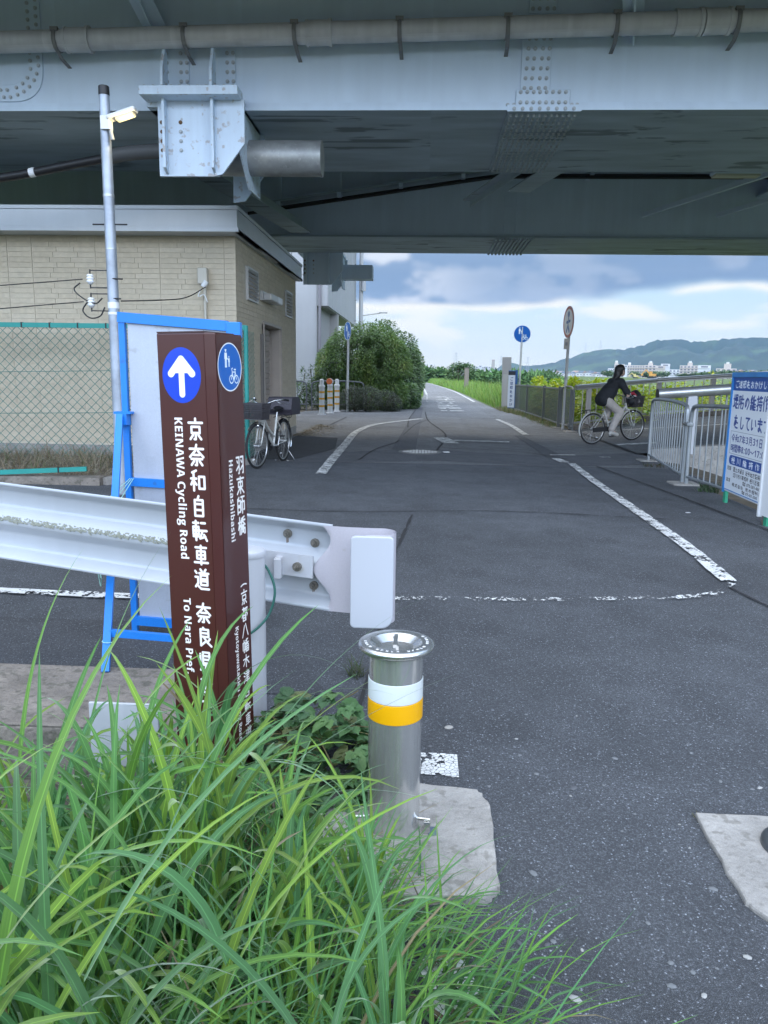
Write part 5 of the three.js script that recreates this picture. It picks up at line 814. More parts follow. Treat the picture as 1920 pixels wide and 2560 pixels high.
{ // dark railing along the path
  const zs = [-34.2, -30.1, -26.2, -23.2], xp = [3.92, 3.95, 4.0, 4.0];
  const fr = thing('path_railing', 'dark grey steel railing with close bars along the right side of the path', 'railing');
  for (let i = 0; i < 4; i++) part('post', [rbx(0.09, 1.22, 0.09, 0.01, xp[i], 0.6, zs[i]), rbx(0.2, 0.012, 0.2, 0.004, xp[i], 0.006, zs[i])], darkRail, fr);
  for (let i = 0; i < 3; i++) {
    const a = zs[i], b = zs[i + 1]; part('rail', [beam([xp[i], 1.15, a], [xp[i + 1], 1.15, b], 0.06, 0.05), beam([xp[i], 0.14, a], [xp[i + 1], 0.14, b], 0.05, 0.04)], i < 3 ? darkRail : darkRail, fr);
    const n = Math.round((b - a) / 0.14); for (let k = 1; k < n; k++) { const t = k / n, x = lerp(xp[i], xp[i + 1], t), z = lerp(a, b, t); part('baluster', [bx(0.014, 1.0, 0.018, x, 0.645, z)], darkRail, fr); }
  }
  const gt = thing('railing_end', 'dark rounded end panel of the path railing nearest the ramp', 'railing', [4.02, 0, -23.05]);
  part('frame', [tube([[0, 0.12, 0], [0, 1.08, 0], [0.01, 1.17, 0.1], [0.08, 1.18, 1.35], [0.09, 1.08, 1.46], [0.09, 0.0, 1.46]], 0.028, 50, 8), bar([0, 0.14, 0], [0.09, 0.14, 1.46], 0.022, 8)], darkRail, gt);
  for (let k = 1; k < 10; k++) part('baluster', [bar([0.009 * k, 0.14, 0.146 * k], [0.009 * k, 1.17, 0.146 * k], 0.014, 6)], darkRail, gt);
  part('latch_post', [rbx(0.07, 1.1, 0.07, 0.01, 0.07, 0.6, 1.2), lathe([[0.05, 0], [0.07, 0.02], [0.07, 0.1], [0.04, 0.13]], 16).translate(0.07, 0.1, 1.2)], darkRail, gt);
  for (const [x, z] of [[4.0, -26.2], [4.0, -23.15], [4.1, -21.55]]) struct('footing', rbx(0.42, 0.05, 0.42, 0.012, x, 0.0, z), M.concrete, 'small concrete footing under a dark railing post');
}
{ // round path sign and the oblique ban sign
  const post = mat(null, 0.45, 0.2, { map: grained([0.55, 0.56, 0.57], { size: 128, amp: 0.15, cells: 4, seed: 231 }), metric: true }), back = mat([0.35, 0.36, 0.38], 0.5, 0.3);
  const disc = (t, r, y, tex, z = 0.04) => { const d = part('disc', new THREE.CircleGeometry(r, 40), mat([1, 1, 1], 0.4, 0, { map: tex }), t); d.position.set(0, y, z); part('disc_back', [new THREE.CylinderGeometry(r, r, 0.012, 40).rotateX(Math.PI / 2).translate(0, y, z - 0.009)], back, t); };
  const a = thing('path_sign', 'round blue walking and cycling path sign on a pale pole beyond the dark railing', 'road sign', [4.08, -0.4, -34], 0.0); a.rotation.z = -0.012;
  disc(a, 0.37, 3.7, pathSignTex); part('pole', [bar([0, 0, 0], [0, 4.0, 0], 0.045, 12)], post, a);
  const b = thing('ban_sign', 'round sign seen almost edge-on with a small plate below on a leaning pole', 'road sign', [4.03, -0.2, -22.6], 0.0); b.rotation.z = -0.032; b.rotation.y = -1.42;
  disc(b, 0.44, 3.22, banSignTex); part('pole', [bar([0, 0, 0], [0, 3.6, 0], 0.042, 12)], post, b); part('plate', [rbx(0.44, 0.3, 0.012, 0.004, 0.0, 2.62, 0.05)], mat([0.4, 0.41, 0.43], 0.5), b); part('plate_mark', [rbx(0.2, 0.1, 0.004, 0.001, 0, 2.62, 0.058)], mat([0.2, 0.22, 0.28], 0.5), b);
  const c = thing('path_sign', 'round blue path sign seen obliquely in front of the bamboo hedge', 'road sign', [-3.1, 0, -31.2], 0.0); c.rotation.z = -0.02; c.rotation.y = -1.08;
  disc(c, 0.36, 3.18, pathSignTex); part('pole', [bar([0, 0, 0], [0, 3.4, 0], 0.045, 12)], post, c);
  // boards on posts beside the path
  const d = thing('board_post', 'tall weathered grey board on a post at the far end of the railing', 'board', [3.88, -0.05, -37]); d.rotation.z = 0.02;
  part('board', [rbx(0.42, 1.0, 0.05, 0.01, 0, 1.95, 0)], mat([0.3, 0.29, 0.28], 0.7), d); part('post', [rbx(0.12, 2.4, 0.1, 0.01, -0.15, 1.2, -0.03), rbx(0.24, 1.5, 0.03, 0.005, -0.05, 0.9, 0.02)], mat([0.36, 0.35, 0.33], 0.7), d);
  const e = thing('narrow_notice', 'narrow white notice with blue edge leaning beside the dark railing', 'notice', [3.78, 0.0, -34.0]); e.rotation.y = -0.95;
  const ep = part('printed_face', new THREE.PlaneGeometry(0.44, 1.55), mat([1, 1, 1], 0.5, 0, { map: boardTex }), e); ep.position.set(0, 0.95, 0.021); part('panel', [rbx(0.46, 1.62, 0.03, 0.004, 0, 0.95, 0)], mat([0.04, 0.14, 0.36], 0.5), e); part('edge', [rbx(0.1, 1.66, 0.04, 0.004, 0.27, 0.95, -0.01)], mat([0.04, 0.12, 0.32], 0.5), e); part('leg', [bar([-0.18, -0.1, -0.02], [-0.18, 0.2, -0.02], 0.02, 6), bar([0.18, -0.1, -0.02], [0.18, 0.2, -0.02], 0.02, 6)], darkRail, e);
}
{ // handrail on the far side of the ramp and pipe rail on its near side
  const A = V(4.22, 1.22, -21.97), B = V(7.05, 1.45, -24.15), C = V(18, 2.26, -26.15);
  const hr = thing('ramp_handrail', 'long aluminium handrail with upright bars along the far side of the ramp', 'handrail');
  const alu = mat([0.5, 0.49, 0.48], 0.32, 0.7), post = mat([0.34, 0.32, 0.31], 0.5, 0.3);
  const dn = (p, d) => p.clone().add(V(0, -d, 0));
  for (const [p, q] of [[A, B], [B, C]]) {
    part('top_rail', [bar(p, q, 0.058, 14), beam(dn(p, 0.065), dn(q, 0.065), 0.09, 0.04)], alu, hr); part('lower_rail', [beam(dn(p, 1.0), dn(q, 1.0), 0.06, 0.05)], alu, hr);
    const L = p.distanceTo(q), n = Math.round(L / 0.31); for (let i = 1; i < n; i++) { const c = p.clone().lerp(q, i / n); part('baluster', bar(dn(c, 0.98), dn(c, 0.07), 0.016, 6), alu, hr); }
    const m = Math.max(1, Math.round(L / 2)); for (let i = p === A ? 0 : 1; i <= m; i++) { const c = p.clone().lerp(q, p === A ? (i + 0.35) / (m + 0.25) : i / m); part('post', [bx(0.13, 1.2, 0.13, c.x, c.y - 0.66, c.z)], post, hr); }
  }
  const pr = thing('pipe_rail', 'thick galvanised pipe rail on the near side of the ramp', 'pipe rail'); const P0 = V(4.35, 1.19, -14.75), P1 = V(18, 2.3, -15.4);
  part('pipe', [bar(P0, P1, 0.098, 24)], mat(null, 0.35, 0.75, { map: grained([0.5, 0.51, 0.53], { size: 256, amp: 0.15, cells: 4, streak: 0.1, seed: 241 }), metric: true }), pr);
  part('end_cap', [bar(P0.clone().add(V(0.0, 0, 0)), P0.clone().add(V(-0.012, 0, 0)), 0.092, 24)], M.black, pr);
  for (let x = 5.0; x < 18; x += 2.1) { const t = (x - P0.x) / (P1.x - P0.x), c = P0.clone().lerp(P1, t); part('post', [rbx(0.17, 1.1, 0.13, 0.01, x, c.y - 0.62, c.z - 0.02)], M.whitePaint, pr); }
  for (let x = 4.6; x < 18; x += 0.55) { const t = (x - P0.x) / (P1.x - P0.x), c = P0.clone().lerp(P1, t); part('baluster', bar([x, rampY(x) - 0.0, c.z - 0.14], [x, c.y - 0.1, c.z - 0.14], 0.02, 6), pipeM, pr); }
}
// ---------------------------------------------------------------- left: posts, barriers, poles by the hedge
{
  const yb = mat([0.72, 0.36, 0.02], 0.4), wh = mat([0.68, 0.69, 0.7], 0.4);
  const mk = (label, pos, lamp, turn) => {
    const p = thing('delineator_post', label, 'post', pos, turn, 'white posts with yellow bands by the hedge');
    part('tube', [lathe([[0.1, 0], [0.1, 1.06]], 24)], wh, p); part('base', [lathe([[0.1, 0.03], [0.16, 0.02], [0.16, 0], [0.1, 0]], 24)], wh, p);
    if (lamp) { part('lamp_housing', [lathe([[0.11, 1.03], [0.115, 1.06], [0.1, 1.1]], 24), new THREE.CylinderGeometry(0.13, 0.13, 0.12, 24).rotateX(Math.PI / 2).translate(0, 1.2, 0)], wh, p); part('orange_lens', [new THREE.CylinderGeometry(0.105, 0.115, 0.04, 24).rotateX(Math.PI / 2).translate(-0.03, 1.2, 0.075)], mat([0.7, 0.16, 0.04], 0.3), p); } else part('cap', [lathe([[0.115, 1.0], [0.115, 1.06], [0.1, 1.08], [0.075, 1.09], [0.075, 1.25], [0.055, 1.29], [0, 1.3]], 24)], wh, p);
    for (const y of [0.28, 0.55, 0.79]) part('yellow_band', [lathe([[0.1, y], [0.103, y + 0.002], [0.103, y + 0.068], [0.1, y + 0.07]], 24)], yb, p);
    return p;
  };
  mk('white post with three yellow bands, nearest of the three and without lamp', [-3.78, 0, -28.5], false, 0); mk('white post with orange round lens on top between two plain posts', [-3.62, 0, -29.7], true, 0.1); mk('white post with yellow bands farthest to the right of the three', [-3.5, 0, -31.0], false, 0);
  const gp = thing('green_post', 'thin dark green post beside the back corner of the shed', 'post', [-4.1, 0, -24.4]); part('post', [bar([0, -0.1, 0], [0, 2.05, 0], 0.045, 10)], mat([0.02, 0.09, 0.07], 0.6), gp); part('cap', [lathe([[0.05, 2.04], [0.05, 2.07], [0, 2.08]], 12)], M.black, gp);
  const bar3 = (label, x0, x1, z) => { const t = thing('pipe_barrier', label, 'barrier', [x0, 0, z], 0.0); const L = x1 - x0; part('frame', [tube([[0, -0.05, 0], [0, 0.95, 0], [0.03, 1.1, 0], [0.16, 1.16, 0], [L - 0.16, 1.16, 0], [L - 0.03, 1.1, 0], [L, 0.95, 0], [L, -0.05, 0]], 0.032, 60, 8), bar([0, 0.22, 0], [L, 0.22, 0], 0.025, 8)], mat([0.16, 0.17, 0.19], 0.5, 0.3), t); for (let i = 1; i < Math.round(L / 0.36); i++) part('baluster', [bar([i * 0.36, 0.22, 0], [i * 0.36, 1.15, 0], 0.018, 6)], mat([0.16, 0.17, 0.19], 0.5, 0.3), t); };
  bar3('grey pipe barrier behind the three white posts', -4.75, -2.55, -32.6); bar3('grey pipe barrier beside the dark green post', -6.4, -4.95, -32.4);
  const up = thing('utility_pole', 'grey utility pole with wires and a street lamp arm behind the white building', 'utility pole', [-4.55, -2, -55]);
  const pg = mat([0.4, 0.41, 0.43], 0.8); part('pole', [lathe([[0.17, 0], [0.12, 15]], 16)], pg, up);
  part('crossarm', [bx(1.2, 0.1, 0.1, -0.3, 10.0, 0.1), bx(1.0, 0.1, 0.1, -0.35, 10.7, 0.1)], pg, up); for (const x of [-0.8, -0.4]) for (const y of [10.12, 10.82]) part('insulator', [bar([x, y, 0.1], [x, y + 0.16, 0.1], 0.05, 8)], M.black, up);
  part('lamp_arm', [bar([0, 7.55, 0], [1.4, 7.75, 0], 0.035, 8), bx(0.6, 0.08, 0.16, 1.55, 7.77, 0)], pg, up); part('transformer', [bar([0.18, 9.2, 0.2], [0.18, 9.9, 0.2], 0.16, 12), bx(0.5, 0.3, 0.3, -0.5, 6.9, 0.1)], pg, up);
  for (const [y, s] of [[10.2, 1.4], [10.9, 1.2], [8.6, 1.8], [7.2, 1.9]]) { const t = thing('power_line', 'power line running left from the utility pole at ' + ({ 10.2: 'its lower crossarm', 10.9: 'its upper crossarm', 8.6: 'mid height below the transformer', 7.2: 'the level of the lamp arm' })[y], 'wire'); part('wire', [tube([[-4.8, y - 2, -54.9], [-10, y - 2 - s * 0.5, -52], [-16, y - 2 - s * 0.4, -49]], 0.012, 20, 5)], M.black, t); }
}
// ---------------------------------------------------------------- far across the river
{
  const wall = mat([0.5, 0.44, 0.4], 0.8), wall2 = mat([0.58, 0.58, 0.6], 0.8), win = mat([0.13, 0.13, 0.15], 0.4), roofM = mat([0.62, 0.62, 0.62], 0.7);
  const D = 900, at = (az, el, d = D) => V(Math.sin(az * Math.PI / 180) * d, 1.45 + Math.tan(el * Math.PI / 180) * d, -Math.cos(az * Math.PI / 180) * d);
  // a block facing the camera between two bearings; storeys of windows set into the wall
  const block = (root, a0, a1, e1, m, cols, floors, depth = 12, d = D) => {
    const p = at(a0, 0, d), q = at(a1, 0, d), w = p.distanceTo(q), top = Math.tan(e1 * Math.PI / 180) * d + 1.45, g = new THREE.Group(); const base = 3;
    const turn = -((a0 + a1) / 2) * Math.PI / 180, c = p.clone().add(q).multiplyScalar(0.5);
    const place = (x, y, z) => V(x, y, z).applyAxisAngle(UP, turn).add(V(c.x, 0, c.z)), bxw = (ww, hh, dd, x, y, z) => { const gg = bx(ww, hh, dd); gg.rotateY(turn); const o = place(x, y, z); gg.translate(o.x, o.y, o.z); return gg; };
    const wl = part('wall', [bxw(w, top - base, depth, 0, (top + base) / 2, -depth / 2)], m, root);
    for (let f = 0; f < floors; f++) for (let k = 0; k < cols; k++) { const x = -w / 2 + (k + 0.5) * w / cols, y = top - 1.6 - f * 2.9; part('window', [bxw(w / cols * 0.55, 1.5, 0.2, x, y, 0.02)], win, root); part('balcony', [bxw(w / cols * 0.85, 0.8, 1.0, x, y - 1.15, 0.5)], m, root); }
    return { place, bxw, w, top };
  };
  const tank = (root, k, x, h, w = 3) => { part('stair_tower', [k.bxw(w, h, 5, x, k.top + h / 2, -5)], wall, root); const o = k.place(x, k.top + h, -5); part('water_tank', [new THREE.CylinderGeometry(1.5, 1.5, 1.8, 12).translate(o.x, o.y + 0.9, o.z)], roofM, root); };
  const A = thing('apartment_building', 'long beige apartment block with water tanks, directly above the cyclist', 'apartment block');
  let k = block(A, 13.42, 14.1, 1.05, wall, 2, 5); tank(A, k, 1 - k.w / 2 + 1, 2, 3.5); k = block(A, 14.1, 14.3, 1.0, wall2, 1, 1); k = block(A, 14.3, 15.45, 0.98, wall, 7, 4); tank(A, k, -k.w / 2 + 2, 1.2); k = block(A, 15.45, 16.2, 1.0, wall, 3, 4); tank(A, k, 0, 2.6, 5); block(A, 16.2, 16.8, 0.97, wall, 1, 1); block(A, 16.5, 17.1, 1.1, wall2, 1, 1, 10, 930);
  const B = thing('apartment_building', 'beige apartment block with a stair tower, left of the notice board', 'apartment block'); k = block(B, 17.73, 18.9, 1.0, wall, 5, 5); tank(B, k, 1, 3, 5); block(B, 18.9, 19.7, 1.02, wall2, 1, 1);
  const C = thing('apartment_building', 'partly hidden pale apartment block above the notice board', 'apartment block'); k = block(C, 20.03, 21.3, 0.82, wall, 4, 3); tank(C, k, 1, 5, 7);
  const lowB = [[17.05, 17.75, 0.72], [13.0, 13.45, 0.75]]; lowB.forEach(([a, b, e], i) => { const t = thing('low_building', ['low pale building between the two larger apartment blocks', 'low pale building at the left end of the long apartment block'][i], 'building'); const kk = block(t, a, b, e, wall2, 3, 2); });
  // rows of small houses below the hills
  const r = rng(44); const hm = [mat([0.55, 0.55, 0.57], 0.8), mat([0.45, 0.43, 0.42], 0.8), mat([0.6, 0.6, 0.6], 0.8)], rm = [mat([0.16, 0.2, 0.27], 0.7), mat([0.28, 0.2, 0.17], 0.7), mat([0.2, 0.2, 0.22], 0.7)];
  for (let i = 0; i < 46; i++) {
    const az = i < 26 ? 7.2 + i * 0.22 + r() * 0.1 : 21.2 + (i - 26) * 0.17, d = i < 26 ? 1050 : 900, p = at(az, 0, d), t = thing('distant_house', (i < 26 ? ['slate-roofed', 'brown-roofed', 'grey-roofed'][(i * 7) % 3] + ' small distant house in the row left of the cyclist' : ['slate-roofed', 'brown-roofed', 'grey-roofed'][(i * 7) % 3] + ' small distant house at the far right below the hills'), 'house', [p.x, 3.2, p.z], -az * Math.PI / 180 + r(), (i < 26 ? 'left ' : 'right ') + ['slate', 'brown', 'grey'][(i * 7) % 3] + '-roofed houses below the hills'), w = 6 + r() * 4, h = i < 26 ? 4.5 + r() * 2 : 6 + r() * 2;
    part('wall', [bx(w, h, 8, 0, h / 2, 0)], hm[i % 3], t); part('roof', [extr([[-w / 2 - 0.5, 0], [w / 2 + 0.5, 0], [0, 2.4]], 9).translate(0, h, -4.5)], rm[(i * 7) % 3], t); part('window', [bx(1.6, 1.2, 0.1, -w / 5, h * 0.6, 4.03), bx(1.6, 1.2, 0.1, w / 5, h * 0.6, 4.03)].slice(0, 1), win, t); part('window', [bx(1.6, 1.2, 0.1, w / 5, h * 0.6, 4.03)], win, t);
  }
  const fac = thing('factory', 'long low pale factory building on the horizon left of the hills', 'factory'); block(fac, 3.5, 4.95, 0.78, wall2, 8, 1, 30, 1100); k = block(fac, 3.9, 4.15, 0.86, wall2, 1, 1, 10, 1090);
  const cp = at(4.94, 0, 1080); const ch = thing('chimney', 'single grey factory chimney on the horizon', 'chimney', [cp.x, 2, cp.z]); part('shaft', [lathe([[2.4, 0], [1.9, 22.5]], 16)], mat([0.35, 0.32, 0.3], 0.8), ch); part('rim', [lathe([[2.0, 22.5], [2.2, 23], [1.8, 23.4], [0, 23.4]], 16)], mat([0.4, 0.3, 0.28], 0.8), ch);
  // pylons
  const steel = mat([0.4, 0.42, 0.45], 0.6, 0.3);
  const pylon = (label, az, d, h, y0) => { const p = at(az, 0, d), t = thing('pylon', label, 'pylon', [p.x, y0, p.z], -az * Math.PI / 180); const s = h / 40, leg = (x, z) => bar([x * 4 * s, 0, z * 4 * s], [x * 0.6 * s, h, z * 0.6 * s], 0.16 * s + 0.12, 4); part('legs', [leg(-1, -1), leg(1, -1), leg(-1, 1), leg(1, 1)].slice(0, 1), steel, t); for (const [x, z] of [[1, -1], [-1, 1], [1, 1]]) part('leg', leg(x, z), steel, t); const br = []; for (let i = 0; i < 7; i++) { const a = i / 7, b = (i + 1) / 7, wa = lerp(4, 0.6, a) * s, wb = lerp(4, 0.6, b) * s; br.push(bar([-wa, a * h, wa], [wb, b * h, wb], 0.14, 4), bar([wa, a * h, wa], [-wb, b * h, wb], 0.14, 4)); } part('lattice', br, steel, t); for (const f of [0.7, 0.82, 0.94]) part('crossarm', [bar([-5.5 * s, f * h, 0], [5.5 * s, f * h, 0], 0.2, 4)], steel, t); };
  pylon('lattice power pylon above the round tree beside the path', 2.24, 1500, 42, 6); pylon('small faint pylon at the left end of the horizon, leftmost of three', 0.15, 2400, 40, 0); pylon('small faint pylon at the left end of the horizon, middle of three', 0.45, 2450, 40, 0); pylon('small faint pylon at the left end of the horizon, rightmost of three', 0.68, 2500, 40, 0); pylon('faint pylon just right of the factory chimney', 5.5, 2000, 50, 6); pylon('faint pylon on the hill left of the ban sign', 7.4, 2300, 52, 10); pylon('faint pylon on the hill ridge right of the ban sign', 11.4, 3600, 38, 118); pylon('faint pylon on the hill ridge above the long apartment block', 12.4, 3600, 38, 132);
  // orange excavators on the far bank
  const ex = mat([0.6, 0.3, 0.06], 0.5); [[15.98, 0.2, 455, 'orange excavator working on the far river bank', ex, 1.1], [14.9, 0.2, 455, 'small yellow digger on the far river bank left of the orange excavator', mat([0.6, 0.5, 0.2], 0.5), 0.7]].forEach(([az, el, d, label, m, s]) => { const p = at(az, 0, d), t = thing('excavator', label, 'excavator', [p.x, landHeight(p.x, p.z), p.z], -az * Math.PI / 180 - 0.3); t.scale.setScalar(s); part('track', [rbx(4, 0.8, 0.7, 0.35, 0, 0.4, 1.1)], M.black, t); part('track', [rbx(4, 0.8, 0.7, 0.35, 0, 0.4, -1.1)], M.black, t); part('body', [rbx(3, 1.2, 2.4, 0.15, 0.2, 1.6, 0)], m, t); part('cab', [rbx(1.2, 1.5, 1.1, 0.1, -0.5, 2.6, 0.6)], m, t); part('boom', [beam([-1, 1.8, 0], [-3.2, 4.2, 0], 0.4, 0.5), beam([-3.2, 4.2, 0], [-5, 2.2, 0], 0.35, 0.4)], m, t); part('bucket', [rbx(0.9, 0.9, 1, 0.1, -5.1, 1.7, 0)], m, t); });
  // river seen between the bars
  struct('river', quads([[[40, -4.35, -400], [150, -4.35, -330], [135, -4.35, -250], [38, -4.35, -300]]]), mat([0.2, 0.26, 0.3], 0.08, 0), 'strip of pale river water on the flats');
}
// ---------------------------------------------------------------- bicycles
function bicycle(name, label, pos, turn, o = {}) {
  const b = thing(name, label, 'bicycle', pos, turn), R = 0.35, wb = 1.13;
  const white = mat([0.5, 0.5, 0.47], 0.3, 0, { clearcoat: 0.5 }), alu = mat([0.5, 0.5, 0.5], 0.28, 0.9), bk = M.black;
  const wheel = (x, nm) => {
    const w = part(nm, [new THREE.TorusGeometry(R - 0.019, 0.019, 10, 56).translate(x, R, 0)], M.rubber, b);
    part('rim', [new THREE.TorusGeometry(R - 0.042, 0.011, 6, 56).translate(x, R, 0)], alu, w); part('hub', [bar([x, R, -0.05], [x, R, 0.05], 0.022, 12), bar([x, R, -0.035], [x, R, -0.03], 0.035, 12), bar([x, R, 0.03], [x, R, 0.035], 0.035, 12)], alu, w);
    const sp = []; for (let i = 0; i < 28; i++) { const a = i / 28 * Math.PI * 2, s = i % 2 ? 1 : -1, c = a + (i % 4 < 2 ? 0.35 : -0.35); sp.push(bar([x + 0.03 * Math.cos(c), R + 0.03 * Math.sin(c), 0.032 * s], [x + (R - 0.045) * Math.cos(a), R + (R - 0.045) * Math.sin(a), 0], 0.0018, 4)); } part('spokes', sp, alu, w);
    part('reflector', [rbx(0.05, 0.018, 0.02, 0.004, x + 0.12, R - 0.2, 0)], M.white, w);
    return w;
  };
  wheel(0, 'rear_wheel'); 
  const BB = V(0.47, 0.31, 0), st = V(0.31, 0.76, 0), ht = V(0.925, 0.84, 0), hb = V(0.965, 0.68, 0);
  part('frame', [bar(BB, st, 0.017, 10), bar(hb, BB, 0.021, 10), tube([ht.clone().lerp(hb, 0.25), V(0.7, 0.6, 0), V(0.42, 0.44, 0)], 0.017, 20, 10), bar(ht.clone().add(V(-0.01, 0.03, 0)), hb.clone().add(V(0.01, -0.02, 0)), 0.022, 12), ...[-1, 1].flatMap((s) => [bar([0, R, 0.055 * s], [0.44, 0.31, 0.03 * s], 0.01, 8), bar([0, R, 0.055 * s], [0.33, 0.7, 0.02 * s], 0.008, 8)])], white, b);
  // steering group: fork, front wheel and bars may be turned
  const st0 = o.steer ?? 0; const front = [];
  const pivot = V(0.965, 0, 0), turnG = (m) => { m.position.set(pivot.x * (1 - Math.cos(st0)), 0, pivot.x * Math.sin(st0)); m.rotation.y = st0; return m; };
  const P = (nm, g, m, lab) => turnG(part(nm, g, m, b, lab));
  turnG(wheel(wb, 'front_wheel'));
  P('fork', [-1, 1].map((s) => tube([[0.975, 0.72, 0.045 * s], [1.03, 0.56, 0.05 * s], [1.08, 0.42, 0.05 * s], [1.13, R, 0.05 * s]], 0.011, 16, 8)).concat([bx(0.05, 0.03, 0.11, 0.972, 0.72, 0)]), white);
  const arc = (x, a0, a1, w) => { const rows = []; for (let i = 0; i <= 20; i++) { const a = lerp(a0, a1, i / 20), r0 = R + 0.022; rows.push([[-w, -0.008], [-w * 0.5, 0.004], [0, 0.008], [w * 0.5, 0.004], [w, -0.008]].map(([z, d]) => [x + (r0 + d) * Math.cos(a), R + (r0 + d) * Math.sin(a), z])); } return loft(rows); };
  part('rear_fender', [arc(0, 0.55, 3.5, 0.028)], o.fender ?? white, b); P('front_fender', [arc(wb, 0.75, 2.75, 0.026)], o.fender ?? white);
  P('handlebar', [bar([0.93, 0.83, 0], [0.905, 1.0, 0], 0.013, 10), tube([[0.66, 1.045, -0.29], [0.78, 1.06, -0.28], [0.9, 1.045, -0.19], [0.935, 1.0, -0.07], [0.935, 0.995, 0.07], [0.9, 1.045, 0.19], [0.78, 1.06, 0.28], [0.66, 1.045, 0.29]], 0.011, 50, 8)], M.chrome);
  for (const s of [-1, 1]) { P('grip', [bar([0.79, 1.06, 0.28 * s], [0.65, 1.045, 0.29 * s], 0.017, 10)], bk); P('brake_lever', [tube([[0.88, 1.05, 0.2 * s], [0.9, 1.01, 0.27 * s], [0.8, 1.0, 0.31 * s], [0.7, 0.995, 0.32 * s]], 0.006, 14, 6)], alu); }
  P('bell', [new THREE.SphereGeometry(0.022, 12, 8).translate(0.9, 1.075, 0.17)], M.chrome);
  // basket of woven straps
  const bkM = mat([0.045, 0.04, 0.045], 0.6), sl = [], bw = 0.19, bd = 0.14, y0 = 0.77, y1 = 1.0, cx = 1.16, fl = 0.03;
  const lvl = (y) => { const t = (y - y0) / (y1 - y0), e = fl * t; return [[cx - bd + 0.02 - e * 0.4, -bw + 0.03 - e], [cx + bd - 0.02 + e, -bw + 0.03 - e], [cx + bd - 0.02 + e, bw - 0.03 + e], [cx - bd + 0.02 - e * 0.4, bw - 0.03 + e]]; };
  for (const y of [y0, 0.87, 0.905, 0.94, 0.97, y1]) { const c = lvl(y); for (let i = 0; i < 4; i++) sl.push(beam([c[i][0], y, c[i][1]], [c[(i + 1) % 4][0], y, c[(i + 1) % 4][1]], 0.006, y === y1 ? 0.022 : y === y0 ? 0.015 : 0.008)); }
  const lo = lvl(y0), hi = lvl(y1); for (let i = 0; i < 4; i++) { const n = i % 2 ? 18 : 13; for (let k = 0; k < n; k++) { const t = (k + 0.5) / n, j = (i + 1) % 4; sl.push(beam([lerp(lo[i][0], lo[j][0], t), y0, lerp(lo[i][1], lo[j][1], t)], [lerp(hi[i][0], hi[j][0], t), y1, lerp(hi[i][1], hi[j][1], t)], 0.006, 0.008, V(hi[j][0] - hi[i][0], 0, hi[j][1] - hi[i][1]).normalize())); } }
  for (let k = 0; k < 9; k++) sl.push(bx(0.24, 0.005, 0.012, cx, y0 + 0.005, -0.14 + k * 0.035));
  P('basket', sl, bkM);
  P('basket_stay', [bar([1.13, R, 0.06], [1.2, 0.77, 0.07], 0.005, 6), bar([1.13, R, -0.06], [1.2, 0.77, -0.07], 0.005, 6)], alu);
  P('head_lamp', [lathe([[0, 0], [0.03, 0.0], [0.04, 0.03], [0.03, 0.05], [0, 0.055]], 16).rotateZ(-Math.PI / 2).translate(1.1, 0.66, 0)], M.chrome);
  part('seat_post', [bar(st, st.clone().add(V(-0.03, 0.1, 0)), 0.0125, 8)], alu, b);
  const sg = new THREE.SphereGeometry(1, 20, 12); { const p = sg.attributes.position; for (let i = 0; i < p.count; i++) { const x = p.getX(i), y = p.getY(i), z = p.getZ(i), t = (x + 1) / 2; p.setXYZ(i, x * 0.14, y * 0.045 + (x < 0 ? 0.015 * -x : -0.01 * x), z * lerp(0.105, 0.025, sm(t))); } sg.computeVertexNormals(); sg.translate(0.29, 0.89, 0); }
  part('saddle', [sg], bk, b);
  part('crank', [bar([0.47, 0.31, -0.06], [0.47, 0.31, 0.06], 0.016, 8), bar([0.47, 0.31, 0.075], [0.47 + 0.16 * Math.cos(o.crank ?? -1.2), 0.31 + 0.16 * Math.sin(o.crank ?? -1.2), 0.085], 0.01, 8), bar([0.47, 0.31, -0.075], [0.47 - 0.16 * Math.cos(o.crank ?? -1.2), 0.31 - 0.16 * Math.sin(o.crank ?? -1.2), -0.085], 0.01, 8)], alu, b);
  for (const s of [-1, 1]) part('pedal', [rbx(0.09, 0.022, 0.07, 0.006, 0.47 + s * 0.16 * Math.cos(o.crank ?? -1.2), 0.31 + s * 0.16 * Math.sin(o.crank ?? -1.2), 0.13 * s)], bk, b);
  part('chain_case', [rbx(0.62, 0.1, 0.018, 0.009, 0.27, 0.325, 0.06), new THREE.CylinderGeometry(0.09, 0.09, 0.018, 24).rotateX(Math.PI / 2).translate(0.47, 0.31, 0.06)], o.caseMat ?? bk, b);
  part('rear_rack', [tube([[0.3, 0.75, 0.06], [0.0, 0.77, 0.07], [-0.25, 0.765, 0.06], [-0.3, 0.72, 0.03], [-0.3, 0.72, -0.03], [-0.25, 0.765, -0.06], [0, 0.77, -0.07], [0.3, 0.75, -0.06]], 0.006, 40, 6), ...[-1, 1].map((s) => bar([-0.02, R, 0.065 * s], [-0.13, 0.765, 0.065 * s], 0.006, 6)), bx(0.5, 0.006, 0.02, -0.02, 0.77, 0)], o.rack ?? bk, b);
  if (o.stand) part('kickstand', [tube([[0, R, 0.075], [-0.01, 0.2, 0.085], [-0.06, 0.01, 0.17], [-0.08, 0.008, 0.0], [-0.06, 0.01, -0.17], [-0.01, 0.2, -0.085], [0, R, -0.075]], 0.008, 44, 8)], M.chrome, b);
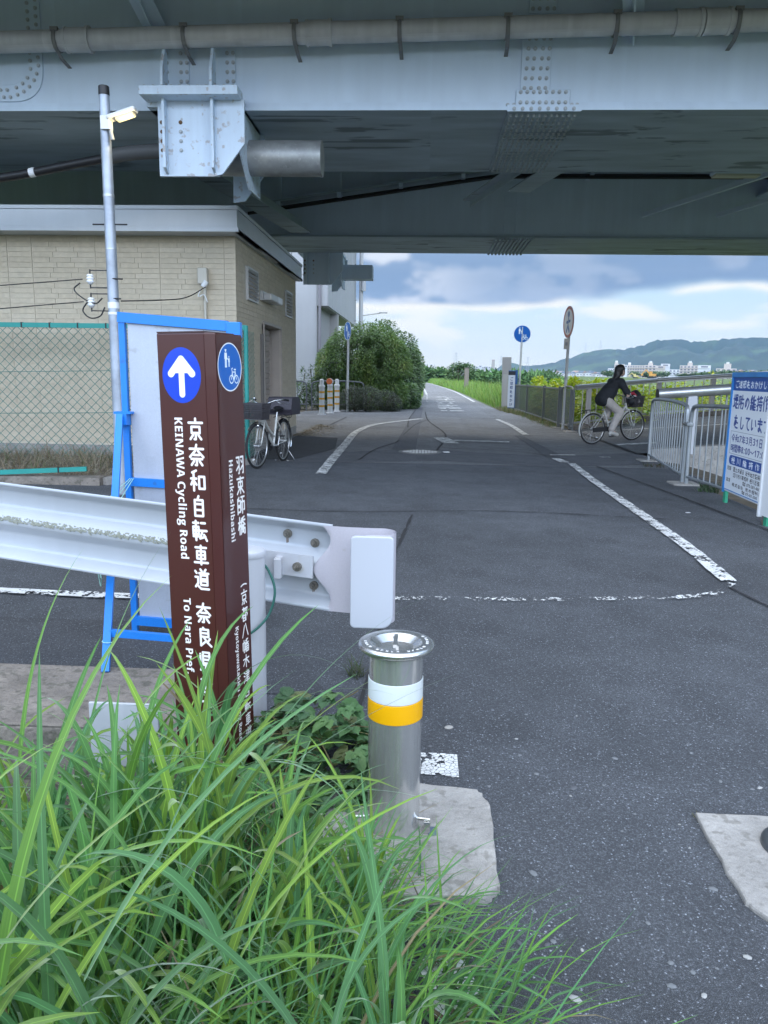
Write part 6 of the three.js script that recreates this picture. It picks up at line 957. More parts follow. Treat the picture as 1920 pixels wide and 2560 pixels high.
  if (o.box) part('rear_box', [rbx(0.46, 0.02, 0.36, 0.008, -0.06, 0.8, 0), extr([[-0.2, 0], [0.2, 0], [0.24, 0.08], [0.19, 0.25], [-0.19, 0.25], [-0.24, 0.1]], 0.4, 0.012).translate(-0.06, 0.8, -0.2), rbx(0.36, 0.016, 0.42, 0.008, -0.06, 1.068, 0)], mat([0.035, 0.03, 0.042], 0.55), b, 'dark covered box on the rear rack');
  return b;
}
bicycle('parked_bicycle', 'parked white city bicycle with dark basket and rear box beside the shed', [-2.36, 0, -12.86], Math.atan2(-1.07, -0.17), { stand: true, box: true, steer: -0.14, fender: M.chrome });
const ride = { pos: V(3.8, 0.0, -17.5), turn: Math.atan2(0.5, 1.0) };
const rb = bicycle('ridden_bicycle', 'white city bicycle ridden by the person in black on the ramp', ride.pos.toArray(), ride.turn, { crank: -1.9 });
rb.rotation.order = 'YXZ'; rb.rotation.z = 0.06;
// ---------------------------------------------------------------- the cyclist, in the bicycle's own frame (x forward, y up, z to its right)
function blob(bones, cell, k = 0.03) {        // smooth union of tapered capsules -> one closed surface
  const lo = V(1e9, 1e9, 1e9), hi = V(-1e9, -1e9, -1e9);
  for (const [a, b, r0, r1] of bones) for (const [p, r] of [[a, r0], [b, r1]]) { lo.min(V(p[0] - r, p[1] - r, p[2] - r)); hi.max(V(p[0] + r, p[1] + r, p[2] + r)); }
  const c = lo.clone().add(hi).multiplyScalar(0.5), half = Math.max(hi.x - lo.x, hi.y - lo.y, hi.z - lo.z) / 2 + cell * 4, n = Math.ceil(2 * half / cell), mc = new MarchingCubes(n, new THREE.MeshBasicMaterial(), false, false, 120000);
  mc.isolation = 0; const hs = n / 2;
  const B = bones.map(([a, b, r0, r1, sq]) => { const A = V(...a), D = V(...b).sub(A); return [A, D, D.lengthSq() || 1e-9, r0, r1, sq ?? 1]; });
  const p = V(), q = V();
  for (let z = 0; z < n; z++) for (let y = 0; y < n; y++) for (let x = 0; x < n; x++) {
    p.set(c.x + (x - hs) / hs * half, c.y + (y - hs) / hs * half, c.z + (z - hs) / hs * half);
    let d = 1e9;
    for (const [A, D, L, r0, r1] of B) { q.copy(p).sub(A); const t = clamp(q.dot(D) / L); q.addScaledVector(D, -t); const e = q.length() - lerp(r0, r1, t); const h = Math.max(k - Math.abs(d - e), 0) / k; d = Math.min(d, e) - h * h * k * 0.25; }
    mc.field[z * n * n + y * n + x] = -d;
  }
  mc.update();
  const m = mc.count, pos = new Float32Array(m * 3), nor = new Float32Array(m * 3);
  for (let i = 0; i < m; i++) { pos[3 * i] = c.x + mc.positionArray[3 * i] * half; pos[3 * i + 1] = c.y + mc.positionArray[3 * i + 1] * half; pos[3 * i + 2] = c.z + mc.positionArray[3 * i + 2] * half; for (let j = 0; j < 3; j++) nor[3 * i + j] = mc.normalArray[3 * i + j]; }
  const g = new THREE.BufferGeometry(); g.setAttribute('position', new THREE.BufferAttribute(pos, 3)); g.setAttribute('normal', new THREE.BufferAttribute(nor, 3)); return g;
}
{
  const pe = thing('person', 'person in black jacket and beige trousers with long dark hair riding a bicycle', 'person', ride.pos.toArray(), ride.turn); pe.rotation.order = 'YXZ'; pe.rotation.z = 0.06;
  const skin = mat([0.5, 0.33, 0.25], 0.6), jac = mat(null, 0.85, 0, { map: grained([0.014, 0.016, 0.02], { size: 128, amp: 0.4, cells: 8, seed: 251, rep: 3 }), metric: true }), tro = mat(null, 0.9, 0, { map: grained([0.43, 0.39, 0.36], { size: 128, amp: 0.15, cells: 6, seed: 252, rep: 3 }), metric: true }), hairM = mat([0.014, 0.012, 0.012], 0.5);
  const hip = (s) => [0.3, 0.97, 0.09 * s], knee = { 1: [0.66, 0.68, 0.11], [-1]: [0.6, 0.86, -0.11] }, ank = { 1: [0.42, 0.28, 0.13], [-1]: [0.46, 0.52, -0.13] };
  const sh = (s) => [0.64, 1.35, 0.155 * s], el = (s) => [0.74, 1.12, 0.245 * s], wr = (s) => [0.76, 1.085, 0.285 * s];
  const head = [0.77, 1.6, 0.0];
  // body: head, neck, trunk, limbs, hands in one surface
  const bones = [[[0.3, 0.99, 0], [0.58, 1.28, 0], 0.13, 0.13], [[0.6, 1.34, 0], [0.71, 1.5, 0], 0.055, 0.05], [[0.765, 1.605, 0], [0.77, 1.58, 0], 0.092, 0.088], [[0.79, 1.55, 0], [0.825, 1.525, 0], 0.06, 0.045], [[0.85, 1.575, 0], [0.872, 1.558, 0], 0.016, 0.014]];
  for (const s of [-1, 1]) { bones.push([sh(s), el(s), 0.05, 0.04], [el(s), [0.74, 1.1, 0.27 * s], 0.04, 0.03], [hip(s), knee[s], 0.085, 0.055], [knee[s], ank[s], 0.055, 0.036], [ank[s], [ank[s][0] + 0.13, ank[s][1] - 0.07, ank[s][2]], 0.035, 0.03], [[0.76, 1.6, 0.088 * s], [0.755, 1.57, 0.09 * s], 0.014, 0.012]); }
  const body = blob(bones, 0.012, 0.03);
  const hands = []; for (const s of [-1, 1]) { const w = [0.735, 1.09, 0.275 * s], hb = [[w, [0.76, 1.082, 0.282 * s], 0.028, 0.026]]; for (let f = 0; f < 4; f++) { const x = 0.755 - f * 0.02; hb.push([[x, 1.085, 0.292 * s], [x, 1.062, 0.309 * s], 0.0095, 0.009], [[x, 1.062, 0.309 * s], [x - 0.004, 1.035, 0.298 * s], 0.009, 0.008], [[x - 0.004, 1.035, 0.298 * s], [x - 0.004, 1.032, 0.28 * s], 0.008, 0.007]); } hb.push([[0.765, 1.075, 0.265 * s], [0.752, 1.05, 0.262 * s], 0.011, 0.009], [[0.752, 1.05, 0.262 * s], [0.735, 1.038, 0.27 * s], 0.009, 0.008]); hands.push(blob(hb, 0.004, 0.008)); }
  const bd = part('body', [body, ...hands], skin, pe);
  // face
  for (const s of [-1, 1]) { part('eye', new THREE.SphereGeometry(0.009, 8, 6).translate(0.846, 1.595, 0.032 * s), M.black, bd); }
  part('mouth', rbx(0.008, 0.007, 0.036, 0.003, 0.861, 1.527, 0), mat([0.3, 0.1, 0.09], 0.5), bd);
  part('hair', blob([[[0.745, 1.635, 0], [0.75, 1.6, 0], 0.108, 0.1], [[0.7, 1.62, 0], [0.66, 1.5, 0], 0.09, 0.07], [[0.66, 1.5, 0], [0.57, 1.4, 0], 0.07, 0.055], [[0.57, 1.4, 0], [0.5, 1.32, 0.01], 0.05, 0.02], [[0.6, 1.47, 0.03], [0.52, 1.42, 0.06], 0.035, 0.015]], 0.012, 0.04), hairM, bd);
  const jb = [[[0.29, 1.02, 0], [0.45, 1.16, 0], 0.165, 0.165], [[0.45, 1.16, 0], [0.6, 1.32, 0], 0.165, 0.13], [[0.27, 0.97, 0.06], [0.27, 0.97, -0.06], 0.13, 0.13], [[0.36, 1.02, 0.05], [0.46, 0.95, 0.06], 0.12, 0.07], [[0.62, 1.37, 0], [0.66, 1.42, 0], 0.08, 0.068]];
  for (const s of [-1, 1]) jb.push([[0.58, 1.32, 0.06 * s], sh(s), 0.11, 0.085], [sh(s), el(s), 0.082, 0.068], [el(s), [0.728, 1.1, 0.265 * s], 0.066, 0.05]);
  part('jacket', blob(jb, 0.013, 0.05), jac, pe);
  const tb = [[[0.28, 0.96, 0.04], [0.28, 0.96, -0.04], 0.125, 0.125]]; for (const s of [-1, 1]) tb.push([hip(s), knee[s], 0.112, 0.09], [knee[s], [ank[s][0] + 0.01, ank[s][1] + 0.04, ank[s][2]], 0.09, 0.075]);
  part('trousers', blob(tb, 0.013, 0.04), tro, pe);
  for (const s of [-1, 1]) part('shoe', blob([[[ank[s][0] - 0.01, ank[s][1] - 0.03, ank[s][2]], [ank[s][0] + 0.16, ank[s][1] - 0.095, ank[s][2]], 0.045, 0.04], [[ank[s][0] - 0.03, ank[s][1] - 0.05, ank[s][2]], [ank[s][0], ank[s][1], ank[s][2]], 0.04, 0.045]], 0.012, 0.02), mat([0.5, 0.48, 0.45], 0.7), pe);
  // things in the basket
  const bag = thing('black_bag', 'black bag with pale lining and red scarf in the front basket of the ridden bicycle', 'bag', ride.pos.toArray(), ride.turn); bag.rotation.order = 'YXZ'; bag.rotation.z = 0.06;
  part('bag', blob([[[1.08, 0.92, 0.05], [1.2, 1.02, -0.02], 0.13, 0.12], [[1.2, 1.02, 0], [1.3, 1.0, 0], 0.11, 0.06], [[1.2, 0.92, 0.06], [1.27, 0.95, -0.06], 0.1, 0.1]], 0.014, 0.05), mat([0.014, 0.014, 0.017], 0.6), bag);
  part('lining', blob([[[1.08, 1.0, 0.1], [1.16, 0.9, 0.13], 0.05, 0.05]], 0.012, 0.03), mat([0.4, 0.38, 0.36], 0.8), bag); part('scarf', blob([[[0.98, 1.07, 0.05], [1.14, 1.09, 0.03], 0.032, 0.028], [[1.06, 1.08, 0.08], [1.1, 1.03, 0.13], 0.03, 0.02]], 0.012, 0.03), mat([0.32, 0.02, 0.04], 0.8), bag);
}
// ---------------------------------------------------------------- vegetation
class Leaves {             // collects folded leaf blades into one geometry with a tint per leaf
  constructor() { this.p = []; this.n = []; this.u = []; this.c = []; this.i = []; this.k = 0; }
  blade(o, az, L, w, tilt, bend, twist, col, seg = 9, pw = 1.25, fold = 0.2, sway = 0) {
    let x = o[0], y = o[1], z = o[2]; const ds = L / seg, ca0 = Math.cos(az), sa0 = Math.sin(az), k0 = this.k;
    for (let s = 0; s <= seg; s++) {
      const t = s / seg, a = az + sway * t * t, th = tilt + bend * Math.pow(t, pw), ca = Math.cos(a), sa = Math.sin(a), st = Math.sin(th), ct = Math.cos(th);
      const T = [ca * st, ct, sa * st], N = [-ca * ct, st, -sa * ct], S = [-sa, 0, ca], tw = twist * t, cw = Math.cos(tw), sw = Math.sin(tw);
      const sx = [0, 1, 2].map((j) => S[j] * cw + N[j] * sw), nx = [0, 1, 2].map((j) => N[j] * cw - S[j] * sw);
      const W = w * 0.5 * Math.pow(1 - t, 0.62) * Math.min(1, 0.45 + t * 5), f = fold * W;
      for (const e of [-1, 0, 1]) { this.p.push(x + sx[0] * W * e - (e ? 0 : nx[0] * f), y + sx[1] * W * e - (e ? 0 : nx[1] * f), z + sx[2] * W * e - (e ? 0 : nx[2] * f)); this.u.push((e + 1) / 2, t * L * 4); this.c.push(...col); }
      if (s) { const b = k0 + s * 3, a2 = b - 3; this.i.push(a2, a2 + 1, b + 1, a2, b + 1, b, a2 + 1, a2 + 2, b + 2, a2 + 1, b + 2, b + 1); }
      x += T[0] * ds; y += T[1] * ds; z += T[2] * ds;
    }
    this.k += 3 * (seg + 1);
  }
  leaf(o, dir, nrm, L, w, col, sag = 0.15) {     // a short leaf: two folded facets
    const d = V(...dir).normalize(), s = V().crossVectors(d, V(...nrm)).normalize(), n = V().crossVectors(s, d), P = (l, a, h) => [o[0] + d.x * l * L + s.x * a * w + n.x * h * L, o[1] + d.y * l * L + s.y * a * w + n.y * h * L, o[2] + d.z * l * L + s.z * a * w + n.z * h * L];
    const k = this.k; for (const q of [P(0, 0, 0), P(0.42, 0.5, 0.05), P(1, 0, -sag), P(0.42, -0.5, 0.05), P(0.45, 0, -0.02)]) { this.p.push(...q); this.u.push(0.5, 0.5); this.c.push(...col); } this.i.push(k, k + 1, k + 4, k + 1, k + 2, k + 4, k + 2, k + 3, k + 4, k + 3, k, k + 4); this.k += 5;
  }
  geo() { const g = new THREE.BufferGeometry(); g.setAttribute('position', new THREE.Float32BufferAttribute(this.p, 3)); g.setAttribute('uv', new THREE.Float32BufferAttribute(this.u, 2)); g.setAttribute('color', new THREE.Float32BufferAttribute(this.c, 3)); g.setIndex(this.i); g.computeVertexNormals(); return g; }
}
const bladeTex = texture(256, (u, v) => { const m = Math.abs(u - 0.5), mid = sstep(0.065, 0.035, m), vein = 0.9 + 0.1 * Math.cos(u * 150), n = 0.85 + 0.3 * fbm(u * 20, v * 4, 4, 3, 301), k = 0.6 * vein * n; return [lerp(k, 1.0, mid), lerp(k, 0.95, mid * 0.9), lerp(k, 1.0, mid)]; }, 1);
const leafMat = (o = {}) => mat(null, 0.6, 0, { vertexColors: true, transmission: 0.38, side: THREE.DoubleSide, ...o });
const grassMat = leafMat({ map: bladeTex, roughness: 0.82, transmission: 0.48 }), leafM = leafMat({ roughness: 0.8, transmission: 0.5 }), farLeaf = mat(null, 0.85, 0, { vertexColors: true, side: THREE.DoubleSide });
const jit = (c, r, a = 0.25) => { const k = 1 + (r() - 0.5) * 2 * a, h = (r() - 0.5) * a * 0.6; return [c[0] * k * (1 + h), c[1] * k, c[2] * k * (1 - h)]; };
{ // tall grass in the foreground
  const L = new Leaves(), r = rng(77);
  const GR = [[0.24, 0.56, 0.06], [0.17, 0.48, 0.09], [0.15, 0.44, 0.13], [0.34, 0.62, 0.05]], straw = [0.42, 0.34, 0.17];
  const hMax = (x, z, tall = 0) => { const d = Math.hypot(x, z), t = clamp(x / -z, -0.7, 0.25), sl = t < -0.25 ? lerp(0.46, 0.52, (t + 0.7) / 0.45) : t < 0 ? lerp(0.52, 0.61, (t + 0.25) / 0.25) : lerp(0.61, 0.78, t / 0.22); return Math.max(0.12, 1.45 - d * lerp(sl, sl * 0.72, tall)); };
  const gy = (x, z) => landHeight(x, z);
  const right = (z) => (z < -2.1 ? -0.1 - (-2.1 - z) * 0.7 : z < -1.45 ? lerp(0.13, -0.12, (-1.45 - z) / 0.65) : 0.13);
  // strong culms with broad arching leaves
  let n = 0;
  while (n < 340) {
    const x = lerp(-2.0, 0.02, r()), z = lerp(-2.5, -0.72, r());
    if (x > right(z) - 0.05 || (x > -0.55 && z < -2.2) || (Math.hypot(x + 0.715, z + 2.549) < 0.2)) continue;
    if (Math.hypot(x, z) < 1.08) continue;
    if (z < -1.9 && r() < 0.5) continue;
    if (x > -0.5 && r() < 0.35) continue;
    n++;
    const tall = r() < 0.5 && x < -0.42 && Math.hypot(x, z) > 1.5 ? 1 : 0, H = hMax(x, z, tall) * (0.56 + 0.36 * r()), az0 = r() * 6.283, lean = 0.08 + 0.3 * r(), base = [x, gy(x, z), z], la = r() * 6.283, col0 = GR[Math.floor(r() * 4)];
    const nl = 5 + Math.floor(r() * 4);
    L.blade(base, la, H, 0.007, lean * 0.5, lean * 0.6, 0, jit(GR[1], r, 0.15), 6, 1.2, 0.6);
    for (let k = 0; k < nl; k++) {
      const t = 0.12 + 0.86 * k / nl, a = az0 + (k % 2) * Math.PI + (r() - 0.5) * 1.3, px = x + Math.cos(la) * Math.sin(lean * 0.6) * H * t, pz = z + Math.sin(la) * Math.sin(lean * 0.6) * H * t, len = (0.34 + 0.36 * r()) * (0.5 + 0.55 * hMax(x, z)) * (x / -z > -0.22 ? 0.7 : 1);
      const dry = r() < 0.01;
      L.blade([px, base[1] + H * t * 0.96, pz], a, len, (0.015 + 0.017 * r()) * (x < -0.4 ? 1.1 : 0.85), 0.12 + 0.4 * r(), 0.55 + 1.5 * r(), (r() - 0.5) * 1.6, dry ? jit(straw, r) : jit(r() < 0.7 ? col0 : GR[Math.floor(r() * 4)], r, 0.2), 10, 1.3, 0.22, (r() - 0.5) * 0.7);
    }
  }
  // dense thinner leaves between them
  n = 0;
  while (n < 4300) {
    const x = lerp(-2.0, 0.3, r()), z = lerp(-2.6, -0.8, r());
    if (x > right(z) + 0.06 || (z < -2.1 && x < -0.5 && r() < 0.6) || (x > -0.4 && z < -2.15 && r() < 0.7) || Math.hypot(x, z) < 1.0 || Math.hypot(x + 0.715, z + 2.549) < 0.14) continue;
    n++;
    const h = hMax(x, z), edge = sstep(right(z) - 0.3, right(z), x), a = edge > 0.2 && r() < 0.7 ? (r() - 0.5) * 2.2 : r() * 6.283;
    L.blade([x, gy(x, z), z], a, h * (0.4 + 0.55 * r()) + 0.1 * r(), 0.006 + 0.009 * r(), 0.1 + 0.5 * r() + edge * 0.3, 0.5 + 1.4 * r(), (r() - 0.5) * 1.2, r() < 0.025 ? jit(straw, r) : jit(GR[Math.floor(r() * 3)], r, 0.3), 7, 1.3, 0.3, (r() - 0.5) * 0.8);
  }
  // dead leaves lying between the stems
  for (let i = 0; i < 900; i++) { const x = lerp(-1.9, 0.15, r()), z = lerp(-2.6, -0.9, r()); if (x > right(z) + 0.05) continue; L.blade([x, gy(x, z) + 0.02 + 0.06 * r(), z], r() * 6.283, 0.15 + 0.25 * r(), 0.006 + 0.008 * r(), 1.1 + 0.5 * r(), 0.3 * r(), r() * 2, jit([0.36, 0.28, 0.15], r, 0.3), 5, 1.2, 0.3, (r() - 0.5) * 1.5); }
  // long single leaves that reach out over the bollard and the signpost
  for (const [x, z, y, a, len, w, ti, be] of [[-0.5, -2.05, 0.25, -0.22, 0.75, 0.014, 0.95, 0.25], [-0.42, -1.95, 0.3, 0.35, 0.6, 0.011, 1.0, 0.7], [-0.6, -2.0, 0.35, 0.1, 0.7, 0.014, 0.55, 1.3], [-0.5, -2.2, 0.3, -0.5, 0.75, 0.012, 0.7, 0.5], [-0.35, -1.9, 0.2, 0.6, 0.7, 0.013, 0.9, 0.8], [-0.45, -2.3, 0.3, -0.3, 0.6, 0.012, 0.85, 0.45], [-0.62, -2.1, 0.5, 0.2, 0.55, 0.016, 0.5, 1.6], [-0.55, -1.8, 0.4, 0.5, 0.6, 0.018, 0.7, 1.5], [-0.3, -1.5, 0.25, 0.3, 0.55, 0.014, 0.8, 1.0], [-0.2, -1.35, 0.2, 0.1, 0.5, 0.013, 0.9, 0.9], [-0.9, -1.5, 0.55, 0.2, 0.7, 0.022, 0.6, 1.4], [-0.7, -1.4, 0.45, 0.4, 0.65, 0.02, 0.5, 1.7], [-0.95, -2.0, 0.6, -0.9, 0.7, 0.02, 0.25, 0.5], [-1.2, -2.1, 0.6, -1.3, 0.7, 0.022, 0.2, 0.7], [-1.05, -1.9, 0.55, 2.6, 0.75, 0.022, 0.3, 1.6], [-0.8, -1.2, 0.45, 0.6, 0.6, 0.022, 0.6, 1.5]]) L.blade([x, gy(x, z) + y, z], a, len, w, ti, be, 0.5, jit(GR[(x * 100 & 3)], r, 0.15), 12, 1.3, 0.22, 0.2);
  // stray dry stolons and tips creeping over the asphalt
  for (let i = 0; i < 46; i++) { const z = lerp(-2.15, -1.2, r()), x = right(z) - 0.02; L.blade([x, 0.02 + 0.05 * r(), z], (r() - 0.5) * 1.6, 0.14 + 0.18 * r(), 0.004 + 0.004 * r(), 1.15 + 0.3 * r(), 0.5 * r(), r(), r() < 0.45 ? jit(straw, r) : jit(GR[2], r), 7, 1.2, 0.3, (r() - 0.5) * 2.4); }
  solid('tall_grass', L.geo(), grassMat, 'tall broad-bladed green grass filling the lower left foreground', 'grass', null, 'stuff');
}
{ // leafy bramble at the foot of the guard rail
  const bp = thing('bramble', 'low dark green leafy bramble between the brown signpost and the steel bollard', 'plant', [-0.42, 0, -2.6]);
  const r = rng(91), leafShape = (len, wd, seed) => { const q = rng(seed), L = [], R2 = []; for (let i = 0; i <= 7; i++) { const t = i / 7, w = wd * Math.sin(Math.pow(t, 0.75) * Math.PI) * 0.5 + (i % 2 ? 0.0035 : -0.001); L.push([t, i === 0 || i === 7 ? 0 : w]); } return L.map(([t, w]) => [len * t, w, -0.25 * len * t * t]); };
  const leaflet = (len, wd, rot, seed) => { const s = leafShape(len, wd, seed), rows = s.map(([x, w, d]) => [[x, d + w * 0.28, -w], [x, d, 0], [x, d + w * 0.28, w]].map(([a, b, c]) => [a * Math.cos(rot) - c * Math.sin(rot), b, a * Math.sin(rot) + c * Math.cos(rot)])); return loft(rows); };
  const protos = [0, 1, 2, 3].map((k) => { const g = mg([leaflet(0.062 + k * 0.006, 0.046, 0, k), leaflet(0.05, 0.036, 1.05, k + 5), leaflet(0.05, 0.036, -1.05, k + 9)]); g.computeVertexNormals(); return g; });
  const lm = [[0.055, 0.14, 0.04], [0.07, 0.17, 0.05], [0.045, 0.115, 0.04], [0.09, 0.19, 0.05], [0.12, 0.15, 0.05]].map((c) => mat(c, 0.55, 0, { transmission: 0.2, side: THREE.DoubleSide, bumpMap: texture(64, (u, v) => fbm(u * 8, v * 8, 8, 3, 305), 1, false), bumpScale: 0.002 }));
  for (let i = 0; i < 290; i++) {
    const a = r() * 6.283, q = Math.sqrt(r()), x = 0.36 * q * Math.cos(a) + 0.02, z = 0.34 * q * Math.sin(a) - 0.03, top = 0.3 * (1 - q * q * 0.8) * (0.7 + 0.5 * fbm(x * 7 + 3, z * 7, 0, 2, 8));
    if (Math.hypot(x - 0.42 + 0.045, z - 2.6 + 2.255) < 0.14) continue;
    const l = new THREE.Mesh(protos[i % 4], lm[i % 11 === 0 ? 4 : i % 4]); l.name = 'leaf'; l.castShadow = l.receiveShadow = true; l.position.set(x, Math.max(0.015, top * (0.25 + 0.8 * r()) - 0.02), z); l.rotation.set((r() - 0.5) * 0.9, r() * 6.283, (r() - 0.5) * 0.9); l.scale.setScalar(0.7 + 0.65 * r()); bp.add(l);
  }
  const st = []; for (let i = 0; i < 26; i++) { const a = r() * 6.283, l = 0.2 + 0.2 * r(); st.push(tube([[0, -0.02, 0], [0.1 * Math.cos(a), 0.12 + 0.08 * r(), 0.1 * Math.sin(a)], [l * Math.cos(a), 0.2 * r(), l * Math.sin(a)]], 0.0025, 10, 5)); } part('stem', st, mat([0.12, 0.1, 0.04], 0.8), bp);
}
const tuft = (name, label, x, z, n, h, cols, y = 0, spread = 0.06, w = 0.006) => { const L = new Leaves(), r = rng(Math.round((x * 37 + z * 91) * 10) & 65535); for (let i = 0; i < n; i++) { const a = r() * 6.283, q = spread * Math.sqrt(r()); L.blade([q * Math.cos(a), -0.01, q * Math.sin(a)], r() * 6.283, h * (0.5 + 0.6 * r()), w * (0.7 + 0.6 * r()), 0.1 + 0.6 * r(), 0.3 + r(), r(), jit(cols[Math.floor(r() * cols.length)], r), 5, 1.3, 0.25); } const t = thing(name, label, 'weed', [x, y, z]); part('foliage', L.geo(), grassMat, t); return t; };
tuft('weed_tuft', 'small feathery green weed growing in the asphalt crack behind the guard rail end', -0.3, -3.55, 46, 0.13, [[0.1, 0.17, 0.06], [0.16, 0.19, 0.07]], 0, 0.04, 0.007); tuft('weed_tuft', 'dry brown weed sprig on the asphalt above the bramble', -0.28, -3.02, 26, 0.1, [[0.25, 0.17, 0.09], [0.3, 0.24, 0.13]], 0, 0.04, 0.006);
tuft('weed_tuft', 'thin weed tuft at the left corner of the right concrete footing', 0.95, -2.43, 12, 0.03, [[0.2, 0.2, 0.07]], 0, 0.015, 0.004); tuft('weed_tuft', 'green weeds under the railing panel by the notice board', 3.78, -10.3, 60, 0.2, [[0.06, 0.14, 0.04]], -0.02, 0.14, 0.02); tuft('weed_tuft', 'dry brown weeds at the foot of the right notice stake', 3.6, -7.9, 60, 0.16, [[0.25, 0.16, 0.06]], -0.02, 0.12, 0.012); tuft('weed_tuft', 'dry brown weeds under the near railing panel', 3.95, -13.2, 60, 0.15, [[0.2, 0.14, 0.07], [0.1, 0.13, 0.05]], -0.02, 0.2, 0.016);
{ // dry grass on the verge under the mesh fence
  const L = new Leaves(), r = rng(55); const D = [[0.52, 0.43, 0.26], [0.44, 0.35, 0.2], [0.58, 0.5, 0.33], [0.24, 0.3, 0.1]];
  for (let i = 0; i < 5200; i++) { const x = -14 + 11.0 * Math.pow(r(), 0.7), z = lerp(-9.95, -12.9, r()); if (x > lerp(-4.35, -3.0, (-9.95 - z) / 2.7)) continue; const k = Math.exp(-(((z + 11) / 0.9) ** 2)); L.blade([x, 0.05, z], r() * 6.283, (0.18 + 0.4 * r()) * (0.55 + 0.6 * k), 0.008 + 0.008 * r(), 0.3 + 0.9 * r(), 0.6 + 1.2 * r(), 0, jit(D[r() < 0.85 ? Math.floor(r() * 3) : 3], r), 4, 1.2, 0.2, (r() - 0.5) * 1.4); }
  solid('dry_grass', L.geo(), grassMat, 'tangled dry straw-coloured grass along the mesh fence', 'dry grass', null, 'stuff');
  const L2 = new Leaves(); for (let i = 0; i < 900; i++) { const x = -3.05 + 0.8 * r() * r(), z = lerp(-18.2, -22.5, r()); L2.blade([x, 0.008, z], r() * 6.283, 0.06 + 0.12 * r(), 0.012 + 0.02 * r(), 1.2 + 0.4 * r(), 0.3, r(), jit(D[Math.floor(r() * 3)].map((c) => c * 0.8), r), 3, 1, 0.3); }
  solid('leaf_litter', L2.geo(), grassMat, 'brown fallen leaves gathered at the back corner of the shed', 'leaf litter', null, 'stuff');
}
// a crown: leaves through the volume of lumpy ellipsoids, denser near the surface
function crown(lobes, n, len, wid, cols, seed, droop = 0.5, Lv = new Leaves(), lump = [0.72, 0.55]) {
  const r = rng(seed), tot = lobes.reduce((a, l) => a + l[3] * l[4] * l[5], 0);
  for (const [cx, cy, cz, rx, ry, rz] of lobes) {
    const m = Math.round(n * rx * ry * rz / tot);
    for (let i = 0; i < m; i++) {
      const u = r() * 2 - 1, a = r() * 6.283, s = Math.sqrt(1 - u * u), d = [s * Math.cos(a), u, s * Math.sin(a)], bump = lump[0] + lump[1] * fbm3(d[0] * 2.3 + cx * 3 + 20, d[1] * 2.3 + cy + 20, d[2] * 2.3 + cz + 20, 3), q = bump * (0.5 + 0.5 * Math.pow(r(), 0.45));
      const o = [cx + d[0] * rx * q, cy + d[1] * ry * q, cz + d[2] * rz * q]; if (o[1] < 0.02 && cy > 0) continue;
      const clump = noise3(o[0] * 2.1 / (rx + 0.4) * 1.5 + 50, o[1] * 3 / (ry + 0.4) + 50, o[2] * 2.1 / (rz + 0.4) + 50); if (clump < 0.27) continue;
      const dir = [d[0] + (r() - 0.5) * 1.3, d[1] * 0.5 - droop + (r() - 0.5) * 0.9, d[2] + (r() - 0.5) * 1.3], nr = [d[0] * 0.4 + (r() - 0.5), 0.8, d[2] * 0.4 + (r() - 0.5)], k = clump + (r() - 0.5) * 0.3, c = cols[clamp(Math.floor(k * cols.length), 0, cols.length - 1)];
      Lv.leaf(o, dir, nr, len * (0.7 + 0.6 * r()), wid * (0.7 + 0.6 * r()), jit(c, r, 0.2));
    }
  }
  return Lv;
}
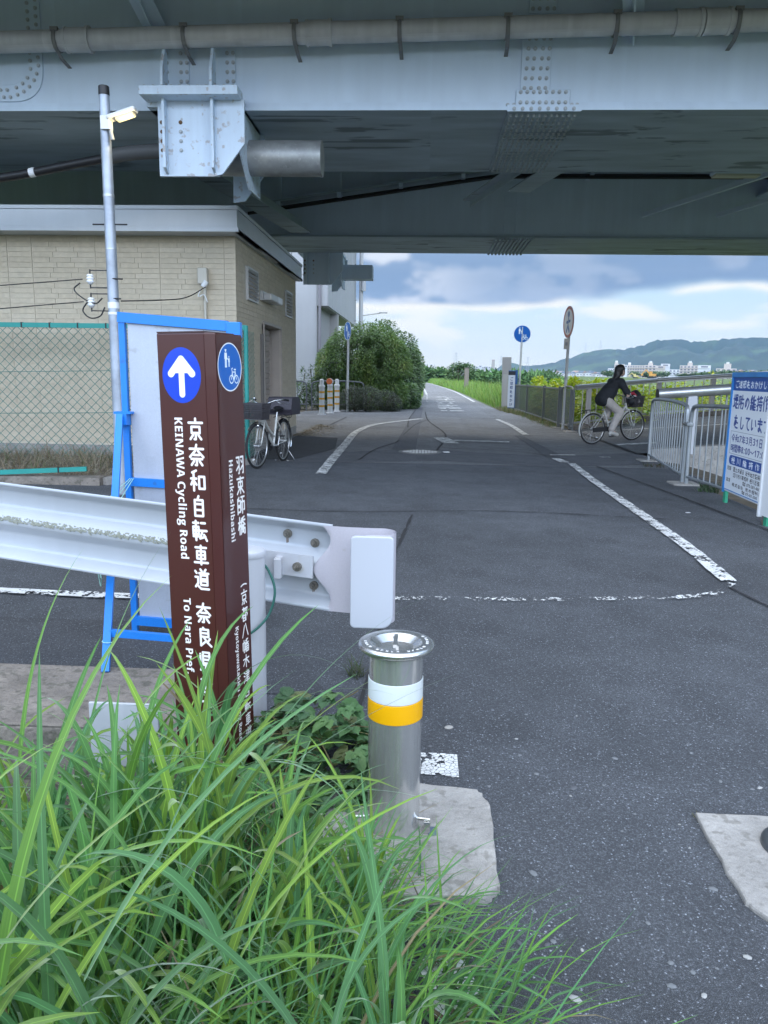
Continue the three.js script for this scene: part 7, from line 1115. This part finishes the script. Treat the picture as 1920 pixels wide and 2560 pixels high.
{
  const bam = [[0.08, 0.16, 0.035], [0.12, 0.23, 0.04], [0.18, 0.3, 0.05], [0.27, 0.35, 0.07]], deep = [[0.06, 0.13, 0.035], [0.1, 0.19, 0.045], [0.14, 0.25, 0.055]], ivy = [[0.05, 0.12, 0.03], [0.09, 0.19, 0.04], [0.12, 0.23, 0.05]], dull = [[0.06, 0.085, 0.05], [0.1, 0.13, 0.08], [0.14, 0.16, 0.1]];
  const shrub = (name, label, cat, pos, lobes, n, len, wid, cols, seed, droop, stems) => {
    const t = thing(name, label, cat, pos); part('foliage', crown(lobes, n, len, wid, cols, seed, droop, new Leaves(), [0.86, 0.28]).geo(), leafM, t);
    const r = rng(seed + 1), s = []; for (let i = 0; i < stems; i++) { const l = lobes[i % lobes.length], a = r() * 6.283; s.push(tube([[l[0] * 0.6, -0.1, l[2] * 0.6], [l[0] + 0.2 * Math.cos(a) * l[3], l[1] * 0.7, l[2] + 0.2 * Math.sin(a) * l[5]], [l[0] + 0.6 * Math.cos(a) * l[3], l[1] + 0.5 * l[4], l[2] + 0.6 * Math.sin(a) * l[5]]], 0.02, 8, 5)); } part('stem', s, mat([0.09, 0.075, 0.05], 0.9), t);
  };
  shrub('bamboo_hedge', 'large dense bamboo hedge with yellowish drooping leaves left of the path', 'hedge', [-2.8, 0, -34], [[-1.15, 1.6, 0.2, 0.8, 1.25, 1.0], [-0.55, 2.0, 0.3, 0.95, 1.6, 1.1], [0.2, 2.05, 0.3, 0.95, 1.65, 1.1], [0.9, 1.95, 0.3, 0.9, 1.75, 1.1], [1.45, 1.6, 0.1, 0.75, 1.5, 1.2], [-0.2, 0.8, 0.8, 1.3, 0.8, 0.5], [0.9, 0.7, 0.9, 1.2, 0.7, 0.6]], 46000, 0.17, 0.036, bam, 401, 0.45, 26);
  shrub('broadleaf_shrub', 'tall rounded green shrub rising behind the bamboo hedge', 'shrub', [-1.9, 0, -40], [[-0.3, 2.8, -0.5, 1.1, 1.5, 1.5], [0.6, 2.1, 0.5, 1.1, 1.6, 1.6], [-0.5, 1.4, 1.2, 1.2, 1.4, 1.2], [1.0, 1.4, 0.5, 0.75, 1.3, 1.6], [1.0, 1.5, -3.5, 0.9, 1.5, 2.2], [1.1, 1.2, -8, 0.7, 1.3, 3]], 30000, 0.17, 0.075, deep, 402, 0.3, 14);
  shrub('clipped_bush', 'low clipped dark bush in front of the bamboo hedge', 'bush', [-2.55, 0, -31.4], [[-0.35, 0.5, 0, 0.6, 0.52, 0.45], [0.25, 0.52, 0, 0.6, 0.5, 0.45]], 7000, 0.06, 0.03, dull, 403, 0.0, 10);
  shrub('clipped_bush', 'smaller grey-green bush to the right of the low clipped bush', 'bush', [-1.55, 0, -32.0], [[0, 0.42, 0, 0.5, 0.44, 0.42], [0.3, 0.3, -0.1, 0.35, 0.34, 0.35]], 4200, 0.065, 0.03, dull, 404, 0.1, 8);
  shrub('vine_shrub', 'bright green leafy vines at the right foot of the bamboo hedge', 'vine', [-0.95, 0, -34.6], [[-0.2, 0.5, 0.2, 0.55, 0.55, 0.6], [0.35, 0.5, -0.6, 0.45, 0.62, 0.8], [0.3, 0.45, -2.4, 0.4, 0.7, 1.3]], 7000, 0.11, 0.08, ivy, 405, 0.3, 8);
  shrub('hedge_weeds', 'dark leafy weeds behind the pipe barrier and the green post', 'weeds', [-5.0, 0, -33.6], [[-0.6, 0.55, 0, 0.7, 0.65, 0.5], [0.6, 0.7, 0, 0.7, 0.8, 0.5], [1.5, 0.8, -0.1, 0.6, 0.9, 0.5]], 6500, 0.12, 0.05, deep, 406, 0.2, 8);
  shrub('tall_weeds', 'tall thin weeds standing against the white building beside the green post', 'weeds', [-5.0, 0, -33.9], [[0.1, 1.3, 0, 0.16, 0.8, 0.16], [0.75, 1.25, 0, 0.14, 0.7, 0.14], [-0.3, 1.2, 0.1, 0.12, 0.6, 0.12]], 800, 0.12, 0.035, deep, 407, -0.2, 3);
  // far round tree beside the path, further trees, and a stump post
  const tree = (label, x, z, y0, h, w, n, leaf, cols, seed, group) => { const t = thing('tree', label, 'tree', [x, y0, z], 0, group), r = rng(seed), lobes = []; for (let i = 0; i < 7; i++) { const a = r() * 6.283, q = i ? 0.3 * w : 0; lobes.push([q * Math.cos(a), h * (0.4 + 0.3 * r()), q * Math.sin(a), w * (0.28 + 0.12 * r()), h * (0.22 + 0.1 * r()), w * (0.28 + 0.12 * r())]); } part('crown', crown(lobes, n, leaf, leaf * 0.6, cols, seed, 0.1).geo(), farLeaf, t); part('trunk', [lathe([[0.05 * w, 0], [0.03 * w, h * 0.3], [0.012 * w, h * 0.75]], 8), ...[0.7, 2.6, 4.4].map((a) => bar([0, h * 0.25, 0], [0.25 * w * Math.cos(a), h * 0.55, 0.25 * w * Math.sin(a)], 0.015 * w, 5, 0.006 * w))], mat([0.07, 0.055, 0.04], 0.9), t); return t; };
  const fc = [[0.05, 0.105, 0.035], [0.075, 0.145, 0.045], [0.1, 0.18, 0.055]];
  tree('round dark green tree beside the path, largest on the horizon left of the railing', 5.0, -118, -2.0, 6.2, 5.2, 5200, 0.34, fc, 421);
  tree('small low round tree to the right of the large round tree', 8.4, -112, -3.6, 4.3, 3.6, 2400, 0.3, fc, 422);
  const pst = thing('marker_post', 'weathered brown wooden post in the grass left of the round tree', 'post', [4.9, -0.6, -75]); part('post', [rbx(0.42, 3.2, 0.3, 0.04, -0.9, 1.25, 0)], mat([0.22, 0.19, 0.16], 0.9), pst); part('cap', [rbx(0.46, 0.08, 0.34, 0.02, -0.9, 2.88, 0)], mat([0.18, 0.155, 0.13], 0.9), pst);
  // trees on the far bank in front of the apartment blocks
  const at2 = (az, d) => [Math.sin(az * Math.PI / 180) * d, -Math.cos(az * Math.PI / 180) * d];
  const rr = rng(64); const farT = tree('first dark green tree from the left in the row before the long apartment block', ...at2(14.75, 520), 3.0, 4, 5, 700, 0.8, fc, 430, 'trees before the apartment blocks');
  [[13.05, 4.2, 7], [13.25, 4, 6], [15.55, 3.4, 9], [15.9, 3.8, 6], [16.35, 4, 6], [16.7, 4.2, 6], [18.0, 2.6, 8], [18.6, 3.2, 10], [19.2, 3.8, 10], [19.8, 4.4, 10], [20.3, 5.4, 11], [20.9, 4.8, 10], [21.4, 4.8, 11], [22, 5, 11], [22.6, 4.8, 10], [23.2, 5.5, 11]].forEach(([az, h, w], i) => { const [x, z] = at2(az, 500 + 30 * rr()); const d = dup(farT, [x, 3.0, z], rr() * 6, i < 2 ? ['left', 'right'][i] + ' one of two dark green trees left of the long apartment block' : i < 6 ? ['second', 'third', 'fourth', 'last'][i - 2] + ' dark green tree from the left in the row before the long apartment block' : ['first', 'second', 'third', 'fourth', 'fifth', 'sixth', 'seventh', 'eighth', 'ninth', 'tenth'][i - 6] + ' tree from the left in the clump before the right apartment blocks'); d.scale.set(w / 5, h / 4, w / 5); d.userData.group = ['trees left of the apartment blocks', 'trees before the apartment blocks', 'trees before the right apartment blocks'][i < 2 ? 0 : i < 6 ? 1 : 2]; });
  // woods on the river flats: clumps scattered as one mass
  const clumpG = crown([[0, 2, 0, 3.2, 2.2, 3.2], [2, 1.5, 1, 2, 1.6, 2], [-2, 1.6, -1, 2.2, 1.8, 2]], 900, 0.9, 0.6, fc, 440, 0.1).geo();
  const woods = []; const wr = rng(71);
  for (let i = 0; i < 300; i++) { const az = -1.5 + 11 * wr(), d = 190 + 130 * wr(), [x, z] = at2(az, d); woods.push([x, landHeight(x, z) - 0.5, z, 0.7 + 0.8 * wr(), 0.55 + 0.5 * wr() + (az > 3.5 ? 0.6 : 0)]); }
  for (let i = 0; i < 150; i++) { const az = 7 + 20 * wr(), d = lerp(150, 420, wr()), [x, z] = at2(az, d); if (az > 9.5 && az < 15.2 && d > 230) continue; woods.push([x, landHeight(x, z) - 1.2, z, 0.6 + 0.8 * wr(), 0.35 + 0.4 * wr()]); }
  for (let i = 0; i < 90; i++) { const az = 8.6 + 18 * wr(), d = lerp(45, 110, wr()), [x, z] = at2(az, d); woods.push([x, landHeight(x, z) - 1.0, z, 0.5 + 0.5 * wr(), 0.35 + 0.35 * wr()]); }
  const im = new THREE.InstancedMesh(clumpG, farLeaf, woods.length); im.name = 'far_woods'; const mm = new THREE.Matrix4(), qq = new THREE.Quaternion();
  woods.forEach(([x, y, z, s, h], i) => { qq.setFromAxisAngle(UP, wr() * 6.28); mm.compose(V(x, y, z), qq, V(s, h * 1.2, s)); im.setMatrixAt(i, mm); const k = 0.8 + 0.6 * wr(); im.setColorAt(i, new THREE.Color().setRGB(k, k * (0.95 + 0.2 * wr()), k)); });
  im.castShadow = im.receiveShadow = true; scene.add(im); tag(im, 'low green woods and bushes spread over the river flats', 'woods', null, 'stuff');
  // bright grass beside the path
  const G = new Leaves(), gr = rng(81), bright = [[0.2, 0.36, 0.05], [0.26, 0.42, 0.06], [0.15, 0.3, 0.05], [0.36, 0.4, 0.09]];
  for (let i = 0; i < 15000; i++) { const q = Math.pow(gr(), 1.9), z = lerp(-35.5, -190, q), d = Math.pow(gr(), 1.3), x = pathCurve(z) + lerp(3.55 + edgeJit(z), 9.5, d), k = clamp((x - pathCurve(z) - 3.4) / 0.6, 0.3, 1), s = clamp((-z - 35) / 3, 0.3, 1); if (z > -38 && x < 4.7) continue; const far = 1 + q * 1.6; G.blade([x, landHeight(x, z) - 0.02, z], gr() * 6.283, (0.75 + 0.8 * gr()) * (0.3 + 0.7 * k) * s, (0.022 + 0.02 * gr()) * far, 0.05 + 0.3 * gr(), 0.3 + 0.9 * gr(), 0, jit(bright[gr() < 0.92 ? Math.floor(gr() * 3) : 3], gr), 3, 1.4, 0.2); }
  for (let i = 0; i < 2600; i++) { const z = lerp(-48, -190, gr()), x = pathCurve(z) - 0.15 - 2.4 * gr(); G.blade([x, -0.06, z], gr() * 6.283, 0.4 + 0.8 * gr(), 0.05 + 0.03 * gr(), 0.05 + 0.3 * gr(), 0.3 + 0.8 * gr(), 0, jit(bright[Math.floor(gr() * 4)], gr), 3, 1.4, 0.2); }
  for (let i = 0; i < 3000; i++) { const z = lerp(-23, -37, gr()), x = lerp(3.75, 4.25, gr()) + (gr() < 0.25 ? -0.2 * gr() : 0) - (z < -33 ? 0.3 : 0); G.blade([x, -0.05, z], gr() * 6.283, 0.12 + 0.2 * gr(), 0.012, 0.1 + 0.6 * gr(), 0.5 + gr(), 0, jit(gr() < 0.6 ? [0.13, 0.2, 0.05] : [0.26, 0.2, 0.09], gr), 3, 1.4, 0.2); }
  solid('path_grass', G.geo(), leafM, 'bright green tall grass on the embankment beside the path', 'grass', null, 'stuff');
  // yellow-green thicket behind the railings
  const yg = [[0.26, 0.42, 0.03], [0.38, 0.52, 0.03], [0.5, 0.55, 0.03], [0.3, 0.46, 0.05]]; const lob = []; const tr = rng(83);
  for (let i = 0; i < 34; i++) { const x = 4.9 + 13 * Math.pow(tr(), 1.2), z = -23.6 - 8 * tr() - Math.max(0, x - 7) * 0.45, y = landHeight(x, z); const topY = 0.95 + 0.02 * x + 0.3 * tr(), ry = Math.max(0.5, (topY - y) / 1.7); lob.push([x, topY - ry * 0.95, z, 0.8 + 0.5 * tr(), ry, 0.8 + 0.5 * tr()]); }
  for (let i = 0; i < 7; i++) lob.push([4.75 + 0.35 * tr(), 0.45 + 0.3 * tr(), -23.3 - 1.6 * i, 0.35, 0.65 + 0.2 * tr(), 0.8]);
  const th = new Leaves(); { const r = rng(84); for (const l of lob) crown([l.map((v, j) => v)], 1100, 0.17, 0.11, yg, Math.floor(r() * 1e6), 0.1, th); }
  solid('thicket', th.geo(), leafM, 'sunlit yellow-green thicket behind the railings on the right slope', 'thicket', null, 'stuff');
}
// small stones and litter on the asphalt
{
  const r = rng(99); const sm2 = [mat([0.16, 0.17, 0.18], 0.8), mat([0.1, 0.105, 0.115], 0.85), mat([0.34, 0.34, 0.33], 0.8)];
  const st = [[], [], []]; for (let i = 0; i < 170; i++) { const x = lerp(0.0, 1.6, r()), z = lerp(-3.2, -1.1, r()); const s = 0.004 + 0.007 * r() * r(); const g = new THREE.IcosahedronGeometry(s, 0).scale(1 + r(), 0.45, 1 + 0.5 * r()).rotateY(r() * 6).translate(x, s * 0.25, z); st[i % 9 === 0 ? 2 : i % 2].push(g); }
  st.forEach((l, i) => solid('gravel', l, sm2[i], ['grey pebbles scattered on the near asphalt', 'dark pebbles scattered on the near asphalt', 'pale pebbles scattered on the near asphalt'][i], 'gravel', null, 'stuff'));
  const s1 = thing('flat_stone', 'pale flat stone on the asphalt to the right of the bollard', 'stone', [0.135, 0.004, -3.02], 0.4); part('stone', new THREE.IcosahedronGeometry(0.017, 1).scale(1.2, 0.4, 0.9), mat([0.3, 0.29, 0.27], 0.9), s1);
  const lr = thing('paper_scrap', 'small white paper scrap on the asphalt in front of the notice board', 'litter', [2.95, 0.006, -8.55], 0.3); part('paper', bx(0.05, 0.004, 0.025), M.white, lr); const l2 = thing('paper_scrap', 'tiny white scrap beside the manhole cover', 'litter', [0.45, 0.01, -14.95], 0.2); part('paper', bx(0.12, 0.01, 0.1), M.white, l2);
}
renderer.render(scene, camera);
